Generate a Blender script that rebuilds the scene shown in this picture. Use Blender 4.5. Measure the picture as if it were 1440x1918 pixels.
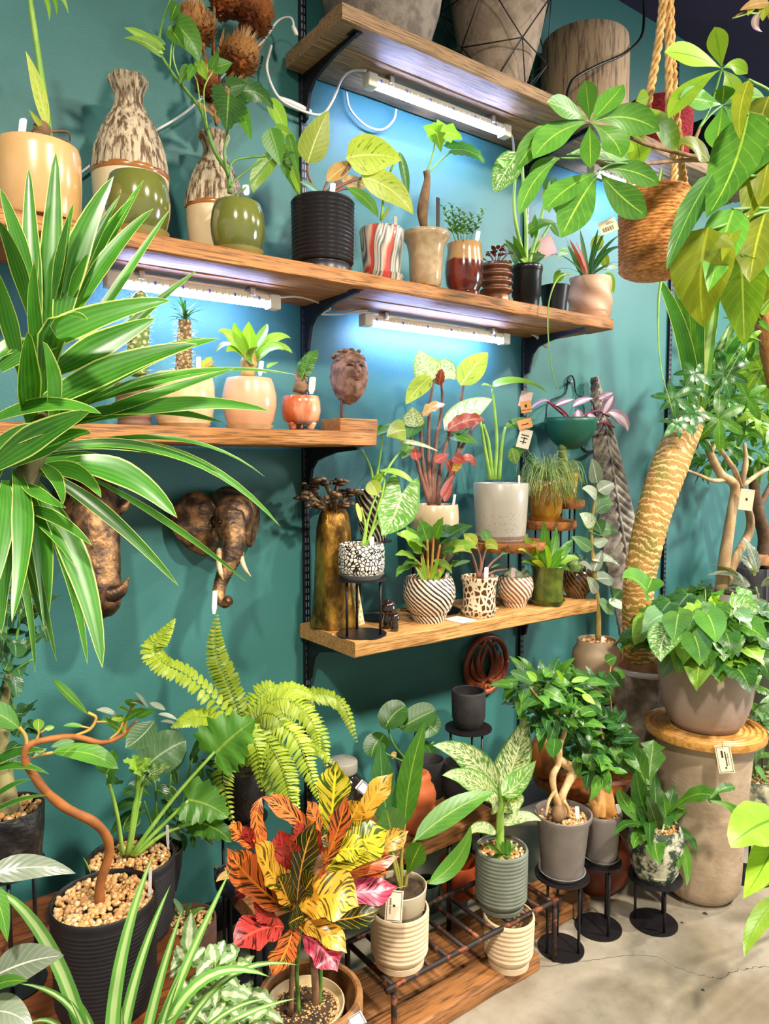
import bpy, math, random
from mathutils import Vector, Matrix, noise

for o in list(bpy.data.objects): bpy.data.objects.remove(o)
scene = bpy.context.scene
col = scene.collection
R = random.Random(7)
V = Vector
PI = math.pi

# ------------------------------------------------------------------ camera
F, D, H = 1380.0, 2.10, 1.47            # focal length in px of a 1440 px wide frame, distance to wall, eye height
TH, PT = math.radians(36.6), math.radians(4.02)
FW = V((math.sin(TH)*math.cos(PT), math.cos(TH)*math.cos(PT), -math.sin(PT)))
RT = V((math.cos(TH), -math.sin(TH), 0)); UP = RT.cross(FW); CAM = V((0, -D, H))
cd = bpy.data.cameras.new('camera'); cam = bpy.data.objects.new('camera', cd); col.objects.link(cam)
cam.matrix_world = Matrix(((RT.x, UP.x, -FW.x, CAM.x), (RT.y, UP.y, -FW.y, CAM.y), (RT.z, UP.z, -FW.z, CAM.z), (0, 0, 0, 1)))
cd.sensor_fit = 'HORIZONTAL'; cd.sensor_width = 36; cd.lens = 36*F/1440; cd.clip_start = 0.02
scene.camera = cam

# ------------------------------------------------------------------ world, lights, exposure
w = bpy.data.worlds.new('shop_ambient'); scene.world = w; w.use_nodes = True
w.node_tree.nodes['Background'].inputs[0].default_value = (1.0, 0.96, 0.90, 1)
w.node_tree.nodes['Background'].inputs[1].default_value = 0.52
def area(name, loc, target, size, power, colr):
    l = bpy.data.lights.new(name, 'AREA'); l.shape = 'DISK'; l.size = size; l.energy = power; l.spread = math.radians(105 if size < 1 else 180); l.color = colr
    o = bpy.data.objects.new(name, l); col.objects.link(o); o.location = loc
    o.rotation_euler = (V(target)-V(loc)).to_track_quat('-Z', 'Y').to_euler()
area('shop_ceiling_light', (-0.6, -2.5, 3.35), (0.5, -0.5, 0.2), 0.22, 34, (1, 0.91, 0.78))
area('shop_ceiling_light.001', (1.3, -2.9, 3.35), (1.5, -0.6, 0.1), 0.22, 46, (1, 0.9, 0.76))
area('shop_ceiling_light.002', (3.2, -2.7, 3.35), (2.4, -0.6, 0.2), 0.22, 44, (1, 0.92, 0.8))
area('right_wall_fill_light', (4.6, -1.7, 3.35), (3.0, -0.2, 0.9), 0.22, 36, (1, 0.94, 0.86))  # unseen fill lamp, added to brighten the right part of the wall
area('shop_front_window', (5.8, -3.6, 1.7), (2.4, -0.8, 0.8), 1.6, 90, (0.86, 0.93, 1.0))
scene.view_settings.view_transform = 'Standard'
scene.view_settings.look = 'None'
scene.view_settings.exposure = 0.18
scene.view_settings.gamma = 1.0
scene.view_settings.use_curve_mapping = False

# ------------------------------------------------------------------ measuring helpers (photo coordinates -> metres)
def ray(x, y): return FW + RT*((x-720)/F) - UP*((y-959)/F)
def P(x, y, d):                     # the point at distance d in front of the wall
    r = ray(x, y); return CAM + r*((D-d)/r.y)
def PZ(x, y, z):                    # the point at height z
    r = ray(x, y); return CAM + r*((z-H)/r.z)
def S(x, d, z):                     # standing at height z, d in front of the wall
    u = (x-720)/F; a = D-d; b = z-H
    return V(((u*(a*FW.y+b*FW.z)-a*RT.y)/(RT.x-u*FW.x), -d, z))
def K(p): return (V(p)-CAM).dot(FW)/F   # metres per photo pixel there

# ------------------------------------------------------------------ materials
def srgb(h):
    h = h.lstrip('#'); c = [int(h[i:i+2], 16)/255 for i in (0, 2, 4)]
    return tuple(((v/12.92) if v <= .04045 else ((v+.055)/1.055)**2.4) for v in c) + (1,)
class N:
    def __init__(s, name):
        s.m = bpy.data.materials.new(name); s.m.use_nodes = True; s.t = s.m.node_tree
        s.b = s.t.nodes['Principled BSDF']; s.o = s.t.nodes['Material Output']
    def n(s, typ, **kw):
        x = s.t.nodes.new('ShaderNode'+typ)
        for k, v in kw.items(): setattr(x, k, v)
        return x
    def l(s, a, b): s.t.links.new(a, b)
    def put(s, sock, v):
        if hasattr(v, 'is_linked'): s.l(v, sock)
        else: sock.default_value = v
    def math(s, op, a, b=0.0, c=None, clamp=False):
        x = s.n('Math', operation=op); x.use_clamp = clamp
        s.put(x.inputs[0], a); s.put(x.inputs[1], b)
        if c is not None: s.put(x.inputs[2], c)
        return x.outputs[0]
    def mix(s, f, a, b, typ='MIX'):
        x = s.n('Mix', data_type='RGBA', blend_type=typ)
        s.put(x.inputs[0], f); s.put(x.inputs[6], a); s.put(x.inputs[7], b); return x.outputs[2]
    def sm(s, v, a, b):
        x = s.n('MapRange', interpolation_type='SMOOTHSTEP'); s.put(x.inputs[0], v)
        x.inputs[1].default_value = a; x.inputs[2].default_value = b; return x.outputs[0]
    def coord(s, scale=(1, 1, 1), kind='Object'):
        t = s.n('TexCoord'); mp = s.n('Mapping'); mp.inputs[3].default_value = scale
        s.l(t.outputs[kind], mp.inputs[0]); return mp.outputs[0]
    def noise(s, sc, scale=(1, 1, 1), detail=4, rough=.55, kind='Object', dist=0):
        x = s.n('TexNoise'); x.inputs['Scale'].default_value = sc; x.inputs['Detail'].default_value = detail
        x.inputs['Roughness'].default_value = rough; x.inputs['Distortion'].default_value = dist
        s.l(s.coord(scale, kind), x.inputs['Vector']); return x.outputs[0]
    def voro(s, sc, scale=(1, 1, 1), feat='F1', kind='Object'):
        x = s.n('TexVoronoi', feature=feat); x.inputs['Scale'].default_value = sc
        s.l(s.coord(scale, kind), x.inputs['Vector']); return x.outputs[0]
    def bump(s, h, st, dist=.01):
        x = s.n('Bump'); x.inputs['Strength'].default_value = st; x.inputs['Distance'].default_value = dist
        s.l(h, x.inputs['Height']); s.l(x.outputs[0], s.b.inputs['Normal'])
    def fin(s, c, rough=.5, metal=0, coat=0, spec=.5):
        s.put(s.b.inputs['Base Color'], c); s.put(s.b.inputs['Roughness'], rough); s.put(s.b.inputs['Metallic'], metal)
        s.b.inputs['Coat Weight'].default_value = coat; s.b.inputs['Coat Roughness'].default_value = .06
        s.b.inputs['Specular IOR Level'].default_value = spec
        return s.m
MATS = {}
def mat(c1, c2=None, sc=8, stretch=(1, 1, 1), rough=.5, metal=0, bump=0, coat=0, lo=.35, hi=.65, bsc=None, spec=.5):
    key = (c1, c2, sc, stretch, rough, metal, bump, coat, lo, hi, bsc, spec)
    if key in MATS: return MATS[key]
    n = N('surface_'+c1.strip('#'))
    if c2:
        v = n.noise(sc, stretch); c = n.mix(n.sm(v, lo, hi), srgb(c1), srgb(c2))
        if bump: n.bump(n.noise(bsc, stretch) if bsc else v, bump)
    else:
        c = srgb(c1)
        if bump: n.bump(n.noise(bsc or sc, stretch), bump)
    MATS[key] = n.fin(c, rough, metal, coat, spec); return MATS[key]
def leafm(name, c1, c2, vein='#b9d45a', edge=None, pat=None, pc='#e9edc0', transl=.32, rough=.36, nv=9, vs=.35, mid=.07, psc=9, plo=.45, phi=.55):
    n = N('leaf_'+name)
    uv = n.n('UVMap'); sp = n.n('SeparateXYZ'); n.l(uv.outputs[0], sp.inputs[0])
    u = n.math('ABSOLUTE', n.math('SUBTRACT', n.math('MULTIPLY', sp.outputs[0], 2.0), 1.0)); v = sp.outputs[1]
    oi = n.n('ObjectInfo')
    c = n.mix(n.sm(n.noise(14, kind='Object', detail=3), .3, .7), srgb(c1), srgb(c2))
    c = n.mix(n.math('MULTIPLY', oi.outputs['Random'], .55), c, srgb(c2)); hs = n.n('HueSaturation'); hs.inputs['Saturation'].default_value = .96; n.l(n.math('ADD', n.math('MULTIPLY', oi.outputs['Random'], .5), .66), hs.inputs['Value']); n.l(c, hs.inputs['Color']); c = hs.outputs[0]
    # coordinate that runs along the side veins
    sv = n.math('ADD', n.math('MULTIPLY', v, float(nv)), n.math('MULTIPLY', u, -2.2))
    fr = n.math('ABSOLUTE', n.math('SUBTRACT', n.math('FRACT', sv), .5))
    if pat in ('blotch', 'croton'):
        cmb = n.n('CombineXYZ'); n.l(n.math('MULTIPLY', sv, 1.7 if pat == 'blotch' else 2.0), cmb.inputs[0]); n.l(n.math('MULTIPLY', sp.outputs[0], 3.0 if pat == 'blotch' else 1.6), cmb.inputs[1])
        n.l(n.math('MULTIPLY', oi.outputs['Random'], 31.0), cmb.inputs[2])
        nz = n.n('TexNoise'); nz.inputs['Scale'].default_value = psc*.25; nz.inputs['Detail'].default_value = 4; n.l(cmb.outputs[0], nz.inputs['Vector'])
        m = n.sm(nz.outputs[0], plo, phi)
        if pat == 'croton': m = n.math('MULTIPLY', m, n.math('MULTIPLY', n.sm(u, .03, .12), n.sm(fr, .04, .14)))
        if pat == 'blotch':
            m = n.math('MULTIPLY', m, n.sm(u, .97, .75))
        c = n.mix(m, c, srgb(pc))
    if pat == 'stripe':
        c = n.mix(n.sm(n.math('ADD', u, n.math('MULTIPLY', n.math('SUBTRACT', n.noise(9, (1, 1, 1)), .5), .3)), .5, .3), c, srgb(pc))
    if pat == 'lines':
        c = n.mix(n.math('MULTIPLY', n.sm(n.math('ABSOLUTE', n.math('SUBTRACT', n.math('FRACT', n.math('MULTIPLY', u, 2.6)), .5)), .3, .12), .18), c, srgb(pc))
    if vs: c = n.mix(n.math('MULTIPLY', n.sm(fr, .07, .0), vs), c, srgb(vein))
    if mid: c = n.mix(n.sm(u, mid, mid*.3), c, srgb(vein))
    if edge: c = n.mix(n.sm(u, .87, .93), c, srgb(edge))
    hgt = n.math('ADD', fr, n.math('MULTIPLY', n.sm(u, 0, .12), .6))
    if nv: n.bump(hgt, .1, .003)
    m = n.fin(c, rough, 0, 0, .5)
    if transl:
        tr = n.n('BsdfTranslucent'); n.l(n.mix(1.0, c, srgb('#ffff7a'), 'MULTIPLY'), tr.inputs[0]); ms = n.n('MixShader'); ms.inputs[0].default_value = transl
        n.l(n.b.outputs[0], ms.inputs[1]); n.l(tr.outputs[0], ms.inputs[2]); n.l(ms.outputs[0], n.o.inputs[0])
    return m
def woodm(c1, c2, c3, sc=(2.2, 48, 48), bump=.35, rough=.6):
    n = N('wood_'+c1.strip('#'))
    oi = n.n('ObjectInfo'); mp = n.coord(sc)
    ad = n.n('VectorMath', operation='ADD'); n.l(mp, ad.inputs[0]); n.l(oi.outputs['Random'], ad.inputs[1])
    a = n.n('TexNoise'); a.inputs['Scale'].default_value = 1.6; a.inputs['Detail'].default_value = 8; a.inputs['Roughness'].default_value = .62; a.inputs['Distortion'].default_value = .6
    n.l(ad.outputs[0], a.inputs['Vector'])
    g = n.n('TexNoise'); g.inputs['Scale'].default_value = 5.5; g.inputs['Detail'].default_value = 6; n.l(ad.outputs[0], g.inputs['Vector'])
    c = n.mix(n.sm(a.outputs[0], .3, .68), srgb(c1), srgb(c2))
    c = n.mix(n.math('MULTIPLY', n.sm(g.outputs[0], .48, .64), .85), c, srgb(c3))
    n.bump(g.outputs[0], bump, .006)
    return n.fin(c, rough)
def emis(c, s):
    n = N('led_light'); n.b.inputs['Emission Color'].default_value = srgb(c); n.b.inputs['Emission Strength'].default_value = s
    return n.fin(srgb(c), .5)

# ------------------------------------------------------------------ objects
NONE = object()
def thing(name, label, cat, loc, group=None):
    o = bpy.data.objects.new(name, None); col.objects.link(o); o.empty_display_size = .02
    o.location = loc; o['label'] = label; o['category'] = cat
    if group: o['group'] = group
    return o
def root_loc(o):
    while o.parent: o = o.parent
    return o.location.copy()
def tomesh(name, g, m, smooth=True, off=None):
    vs, fs = g[0], g[1]; uvs = g[2] if len(g) > 2 else None
    if off is not None: vs = [V(v)-off for v in vs]
    me = bpy.data.meshes.new(name); me.from_pydata([tuple(v) for v in vs], [], fs)
    if uvs:
        l = me.uv_layers.new(name='UVMap'); fl = []
        for p in me.polygons:
            for vi in p.vertices: fl += uvs[vi]
        l.data.foreach_set('uv', fl)
    if smooth: me.polygons.foreach_set('use_smooth', [True]*len(me.polygons))
    if m: me.materials.append(m)
    me.update(); return me
def part(par, name, g, m, smooth=True, label=None, kind=None, sharp=None):
    off = root_loc(par)
    me = tomesh(name, g, m, smooth, off); o = bpy.data.objects.new(name, me); col.objects.link(o); o.parent = par
    if sharp: me.set_sharp_from_angle(angle=math.radians(sharp))
    if label: o['label'] = label
    if kind: o['kind'] = kind
    return o
def solo(name, g, m, label, cat, loc, smooth=True, group=None, sharp=None):      # a thing that is one mesh
    loc = V(loc); me = tomesh(name, g, m, smooth, loc); o = bpy.data.objects.new(name, me); col.objects.link(o); o.location = loc
    if sharp: me.set_sharp_from_angle(angle=math.radians(sharp))
    o['label'] = label; o['category'] = cat
    if group: o['group'] = group
    return o
def struct(name, g, m, smooth=False):
    me = tomesh(name, g, m, smooth); o = bpy.data.objects.new(name, me); col.objects.link(o); o['kind'] = 'structure'; return o
def join(*gs):
    vs, fs, uv = [], [], []; hasuv = all(len(g) > 2 for g in gs)
    for g in gs:
        b = len(vs); vs += list(g[0]); fs += [tuple(i+b for i in f) for f in g[1]]
        if hasuv: uv += list(g[2])
    return (vs, fs, uv) if hasuv else (vs, fs)
def xform(g, M): return (([M @ V(v) for v in g[0]],) + tuple(g[1:]))

# ------------------------------------------------------------------ shapes
def box(x0, x1, y0, y1, z0, z1, bev=0):
    if bev <= 0:
        vs = [V((x, y, z)) for z in (z0, z1) for y in (y0, y1) for x in (x0, x1)]
        return vs, [(0, 2, 3, 1), (4, 5, 7, 6), (0, 1, 5, 4), (2, 6, 7, 3), (0, 4, 6, 2), (1, 3, 7, 5)]
    import bmesh
    bm = bmesh.new(); bmesh.ops.create_cube(bm, size=1)
    for v in bm.verts: v.co = V(((x0+x1)/2+v.co.x*(x1-x0), (y0+y1)/2+v.co.y*(y1-y0), (z0+z1)/2+v.co.z*(z1-z0)))
    bmesh.ops.bevel(bm, geom=bm.edges[:], offset=bev, segments=2, affect='EDGES', profile=.6)
    bm.verts.index_update(); g = ([v.co.copy() for v in bm.verts], [tuple(v.index for v in f.verts) for f in bm.faces]); bm.free(); return g
def rough_board(x0, x1, y0, y1, z0, z1, seed=0, n=24, j=.0022):
    # a sawn board: bevelled section, slightly wandering edges
    b = .004; sec = [(y0+b, z0), (y1-b, z0), (y1, z0+b), (y1, z1-b), (y1-b, z1), (y0+b, z1), (y0, z1-b), (y0, z0+b)]
    vs, fs = [], []
    for i in range(n+1):
        x = x0+(x1-x0)*i/n
        for k, (y, z) in enumerate(sec):
            q = noise.noise_vector(V((x*5+seed*7.1, k*1.7, seed)))*j
            vs.append(V((x, y+q.y, z+q.z)))
    for i in range(n):
        for k in range(8):
            a = i*8+k; b2 = i*8+(k+1) % 8; fs.append((a, b2, b2+8, a+8))
    fs.append(tuple(range(7, -1, -1))); fs.append(tuple(n*8+k for k in range(8)))
    return vs, fs
def lathe(o, prof, seg=36, fr=None, caps=True, ang=None):
    o = V(o); vs, fs, uv = [], [], []; n = len(prof)
    for i, (r, z) in enumerate(prof):
        for k in range(seg):
            a = 2*PI*k/seg; rr = r
            if fr and r > .002: rr = r+fr(a, z, i/(n-1))
            vs.append(o+V((rr*math.cos(a), rr*math.sin(a), z))); uv.append((k/seg, i/(n-1)))
    for i in range(n-1):
        for k in range(seg):
            a = i*seg+k; b = i*seg+(k+1) % seg; fs.append((a, b, b+seg, a+seg))
    if caps:
        fs.append(tuple(range(seg-1, -1, -1))); fs.append(tuple((n-1)*seg+k for k in range(seg)))
    return vs, fs, uv
def curve(pts, n):
    pts = [V(p) for p in pts]
    if len(pts) == 2: return [pts[0].lerp(pts[1], i/n) for i in range(n+1)]
    q = [pts[0]*2-pts[1]]+pts+[pts[-1]*2-pts[-2]]; out = []; m = len(pts)-1
    for i in range(n+1):
        t = i/n*m; k = min(int(t), m-1); t -= k
        a, b, c, d = q[k:k+4]
        out.append(.5*((2*b)+(c-a)*t+(2*a-5*b+4*c-d)*t*t+(3*b-a-3*c+d)*t**3))
    return out
def lerpl(l, t):
    if len(l) == 1: return l[0]
    x = t*(len(l)-1); k = min(int(x), len(l)-2); return l[k]+(l[k+1]-l[k])*(x-k)
def tube(pts, rad, seg=8, n=None, fr=None, flat=1):
    if not isinstance(rad, (list, tuple)): rad = [rad]
    n = n or max(2, 5*(len(pts)-1)); c = curve(pts, n); vs, fs, uv = [], [], []
    t0 = (c[1]-c[0]).normalized(); nr = t0.orthogonal().normalized()
    for i, p in enumerate(c):
        t = (c[min(i+1, n)]-c[max(i-1, 0)]).normalized(); nr = (nr-t*nr.dot(t)).normalized(); bn = t.cross(nr)
        r = lerpl(rad, i/n)
        for k in range(seg):
            a = 2*PI*k/seg; rr = r+(fr(a, i/n)*r if fr else 0)
            vs.append(p+nr*(rr*math.cos(a))+bn*(rr*flat*math.sin(a))); uv.append((k/seg, i/n))
    for i in range(n):
        for k in range(seg):
            a = i*seg+k; b = i*seg+(k+1) % seg; fs.append((a, b, b+seg, a+seg))
    fs.append(tuple(range(seg-1, -1, -1))); fs.append(tuple(n*seg+k for k in range(seg)))
    return vs, fs, uv
def ball(o, rx, ry=None, rz=None, seg=12, rings=8, fn=None):
    ry = ry or rx; rz = rz or rx; o = V(o); vs = [o+V((0, 0, -rz))]; fs = []
    for i in range(1, rings):
        f = -PI/2+PI*i/rings
        for k in range(seg):
            a = 2*PI*k/seg; vs.append(o+V((rx*math.cos(f)*math.cos(a), ry*math.cos(f)*math.sin(a), rz*math.sin(f))))
    vs.append(o+V((0, 0, rz)))
    for k in range(seg): fs.append((0, 1+(k+1) % seg, 1+k))
    for i in range(rings-2):
        for k in range(seg):
            a = 1+i*seg+k; b = 1+i*seg+(k+1) % seg; fs.append((a, b, b+seg, a+seg))
    t = len(vs)-1; b = 1+(rings-2)*seg
    for k in range(seg): fs.append((b+k, b+(k+1) % seg, t))
    if fn: vs = [fn(v) for v in vs]
    return vs, fs
def slab(poly, o, ex, ey, ez, th):      # flat outline (x,y) extruded by th along ez
    o = V(o); n = len(poly); vs = [o+ex*x+ey*y for x, y in poly]+[o+ex*x+ey*y+ez*th for x, y in poly]
    return vs, [tuple(range(n-1, -1, -1)), tuple(range(n, 2*n))]+[(i, (i+1) % n, (i+1) % n+n, i+n) for i in range(n)]

# ------------------------------------------------------------------ leaves
def cont(kind, n=12):
    o = []
    def simple(f):
        for i in range(n+1):
            t = i/n; o.append((t, t, max(0.0, f(t))))
    if kind == 'strap': simple(lambda t: (.55+.45*min(1, t/.2))*max(0, 1-t**3.2)**.9)
    elif kind == 'drac': simple(lambda t: (.35+.65*math.sin(min(1, t/.5)*PI/2))*max(0, 1-t)**.62*1.25 if t > .45 else (.35+.65*math.sin(min(1, t/.5)*PI/2))*.86)
    elif kind == 'lance': simple(lambda t: math.sin(PI*t**.75)**.9)
    elif kind == 'ellip': simple(lambda t: math.sin(PI*t)**.72)
    elif kind == 'ovate': simple(lambda t: math.sin(PI*t**.62)**.85)
    elif kind == 'obov': simple(lambda t: math.sin(PI*t**1.5)**.85)
    elif kind == 'tipped': simple(lambda t: (math.sin(PI*min(1, t/.92)**.8)**.8 if t < .9 else .2*(1-t)/.1+.05*(t < 1)))
    elif kind == 'fiddle':
        ks = [.06, .28, .55, .74, .82, .8, .76, .8, .9, 1, .98, .84, .55, .2, 0]; n = 15
        simple(lambda t: lerpl(ks, t))
    elif kind == 'heart':
        for m, s, ww in [(0, 0, 0), (0, -.1, .16), (0, -.16, .38), (.02, -.13, .62), (.06, -.02, .86), (.16, .12, 1), (.28, .28, .98), (.42, .44, .86), (.58, .62, .64), (.74, .78, .38), (.88, .91, .15), (1, 1, 0)]: o.append((m, s, ww))
    elif kind == 'arrow':
        for m, s, ww in [(0, 0, 0), (0, -.12, .12), (0, -.3, .34), (0, -.38, .56), (0, -.28, .74), (.04, -.08, .84), (.14, .1, .95), (.26, .27, 1), (.4, .44, .92), (.56, .62, .7), (.72, .78, .42), (.88, .92, .15), (1, 1, 0)]: o.append((m, s, ww))
    elif kind == 'selloum':
        for m, s, ww in [(0, 0, 0), (0, -.12, .2), (0, -.2, .5), (0, -.1, .62), (.02, -.08, .9), (.06, .03, .82), (.1, .1, 1), (.18, .2, .8), (.26, .3, .98), (.36, .38, .74), (.46, .5, .84), (.56, .58, .56), (.66, .72, .6), (.76, .78, .34), (.88, .9, .25), (1, 1, 0)]: o.append((m, s, ww))
    elif kind == 'ivy':
        for m, s, ww in [(0, 0, 0), (0, -.1, .3), (0, -.02, .55), (.1, .06, 1), (.25, .3, .55), (.4, .48, .75), (.6, .6, .4), (.8, .82, .22), (1, 1, 0)]: o.append((m, s, ww))
    elif kind == 'round':
        for i in range(n+1):
            a = PI*i/n; o.append(((1-math.cos(a))/2, (1-math.cos(a))/2*1.06-.06, math.sin(a)))
    elif kind == 'wavy': simple(lambda t: math.sin(PI*t**.8)**.75*(1+.12*math.sin(t*26)))
    elif kind == 'antler':
        ks = [.12, .2, .3, .42, .55, .7, .85, 1, .95, .6, .9, .35, 0]
        simple(lambda t: lerpl(ks, t))
    return o
CONT = {}
def leafgeo(p0, p1, p2, W, kind='ellip', nrm=V((0, 0, 1)), fold=.15, wave=0, wf=3, nl=2, twist=0, ph=0):
    c = CONT.setdefault(kind, cont(kind)); p0, p1, p2 = V(p0), V(p1), V(p2); L = (p2-p0).length+1e-6
    def sp(s):
        if s < 0: return p0+(p1-p0).normalized()*s*L, (p1-p0).normalized()
        t = min(s, 1); a = p0.lerp(p1, t); b = p1.lerp(p2, t); return a.lerp(b, t), (b-a).normalized() if (b-a).length > 1e-9 else (p2-p0).normalized()
    vs, fs, uv = [], [], []; n = len(c)
    for i, (m, s, ww) in enumerate(c):
        p, t = sp(m); vs.append(p); uv.append((.5, m))
    for side in (-1, 1):
        b0 = len(vs)
        for i, (m, s, ww) in enumerate(c):
            for j in range(1, nl+1):
                f = j/nl; ss = m+(s-m)*f; p, t = sp(ss); nn = nrm
                if twist: nn = Matrix.Rotation(twist*ss, 3, t) @ nrm
                sd = t.cross(nn)
                if sd.length < 1e-4: sd = t.orthogonal()
                sd.normalize(); no = sd.cross(t).normalized(); wd = ww*f*W
                vs.append(p+sd*(side*wd)+no*(fold*wd+wave*W*math.sin(ss*wf*2*PI+side*.9+ph)*f*f*min(1, ww*2)))
                uv.append((.5+.5*side*f, ss))
        for i in range(n-1):
            for j in range(nl):
                a = i if j == 0 else b0+i*nl+j-1; b = i+1 if j == 0 else b0+(i+1)*nl+j-1
                cc = b0+(i+1)*nl+j; d = b0+i*nl+j
                fs.append((a, b, cc, d) if side > 0 else (a, d, cc, b))
    return vs, fs, uv
def q3(t, d):
    return P(t[0], t[1], t[2] if len(t) > 2 else d)
def leafpx(th, m, x0, y0, x1, y1, w, kind='ellip', d=.3, bx=0, by=0, dd=None, face=.55, fold=.15, wave=0, name='leaf', twist=0, wf=3, jit=.35, par=None, label=None):
    # one leaf measured on the photo: base, tip, full width, bow of the midrib; dd = how much nearer the tip is
    if dd is None: dd = R.uniform(-.03, .05)
    a, b = P(x0, y0, d), P(x1, y1, d+dd); mid = P((x0+x1)/2+bx, (y0+y1)/2+by, d+dd*.5)
    ctrl = mid*2-(a+b)*.5 if (bx or by) else mid+V((0, 0, .06*(b-a).length))
    tc = (CAM-mid).normalized(); nrm = (tc*face+V((0, 0, 1))*(1-face)+V((R.uniform(-1, 1), R.uniform(-1, 1), R.uniform(-1, 1)))*jit*.5).normalized()
    return part(par or th, name, leafgeo(a, ctrl, b, w/2*K(mid), kind, nrm, fold, wave, wf, 2, twist, R.uniform(0, 6)), m, label=label)
def leaves(th, m, lst, **kw):
    for t in lst:
        k = dict(kw)
        mm = m
        if len(t) > 5: k['bx'] = t[5]; k['by'] = t[6]
        if len(t) > 7 and t[7] is not None: k['dd'] = t[7]
        if len(t) > 8 and t[8] is not None: k['d'] = t[8]
        if len(t) > 9: k['kind'] = t[9]
        leafpx(th, R.choice(m) if isinstance(m, list) else m, *t[:5], **k)
def stem(th, m, pts, r, d=.3, name='stem', seg=8, n=None, fr=None, par=None):
    # pts (x,y[,d]) in photo px, r = radius (or list) in px
    w = [q3(t, d) for t in pts]; k = K(w[len(w)//2]); rr = [x*k for x in (r if isinstance(r, (list, tuple)) else [r])]
    return part(par or th, name, tube(w, rr, seg, n, fr), m)
LM = {}
def leaf_lib(key, m, kind, n=4, L=1.0, wr=.4, droop=.15, fold=.2, wave=.05):
    # a few shared unit leaves of one kind, lying along +Y
    if key not in LM:
        LM[key] = []
        for i in range(n):
            dr = droop*R.uniform(.4, 1.6)
            g = leafgeo((0, 0, 0), (0, .5*L, .5*dr), (0, L*.97, -dr*.6), wr*L/2, kind, V((0, 0, 1)), fold, wave, 3, 2 if kind in ('heart', 'ivy', 'selloum') else 1, R.uniform(-.4, .4), R.uniform(0, 6))
            LM[key].append(tomesh('leaf', g, m))
    return LM[key]
CNT = {}
def put_leaf(th, lib, pos, dirv, up, size, name='leaf', par=None):
    o = bpy.data.objects.new(name, R.choice(lib)); col.objects.link(o); o.parent = par or th
    y = V(dirv).normalized(); x = y.cross(V(up));
    if x.length < 1e-3: x = y.orthogonal()
    x.normalize(); z = x.cross(y); p = V(pos)-root_loc(th)
    o.matrix_local = Matrix(((x.x*size, y.x*size, z.x*size, p.x), (x.y*size, y.y*size, z.y*size, p.y), (x.z*size, y.z*size, z.z*size, p.z), (0, 0, 0, 1)))
    return o
def cluster(th, lib, blobs, size, out=.8, upb=.3, cam=.25, twigs=None, tm=None):
    # leaves spread through ellipsoid clumps: (cx, cy, rx, ry, d, depth, count)
    for cx, cy, rx, ry, d, dr, n in blobs:
        c = P(cx, cy, d); k = K(c)
        for i in range(n):
            while True:
                q = V((R.uniform(-1, 1), R.uniform(-1, 1), R.uniform(-1, 1)))
                if .25 < q.length < 1: break
            off = RT*(q.x*rx*k)+V((0, 0, 1))*(q.z*ry*k)+V((FW.x, FW.y, 0))*(q.y*dr)
            dirv = (off.normalized()*out+V((R.uniform(-1, 1), R.uniform(-1, 1), R.uniform(-1, .6)))*.6+V((0, 0, upb))).normalized()
            up = (V((0, 0, 1))+(CAM-c).normalized()*cam*2+V((R.uniform(-1, 1), R.uniform(-1, 1), R.uniform(-1, 1)))*.5)
            put_leaf(th, lib, c+off, dirv, up, size*k*R.uniform(.7, 1.25))
            if twigs and i % twigs == 0: part(th, 'twig', tube([c+off*.15, c+off*.6+V((0, 0, .004)), c+off], [.0022, .001], 5, 4), tm)

# ------------------------------------------------------------------ pots
def ribs(h0, h1, r0, r1, n, a, per=6):
    o = []
    for i in range(n*per+1):
        t = i/(n*per); o.append((r0+(r1-r0)*t+a*(math.sin(t*n*2*PI-PI/2)*.5+.5), h0+(h1-h0)*t))
    return o
def shell(prof, t, depth):           # outer profile -> outer + lip + inner wall down to depth below the rim
    top = prof[-1][1]; out = [(0.0005, prof[0][1])]+list(prof)
    r = prof[-1][0]; out += [(r-t*.25, top+t*.3), (r-t*.75, top+t*.3)]
    inner = [(max(.001, pr-t), pz) for pr, pz in reversed(prof) if pz > top-depth]
    out += inner; zb = top-depth; out += [(inner[-1][0], zb), (0.0005, zb)]
    return out
def pot(th, o, prof, m, k, t=3, depth=14, seg=40, fr=None, name='pot', par=None, label=None, sharp=45):
    # prof in photo px (radius, height above base)
    pr = [(r*k, h*k) for r, h in prof]
    f2 = (lambda a, z, u: fr(a, z/k)*k) if fr else None
    return part(par or th, name, lathe(o, shell(pr, t*k, depth*k), seg, f2, False), m, label=label, sharp=sharp)
def saucer(th, o, r, h, m, k, name='saucer', par=None):
    return part(par or th, name, lathe(o, [(.0005, 0), (r*.82*k, 0), (r*k, h*k), ((r-2)*k, h*k), (r*.8*k, 2*k), (.0005, 2*k)], 36, None, False), m, sharp=40)
def pebmat(*cs):
    n = N('pebbles'); g = n.n('NewGeometry'); rp = n.n('ValToRGB'); n.l(g.outputs['Random Per Island'], rp.inputs[0])
    e = rp.color_ramp.elements
    for i, c in enumerate(cs):
        x = e[i] if i < 2 else e.new(1); x.position = i/(len(cs)-1); x.color = srgb(c)
    return n.fin(n.mix(n.sm(n.noise(160), .35, .7), rp.outputs[0], srgb('#c99a5e')), .65)
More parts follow.
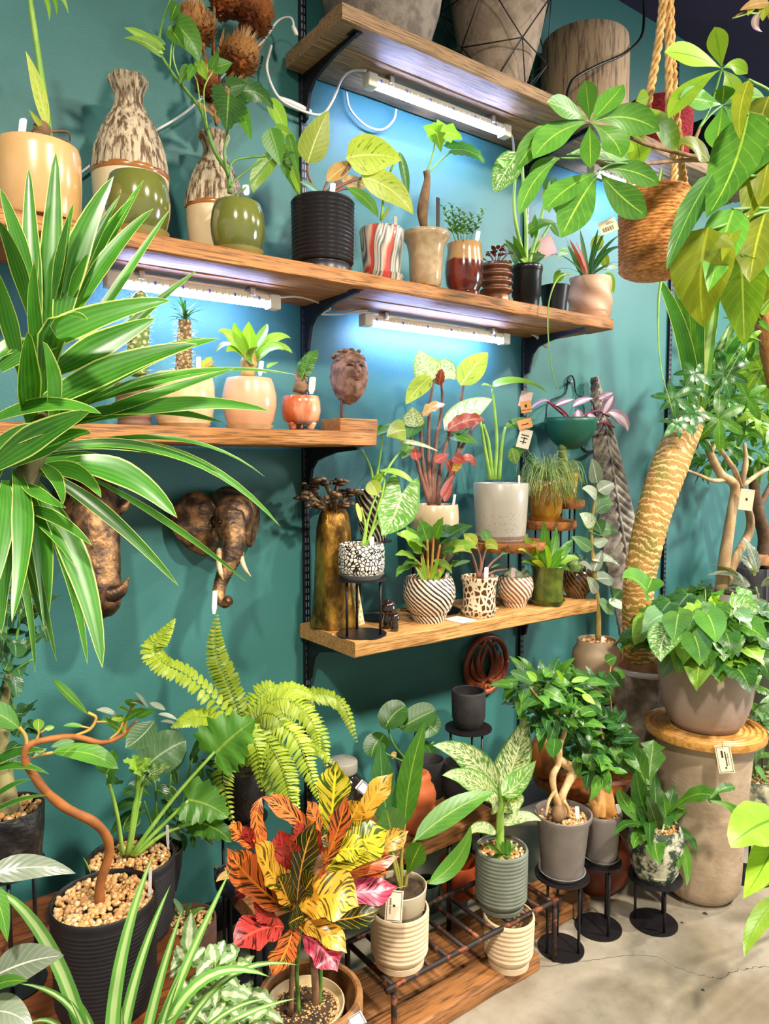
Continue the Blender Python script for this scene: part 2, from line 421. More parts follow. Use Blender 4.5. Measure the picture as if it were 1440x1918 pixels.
def gravel(th, o, r, z, m, size=.006, n=None, hole=0, par=None, name='gravel'):
    # loose pebbles heaped on the soil: far too many to count
    o = V(o); vs, fs = [], []; n = n or int(min(420, 1.5*(r/size)**2))
    ico = [V(q).normalized() for q in [(0, 1, 1.6), (0, -1, 1.6), (0, 1, -1.6), (0, -1, -1.6), (1, 1.6, 0), (-1, 1.6, 0), (1, -1.6, 0), (-1, -1.6, 0), (1.6, 0, 1), (1.6, 0, -1), (-1.6, 0, 1), (-1.6, 0, -1)]]
    icf = [(0, 1, 8), (0, 10, 1), (0, 4, 5), (0, 8, 4), (0, 5, 10), (1, 6, 8), (1, 7, 6), (1, 10, 7), (2, 9, 3), (2, 3, 11), (2, 5, 4), (2, 4, 9), (2, 11, 5), (3, 6, 7), (3, 9, 6), (3, 7, 11), (4, 8, 9), (5, 11, 10), (6, 9, 8), (7, 10, 11)]
    for i in range(n):
        rr = r*math.sqrt(R.uniform(hole, 1))*.97; a = R.uniform(0, 2*PI); s = size*R.uniform(.7, 1.25)
        c = o+V((rr*math.cos(a), rr*math.sin(a), z+R.uniform(-.2, .5)*size))
        M = Matrix.Rotation(R.uniform(0, 6), 3, V((R.uniform(-1, 1), R.uniform(-1, 1), 1)).normalized()); sx, sy, sz = R.uniform(.7, 1.2), R.uniform(.7, 1.1), R.uniform(.5, .85); b = len(vs)
        for q in ico: vs.append(c+M @ V((q.x*s*sx, q.y*s*sy, q.z*s*sz))*R.uniform(.88, 1.08))
        fs += [(f[0]+b, f[1]+b, f[2]+b) for f in icf]
    return part(par or th, name, (vs, fs), m, kind='stuff')
def soil(th, o, r, z, m, par=None):
    return part(par or th, 'soil', lathe(o, [(.0005, z+.004), (r*.5, z+.005), (r*.85, z+.003), (r, z)], 24, lambda a, zz, u: 0, False), m)
def stick(th, x, y0, y1, w, d, lean=0, m=None, par=None):     # little plant label, y0 top, y1 in the soil
    a, b = P(x, y1, d), P(x+lean, y0, d); k = K(a); ex = RT; ey = (b-a).normalized(); ez = ex.cross(ey).normalized(); h = (b-a).length; ww = w*k/2
    return part(par or th, 'plant_label', slab([(-ww*.5, 0), (ww*.5, 0), (ww, h*.25), (ww, h-ww*.4), (ww*.6, h), (-ww*.6, h), (-ww, h-ww*.4), (-ww, h*.25)], a, ex, ey, ez, .0012), m or M_tag, False)
def textmesh(s, size):
    c = bpy.data.curves.new('lettering', 'FONT'); c.body = s; c.size = size; c.align_x = 'CENTER'; c.align_y = 'CENTER'; c.extrude = .0002
    o = bpy.data.objects.new('lettering', c); col.objects.link(o); dg = bpy.context.evaluated_depsgraph_get(); me = bpy.data.meshes.new_from_object(o.evaluated_get(dg))
    g = ([v.co.copy() for v in me.vertices], [tuple(p.vertices) for p in me.polygons]); bpy.data.objects.remove(o); bpy.data.meshes.remove(me); return g
def hangtag(th, x, y, d, w, h, rot=0, mm=None, border=True, lines=(), text=None, name='price_tag', string=None):
    # paper tag centred at (x,y): card, printed frame, lettering
    c = P(x, y, d); k = K(c); tc = (CAM-c).normalized(); ez = V((tc.x, tc.y, .15)).normalized(); ex = V((0, 0, 1)).cross(ez).normalized(); ey = ez.cross(ex); M = Matrix.Rotation(math.radians(rot), 3, ez); ex, ey = M @ ex, M @ ey
    W, Hh = w*k/2, h*k/2; cardo = part(th, name, slab([(-W, -Hh), (W, -Hh), (W, Hh), (-W, Hh)], c, ex, ey, ez, .001), mm or M_card, False)
    c2 = c+ez*.0012
    def rect(x0, y0, x1, y1): return slab([(x0*W, y0*Hh), (x1*W, y0*Hh), (x1*W, y1*Hh), (x0*W, y1*Hh)], c2, ex, ey, ez, .0002)
    gs = []
    if border:
        a, b = .86, .06; b2 = b*w/h
        gs += [rect(-a, -.93, -a+b, .93), rect(a-b, -.93, a, .93), rect(-a, -.93, a, -.93+b2), rect(-a, .93-b2, a, .93)]
    for l in lines: gs.append(rect(*l))
    if gs: part(cardo, 'print', join(*gs), M_ink, False)
    if text:
        s, sz, tx, ty, tr = text; g = textmesh(s, sz*k); T = Matrix.Rotation(math.radians(tr), 3, 'Z')
        vs = [(lambda q: c2+ex*(q.x+tx*W)+ey*(q.y+ty*Hh)+ez*(q.z+.0002))(T @ v) for v in g[0]]
        part(cardo, 'lettering', (vs, g[1]), M_ink, False)
    if string: part(th, 'string', tube([c+ey*Hh*.8+ez*.002]+[q3(s, d) for s in string], .0009, 5), M_string)
    return cardo
M_tag = mat('#f3eeee', rough=.5); M_card = mat('#f4e3c2', rough=.7); M_ink = mat('#2a2420', rough=.7); M_string = mat('#b99a62', rough=.9)

# ================================================================== STRUCTURE
n = N('teal_wall'); a = n.noise(260, detail=2); b = n.noise(1.3, detail=3)
n.bump(a, .35, .003); M_wall = n.fin(n.mix(n.sm(b, .3, .7), srgb('#326d69'), srgb('#3d7a77')), .5, 0, 0, .5)
wall = struct('wall_back', box(-3, 12, 0, .12, 0, 3.48), M_wall)
n = N('concrete_floor'); a = n.noise(2.2, detail=8, rough=.65); b = n.noise(9, detail=8, rough=.7); c = n.noise(60, detail=3)
cc = n.mix(n.sm(a, .34, .66), srgb('#7d725e'), srgb('#a39a8a')); cc = n.mix(n.math('MULTIPLY', n.sm(b, .5, .75), .5), cc, srgb('#675f50'))
n.bump(c, .12, .004); M_floor = n.fin(cc, n.math('ADD', n.math('MULTIPLY', a, .3), .28), 0, 0, .5)
floor = struct('floor', box(-3, 12, -6, 0, -.1, 0), M_floor)
struct('ceiling', box(-3, 12, -6, .12, 3.48, 3.56), mat('#2b2340', '#33294a', 3, rough=.8))
struct('baseboard_back', box(-3, 12, -.018, 0, 0, .095, .003), mat('#0d1420', rough=.5))
# crack and pits in the screed
cr = [(1010, 1812), (1060, 1806), (1100, 1800), (1150, 1793), (1190, 1790), (1235, 1793), (1262, 1808), (1300, 1823), (1330, 1829), (1350, 1831), (1368, 1822), (1390, 1816), (1412, 1814), (1440, 1809)]
pts = [PZ(x+R.uniform(-3, 3), y+R.uniform(-2, 2), .0004) for x, y in cr]; c = curve(pts, 70); vs, fs = [], []
for i, p in enumerate(c):
    ww = .0006+.0013*abs(noise.noise(V((i*.35, 0, 0))))*(1.0 if i < 30 else 1.6); q = V((R.uniform(-1, 1), R.uniform(-1, 1), 0))*.004
    vs += [p+q+V((0, ww, 0)), p+q-V((0, ww, 0))]
for i in range(len(c)-1): fs.append((2*i, 2*i+1, 2*i+3, 2*i+2))
o = part(floor, 'crack', (vs, fs), mat('#3a3128', rough=.9), False)
for x, y, r in [(1320, 1711, 5), (1277, 1728, 3), (1316, 1854, 3), (1407, 1714, 5)]:
    p = PZ(x, y, .0005); part(floor, 'floor_pit', lathe(p, [(.0005, .0003), (r*.0016, .0002)], 9, lambda a, z, u: .002*math.sin(3*a), False), mat('#2c2620', rough=.9))

# ------------------------------------------------------------------ metal, wood
M_blk = mat('#17171c', rough=.42, metal=.3); M_screw = mat('#c9c9cc', rough=.3, metal=.9)
M_shelf = woodm('#bd8242', '#9c6530', '#5f3a1a'); M_shelf2 = woodm('#cf9f60', '#b58246', '#80552a'); M_old = woodm('#b08a5e', '#8d7050', '#5a4632')
n = N('slotted_rail'); sp = n.n('SeparateXYZ'); n.l(n.coord(), sp.inputs[0])
zf = n.math('FRACT', n.math('MULTIPLY', sp.outputs[2], 42.0)); xm = n.sm(n.math('ABSOLUTE', n.math('SUBTRACT', n.math('ABSOLUTE', sp.outputs[0]), .0045)), .0022, .0016)
M_rail = n.fin(n.mix(n.math('MULTIPLY', n.math('MULTIPLY', n.math('GREATER_THAN', zf, .35), xm), .85), srgb('#17171d'), srgb('#7d8a98')), .4, .2)
XA, XB, XC = 1.232, 2.262, 3.284
for X, nm in ((XA, 'black slotted wall rail above the bronze tree sculpture'), (XB, 'black slotted wall rail at the right end of the shelves'), (XC, 'black slotted wall rail beside the ringed palm trunk')):
    o = solo('shelf_rail', box(X-.011, X+.011, -.014, 0, .12, 3.4, .002), M_rail, nm, 'rail', (X, 0, .12), group='slotted wall rails')
def bracket(th, X, z, ln=.3):
    # arm with a curved gusset below it
    pts = [(0, 0), (ln, 0), (ln, -.010), (ln*.6, -.018), (.11, -.032), (.065, -.044), (.04, -.068), (.027, -.11), (.02, -.14), (0, -.145)]
    b = part(th, 'bracket', slab(pts, V((X-.005, -.014, z)), V((0, -1, 0)), V((0, 0, 1)), V((1, 0, 0)), .01), M_blk, False)
    part(b, 'flange', box(X-.016, X+.016, -ln-.016, -ln+.02, z-.003, z), M_blk, False)
    part(b, 'screw', ball((X+.006, -.03, z-.1), .005, seg=8, rings=5), M_screw)
    part(b, 'screw', ball((X, -ln-.004, z-.004), .005, seg=8, rings=5), M_screw)
def shelf(label, x0, x1, ztop, th_, brs, m, split=.215, dep=.34):
    s = thing('wall_shelf', label, 'shelf', (x0, 0, ztop-th_), 'reclaimed timber wall shelves')
    part(s, 'board', rough_board(x0+R.uniform(0, .006), x1-R.uniform(0, .008), -split, -.015, ztop-th_, ztop, R.random()*9, 30), m, sharp=40)
    part(s, 'board', rough_board(x0, x1, -dep, -split-.004, ztop-th_, ztop, R.random()*9, 30), m, sharp=40)
    for X in brs: bracket(s, X, ztop-th_)
    return s
ZT, ZM, ZL, ZW = 2.723, 2.005, 1.553, .936
shelf('thick topmost timber shelf carrying large grey planters', 1.163, 3.45, ZT, .044, (XA, XB, XC), M_old)
shelf('long middle timber shelf lined with pots and vases', -.4, 2.386, ZM, .042, (XA-1.03, XA, XB), M_shelf)
shelf('short timber shelf with a carved face and round peach pot', -.3, 1.278, ZL, .042, (XA-1.03, XA), M_shelf)
shelf('lowest pale timber wall shelf carrying the bronze tree', 1.2, 2.325, ZW, .046, (XA, XB), M_shelf2)

# ------------------------------------------------------------------ LED grow lamps and cables
M_led = emis('#aabcff', 105); M_house = mat('#efe6d6', rough=.35); M_clear = mat('#f5ead2', rough=.25); M_cable = mat('#e9e4dc', rough=.45)
def lamp(label, x0, x1, y, z):
    t = thing('grow_lamp', label, 'lamp', ((x0+x1)/2, y, z+.02), 'LED grow lamps under the shelves')
    part(t, 'housing', box(x0+.03, x1-.03, y-.014, y+.014, z+.004, z+.022, .003), M_clear)
    part(t, 'light_tube', tube([(x0+.035, y, z-.004), (x1-.035, y, z-.004)], .0105, 12, 8), M_led, label='glowing white light tube')
    for a, b in ((x0, x0+.035), (x1-.035, x1)): part(t, 'end_cap', box(a, b, y-.019, y+.019, z-.017, z+.024, .004), M_house)
    for X in (x0+.09, x1-.09): part(t, 'clip', box(X-.008, X+.008, y-.02, y+.02, z+.012, z+.036, .002), M_screw)
    nb = 22
    for i in range(nb):
        X = x0+.05+(x1-x0-.1)*i/(nb-1); part(t, 'diode_rib', box(X-.003, X+.003, y-.0165, y+.0165, z+.002, z+.012), mat('#f0e2b8' if i % 4 else '#7b74d8', rough=.3), False)
    return t
lamp('bright LED lamp bar beneath the topmost shelf', 1.364, 1.99, -.165, 2.640)
lamp('LED lamp bar beneath topmost shelf, partly hidden by palmate leaves', 2.50, 2.95, -.13, 2.640)
lamp('LED lamp bar above the cactus and bromeliad on left', .565, 1.06, -.15, 1.925)
lamp('LED lamp bar above the carved face and alocasia', 1.40, 2.075, -.09, 1.925)
def cable(label, pts, r=2.4, m=None, dd=.03, plug=None):
    w = [q3(t, dd) for t in pts]; k = K(w[0]); t = thing('cable', label, 'cable', w[0])
    part(t, 'wire', tube(w, r*k, 7, 6*len(w)), m or M_cable)
    if plug:
        for a, b, rr in plug: part(t, 'connector', tube([q3(a, dd), q3(b, dd)], [rr*k*.6, rr*k, rr*k, rr*k*.7], 10, 6), m or M_cable)
cable('white lamp cable with inline connector looping below topmost shelf', [(508, 85, .05), (500, 130, .05), (520, 180, .05), (555, 203, .05), (600, 215, .06), (622, 190, .08), (640, 148, .1), (660, 132, .13), (686, 132, .16)], 2.6, plug=[((522, 183), (582, 210), 6)])
cable('white cable rising beside dried thistles to the plug', [(150, 325, .02), (200, 290, .02), (300, 240, .02), (360, 200, .02), (430, 130, .03), (490, 80, .04), (520, 40, .06), (545, 34, .1), (552, 60, .12)], 2.4, plug=[((548, 48, .11), (556, 66, .12), 5)])
cable('slack white cable loop on wall under topmost shelf', [(648, 172, .02), (656, 205, .02), (685, 235, .02), (715, 243, .02), (737, 225, .02), (742, 205, .02)], 2.2)
cable('short white cable dropping from the lamp end behind leaves', [(948, 246, .15), (958, 255, .14), (962, 280, .1), (960, 330, .02)], 2.2)
cable('white cable joining the two lamps under middle shelf', [(520, 557, .14), (560, 556, .13), (600, 568, .1), (618, 578, .07), (600, 588, .05), (640, 588, .06), (670, 582, .08), (688, 582, .09)], 2.2)
cable('white lamp cable with plug at right end of middle shelf', [(945, 617, .09), (975, 618, .08), (1000, 628, .08), (1022, 645, .08)], 2.2, plug=[((1005, 630, .08), (1024, 650, .08), 5)])
cable('black cable running from ceiling down to the topmost shelf', [(1204, -20, .30), (1206, 30, .30), (1200, 70, .31), (1170, 100, .32), (1120, 122, .33), (1078, 145, .34), (1066, 162, .345), (1060, 185, .35)], 2.6, mat('#101014', rough=.4))

# ================================================================== TOP SHELF POTS
M_conc = mat('#8f8578', '#6f665c', 22, rough=.85, bump=.4, lo=.4, hi=.6, bsc=90)
M_conc2 = mat('#a3907c', '#8a7866', 14, rough=.85, bump=.3, lo=.4, hi=.6, bsc=70)
def simplepot(name, label, cat, o, prof, m, k, **kw):
    t = thing(name, label, cat, o); pot(t, o, prof, m, k, **kw); return t
o = S(715, .17, ZT); simplepot('planter', 'large speckled grey round planter on topmost shelf', 'planter', o, [(72, 0), (92, 30), (108, 80), (117, 140), (120, 200)], M_conc, K(o), depth=40)
o = S(932, .2, ZT); simplepot('planter', 'tapering beige grey planter behind the wire frame', 'planter', o, [(42, 0), (58, 40), (76, 100), (88, 160), (94, 230)], M_conc2, K(o), depth=40)
n = N('combed_clay'); a = n.noise(75, (1, 1, .1), 6, .7); n.bump(a, .6, .006)
M_comb = n.fin(n.mix(n.sm(a, .45, .68), srgb('#b09678'), srgb('#5f4d40')), .85)
o = S(1092, .15, ZT); k = K(o); simplepot('planter', 'cylindrical beige planter with combed vertical texture', 'planter', o, [(70, 0), (78, 8), (80, 60), (80, 160), (78, 178)], M_comb, k, depth=8)
# geometric wire frame
cx, d = 932, .2; t = thing('wire_lantern', 'black geometric wire frame around the tapering planter', 'lantern', S(cx, d, ZT))
o = S(cx, d, ZT); k = K(o); ringpts = []
lv = [(0, 56, 0), (62, 92, .5), (150, 112, 0), (250, 116, .5)]
nodes = [[o+V((r*k*math.cos(2*PI*(i+ph)/5), min(r*k, .188)*math.sin(2*PI*(i+ph)/5), h*k+.003)) for i in range(5)] for h, r, ph in lv]
def wire(a, b): part(t, 'wire', tube([a, b], .0022, 6, 1), M_blk)
for li in range(4):
    for i in range(5):
        wire(nodes[li][i], nodes[li][(i+1) % 5])
        if li < 3:
            wire(nodes[li][i], nodes[li+1][i])
            wire(nodes[li][i], nodes[li+1][(i-1) % 5] if lv[li][2] == 0 else nodes[li+1][(i+1) % 5])
n = N('red_fibre'); a = n.noise(40, (1, 1, 5), 6); n.bump(a, 1, .02); M_redf = n.fin(n.mix(n.sm(a, .35, .65), srgb('#8e1f28'), srgb('#d8404a')), .95)
o = S(1228, .17, ZT); k = K(o); t = thing('red_basket', 'red shaggy fibre basket pot behind hanging ropes', 'basket', o)
pot(t, o, [(48, 0), (56, 14), (63, 60), (64, 108)], M_redf, k, depth=20)
fz = []
for i in range(420):
    a = R.uniform(0, 2*PI); h = R.uniform(14, 110); r = 60*k+.002; p = o+V((r*math.cos(a), r*math.sin(a), h*k)); q = p+V((math.cos(a), math.sin(a), R.uniform(-1, 1)))*.008+V((R.uniform(-1, 1), R.uniform(-1, 1), R.uniform(-1, 1)))*.008
    s = V((0, 0, .0012)); fz.append(([p-s, p+s, q], [(0, 1, 2)]))
part(t, 'fibres', join(*fz), M_redf, False, kind='stuff')
o = S(1330, .12, ZT); k = K(o); solo('dark_box', box(o.x-.12, o.x+.14, -.2, -.03, ZT, ZT+.33, .012), mat('#1d1826', rough=.5), 'dark rounded box at the far end of topmost shelf', 'box', o)

# ================================================================== WALL SCULPTURES
n = N('bronze'); a = n.noise(26, detail=6); M_bronze = None; n.bump(n.noise(70, detail=5), .55, .006)
M_bronze = n.fin(n.mix(n.sm(a, .38, .68), srgb('#43342b'), srgb('#a37a50')), .42, .65)
M_ivory = mat('#d9c3a0', '#b08a5c', 30, rough=.4)
def fan(c, contour, rings=6, wob=.006, seed=0):
    c = V(c); n = len(contour); vs = [c]; fs = []
    for j in range(1, rings+1):
        for i, p in enumerate(contour):
            q = c.lerp(V(p), j/rings); q.y += wob*math.sin(i*1.35+seed)*(j/rings)**1.5-wob*.8*math.sin(j/rings*PI)
            vs.append(q)
    for i in range(n): fs.append((0, 1+i, 1+(i+1) % n))
    for j in range(rings-1):
        for i in range(n):
            a = 1+j*n+i; b = 1+j*n+(i+1) % n; fs.append((a, b, b+n, a+n))
    return vs, fs
def solidify(o, t, sub=1):
    m = o.modifiers.new('thick', 'SOLIDIFY'); m.thickness = t; m.offset = 0
    if sub: s = o.modifiers.new('smooth', 'SUBSURF'); s.levels = sub; s.render_levels = sub
def blend(o, vox=.005, it=6):
    m = o.modifiers.new('blend', 'REMESH'); m.mode = 'VOXEL'; m.voxel_size = vox; m.use_smooth_shade = True
    s = o.modifiers.new('soft', 'SMOOTH'); s.iterations = it; s.factor = .5
el = thing('elephant_head', 'bronze elephant head wall sculpture with tusks', 'sculpture', P(415, 1000, 0))
k = K(P(415, 1000, .1))
he = join(ball(P(432, 965, .09), .062, .085, .072, 18, 12), ball(P(428, 938, .06), .055, .05, .045, 14, 10), ball(P(430, 985, .15), .04, .05, .05, 14, 10), ball(P(414, 960, .13), .018, .02, .02, 10, 8), ball(P(453, 960, .13), .018, .02, .02, 10, 8), tube([P(430, 970, .0), P(430, 970, .1)], [.075, .06], 14, 3))
blend(part(el, 'head', he, M_bronze), .006, 5)
tp = [(434, 965, .17), (438, 1000, .2), (434, 1040, .215), (422, 1070, .22), (412, 1095, .225), (410, 1116, .235), (420, 1128, .25), (430, 1124, .265)]
part(el, 'trunk', tube([P(*q) for q in tp], [.036, .034, .029, .022, .018, .0165, .016, .013], 16, 70, lambda a, t: .05*math.sin(t*190)+.03*math.sin(a*5+t*20)), M_bronze)
e1 = part(el, 'ear', fan(P(408, 975, .1), [P(*q) for q in [(402, 936, .10), (385, 922, .09), (362, 918, .07), (340, 928, .055), (325, 944, .05), (316, 965, .045), (318, 985, .045), (326, 1005, .05), (340, 1020, .05), (352, 1032, .055), (366, 1036, .06), (380, 1044, .065), (394, 1042, .075), (404, 1022, .09), (410, 1000, .1)]], 6, .012), M_bronze); solidify(e1, .009)
e2 = part(el, 'ear', fan(P(448, 970, .1), [P(*q) for q in [(450, 930, .09), (464, 926, .07), (478, 938, .05), (486, 958, .04), (489, 978, .035), (482, 998, .035), (476, 1014, .04), (466, 1030, .05), (458, 1020, .07), (452, 1000, .09)]], 6, .012, 2), M_bronze); solidify(e2, .009)
part(el, 'tusk', tube([P(*q) for q in [(411, 1030, .19), (410, 1055, .225), (414, 1075, .25), (418, 1086, .27)]], [.0085, .008, .006, .001], 8, 12), M_ivory)
part(el, 'tusk', tube([P(*q) for q in [(452, 1025, .19), (452, 1045, .225), (459, 1065, .25), (470, 1080, .27)]], [.0085, .008, .006, .001], 8, 12), M_ivory)
for x in (411, 449): part(el, 'eye', ball(P(x, 978, .178), .006, seg=8, rings=6), mat('#120c08', rough=.2))
rh = thing('rhino_head', 'bronze rhinoceros head wall sculpture behind striped leaves', 'sculpture', P(170, 1000, 0))
hd = join(tube([P(*q) for q in [(160, 935, 0), (165, 945, .07), (176, 985, .13), (186, 1040, .17), (192, 1085, .195), (197, 1125, .205), (200, 1150, .2)]], [.088, .084, .07, .052, .043, .042, .024], 18, 30, lambda a, t: .05*math.sin(3*a+t*9)), ball(P(150, 1000, .1), .05, .05, .07, 12, 8), ball(P(204, 1128, .215), .03, .035, .03, 12, 8), ball(P(185, 1140, .19), .034, .04, .028, 12, 8), tube([P(130, 915, .05), P(170, 905, .08), P(205, 925, .06)], .02, 8, 8), ball(P(200, 1010, .17), .022, .03, .035, 10, 8))
blend(part(rh, 'head', hd, M_bronze), .007, 5)
part(rh, 'horn', tube([P(*q) for q in [(194, 1112, .215), (210, 1113, .235), (228, 1104, .25), (241, 1081, .262)]], [.027, .023, .015, .001], 12, 16), M_bronze)
part(rh, 'horn', tube([P(*q) for q in [(204, 1052, .2), (211, 1048, .215), (216, 1038, .222)]], [.016, .010, .001], 10, 10), M_bronze)
part(rh, 'ear', tube([P(*q) for q in [(208, 962, .1), (222, 952, .12), (236, 944, .14), (246, 932, .15)]], [.016, .032, .028, .004], 10, 12, flat=.5), M_bronze)
part(rh, 'ear', tube([P(*q) for q in [(128, 930, .1), (120, 915, .12), (114, 900, .14), (112, 888, .15)]], [.016, .026, .024, .004], 10, 12, flat=.5), M_bronze)
part(rh, 'eye', ball(P(197, 1000, .2), .007, seg=8, rings=6), mat('#120c08', rough=.2))
# lotus medallion
M_red = mat('#a5502c', '#6d2a16', 30, (1, 1, .3), rough=.35, coat=.2)
c = P(907, 1243, .012); k = K(c); lo = thing('lotus_medallion', 'round carved red wood lotus medallion on teal wall', 'wall ornament', c)
ring = [c+V((52*k*math.cos(a), -.012, 52*k*math.sin(a))) for a in [2*PI*i/40 for i in range(41)]]
part(lo, 'ring', tube(ring, 5.5*k, 10, 80), M_red)
def carve(pts, r):
    for sx in (-1, 1):
        w_ = [c+V((sx*x*k, -.014, y*k)) for x, y in pts]; part(lo, 'petal', tube(w_, [q*k for q in r], 8, 24, flat=1), M_red)
carve([(0, -30), (-14, -8), (-11, 14), (0, 36)], [2.5, 4.5, 4.5, 2])
carve([(-3, -31), (-19, -14), (-25, 8), (-17, 33)], [2, 6.5, 6.5, 1])
carve([(-5, -32), (-28, -20), (-38, -2), (-36, 19)], [2, 6, 6, 1])
carve([(-5, -35), (-26, -33), (-40, -24), (-47, -8)], [2, 5, 5, 1])
carve([(0, -27), (-10, -33), (-16, -42), (-18, -48)], [3, 5, 4, 2])
carve([(0, -38), (-5, -42), (-6, -50)], [3, 4, 3])
carve([(0, 50), (-8, 42), (-14, 36), (-24, 40)], [2, 4, 3, 1])
# carved standing leaf
M_carve = mat('#5c544a', '#a3988a', 22, (1, 1, 1), rough=.45, bump=.3)
pts = [(1116, 706, .05), (1128, 780, .07), (1145, 880, .1), (1160, 980, .13), (1180, 1090, .16), (1195, 1200, .19)]
t = thing('carved_leaf', 'tall carved dark wood leaf sculpture against teal wall', 'sculpture', S(1205, .25, 0))
base = curve([P(*q) for q in pts], 240); vs, fs, uv = [], [], []
for i, p in enumerate(base):
    u = i/240; W = (.012+.088*math.sin(min(1, u*1.25)*PI/2)**1.1)*(1-.25*max(0, u-.7)/.3)
    tdir = (base[min(i+1, 240)]-base[max(i-1, 0)]).normalized(); sd = V((1, -.35, 0)); sd = (sd-tdir*sd.dot(tdir)).normalized(); no = sd.cross(tdir)
    for j in range(-12, 13):
        f = j/12; rib = math.sin((u*28-abs(f)*2.0)*2*PI)*.0075*(abs(f) > .05)*(1-abs(f)**6)
        vs.append(p+sd*(f*W)+no*(rib+.02*f*f)); uv.append((j/24+.5, u))
for i in range(240):
    for j in range(24): a = i*25+j; fs.append((a, a+1, a+26, a+25))
g = part(t, 'blade', (vs, fs, uv), M_carve); solidify(g, .012, 0)
part(t, 'midrib', tube([V(p)+V((0, -.008, 0)) for p in base[::24]], [.003, .007, .009], 8, 40), M_carve)
part(t, 'foot', lathe(S(1205, .25, 0), [(.11, 0), (.11, .04), (.05, .06), (.03, .2), (.025, P(1195, 1200, .19).z+.05)], 20), M_carve)

# ================================================================== LEAF COLOURS
G1 = leafm('mid_green', '#3f7d22', '#5b9a2c', '#9fc04a'); G2 = leafm('deep_green', '#27591c', '#3d7526', '#7ba444'); G3 = leafm('bright_green', '#74ae26', '#94c232', '#cfe272')
GY = leafm('yellow_green', '#a8c22e', '#c6d246', '#e8ee9a', pat='blotch', pc='#6f9a2a', psc=7, plo=.55, phi=.7)
GV = leafm('variegated', '#4d9232', '#6fae3c', '#dfe9b0', pat='blotch', pc='#e9efcf', psc=9, plo=.5, phi=.62)
GW = leafm('white_variegated', '#7fae5c', '#a6c684', '#f1f3e2', pat='blotch', pc='#f3f4e6', psc=9, plo=.42, phi=.55)
GDI = leafm('dieffenbachia', '#3f7d2c', '#5b963a', '#e2eab0', pat='blotch', pc='#e6edb4', psc=14, plo=.42, phi=.56)
GDR = leafm('striped_edge', '#2a6e16', '#468f20', '#5fae3a', edge='#cfdc7a', nv=0, vs=0, mid=0, pat='lines', pc='#7cc04a', rough=.33)
GSP = leafm('spider_stripe', '#4d8f33', '#6cab45', nv=0, vs=0, mid=0, pat='stripe', pc='#bcd88f')
GFE = leafm('fern_lime', '#93b41e', '#b4c832', '#c6dc6a', vs=.2, nv=6)
GSH = leafm('dark_gloss', '#2a5e2a', '#3f7a38', '#7fae62', rough=.26)
GGR = leafm('grey_green', '#4f7c4a', '#6f9a66', '#a9c49a', rough=.3)
GSI = leafm('silvery', '#7d9078', '#a3b09a', '#d7ddcf', rough=.28)
GCA = leafm('lime_pachira', '#86b41c', '#9cc428', '#5f9a1a', transl=.36, nv=12)
GPK = leafm('pink_purple', '#8a5a78', '#c79ab4', '#efd9e6', pat='stripe', pc='#e8d3e2')
GBU = leafm('burgundy', '#5b1f24', '#7d3a30', '#b05a4a', transl=.2)
GOL = leafm('olive_translucent', '#6f8412', '#8f9a1c', '#b6bb3a', transl=.45, nv=8)
GPE = leafm('peach', '#d6a24e', '#e4b968', '#f2dcae')
GRD = leafm('red_underside', '#a8342e', '#c6584a', '#e8a090')
M_stem = mat('#7aa63a', '#94b94c', 20, rough=.45); M_stemd = mat('#4d7a2c', '#5f8c36', 20, rough=.5); M_bark = mat('#8a6a48', '#6d5036', 30, rough=.8, bump=.4); M_brst = mat('#6d4a38', '#84584a', 25, rough=.55)
PEB = pebmat('#c48a48', '#e6c890', '#a8662e', '#d8b070', '#f2dfb8', '#9c5a2a', '#dba45c'); PEBD = pebmat('#a07a52', '#c9a878', '#7d5a3c', '#d8bd92')
M_soil = mat('#4a3522', '#2f2217', 60, rough=.95, bump=.8)
def rosette(th, lib, c, n, L, el=(20, 70), az=(0, 360), cam=.2, size_j=.25):
    for i in range(n):
        a = math.radians(az[0]+(az[1]-az[0])*(i+R.uniform(-.3, .3))/n); e = math.radians(R.uniform(*el))
        dv = V((math.cos(a)*math.cos(e), math.sin(a)*math.cos(e), math.sin(e)))
        put_leaf(th, lib, V(c)+dv*L*.03, dv, V((-dv.x*.6, -dv.y*.6, 1)), L*R.uniform(1-size_j, 1+size_j))

# ================================================================== MIDDLE SHELF
def glaze(c1, c2=None, sc=10, coat=.8, rough=.25, bump=0): return mat(c1, c2, sc, rough=rough, coat=coat, bump=bump)
o = S(75, .27, ZM); k = K(o); t = thing('potted_palm', 'cream glazed pot with one tall green shoot, far left of middle shelf', 'potted plant', o)
pot(t, o, [(68, 0), (71, 6), (75, 60), (75.5, 118), (73, 133)], glaze('#dcb279', '#cfa063', 5), k, depth=8); soil(t, o, 70*k, 126*k, M_soil)
stem(t, M_stem, [(90, 258), (84, 205), (74, 120), (58, 10), (48, -60)], [10, 9, 6, 5, 5], .27)
leaves(t, GY, [(88, 240, 48, 95, 24, 4, 0, .01), (82, 245, 54, 205, 10, 0, 0, .02)], kind='lance', d=.28, face=.9)
leaves(t, G3, [(58, -30, 92, 40, 12, 10, -8), (70, -30, 106, 30, 12, 10, -8), (82, -25, 128, 26, 10, 8, -8), (30, -30, -20, 20, 12, -8, -8)], kind='lance', d=.28)
part(t, 'bulb', ball(P(80, 246, .27), 17*k, 14*k, 22*k, 12, 8), M_bark)
for a in range(7): stem(t, M_bark, [(80, 248), (80+R.uniform(-50, 60), 252+R.uniform(-6, 4), .27+R.uniform(-.02, .05)), (80+R.uniform(-60, 64), 264, .27+R.uniform(-.02, .06))], [3, 2, 1.5], .27, 'root', 6)
stick(t, 40, 222, 262, 14, .32, 4)
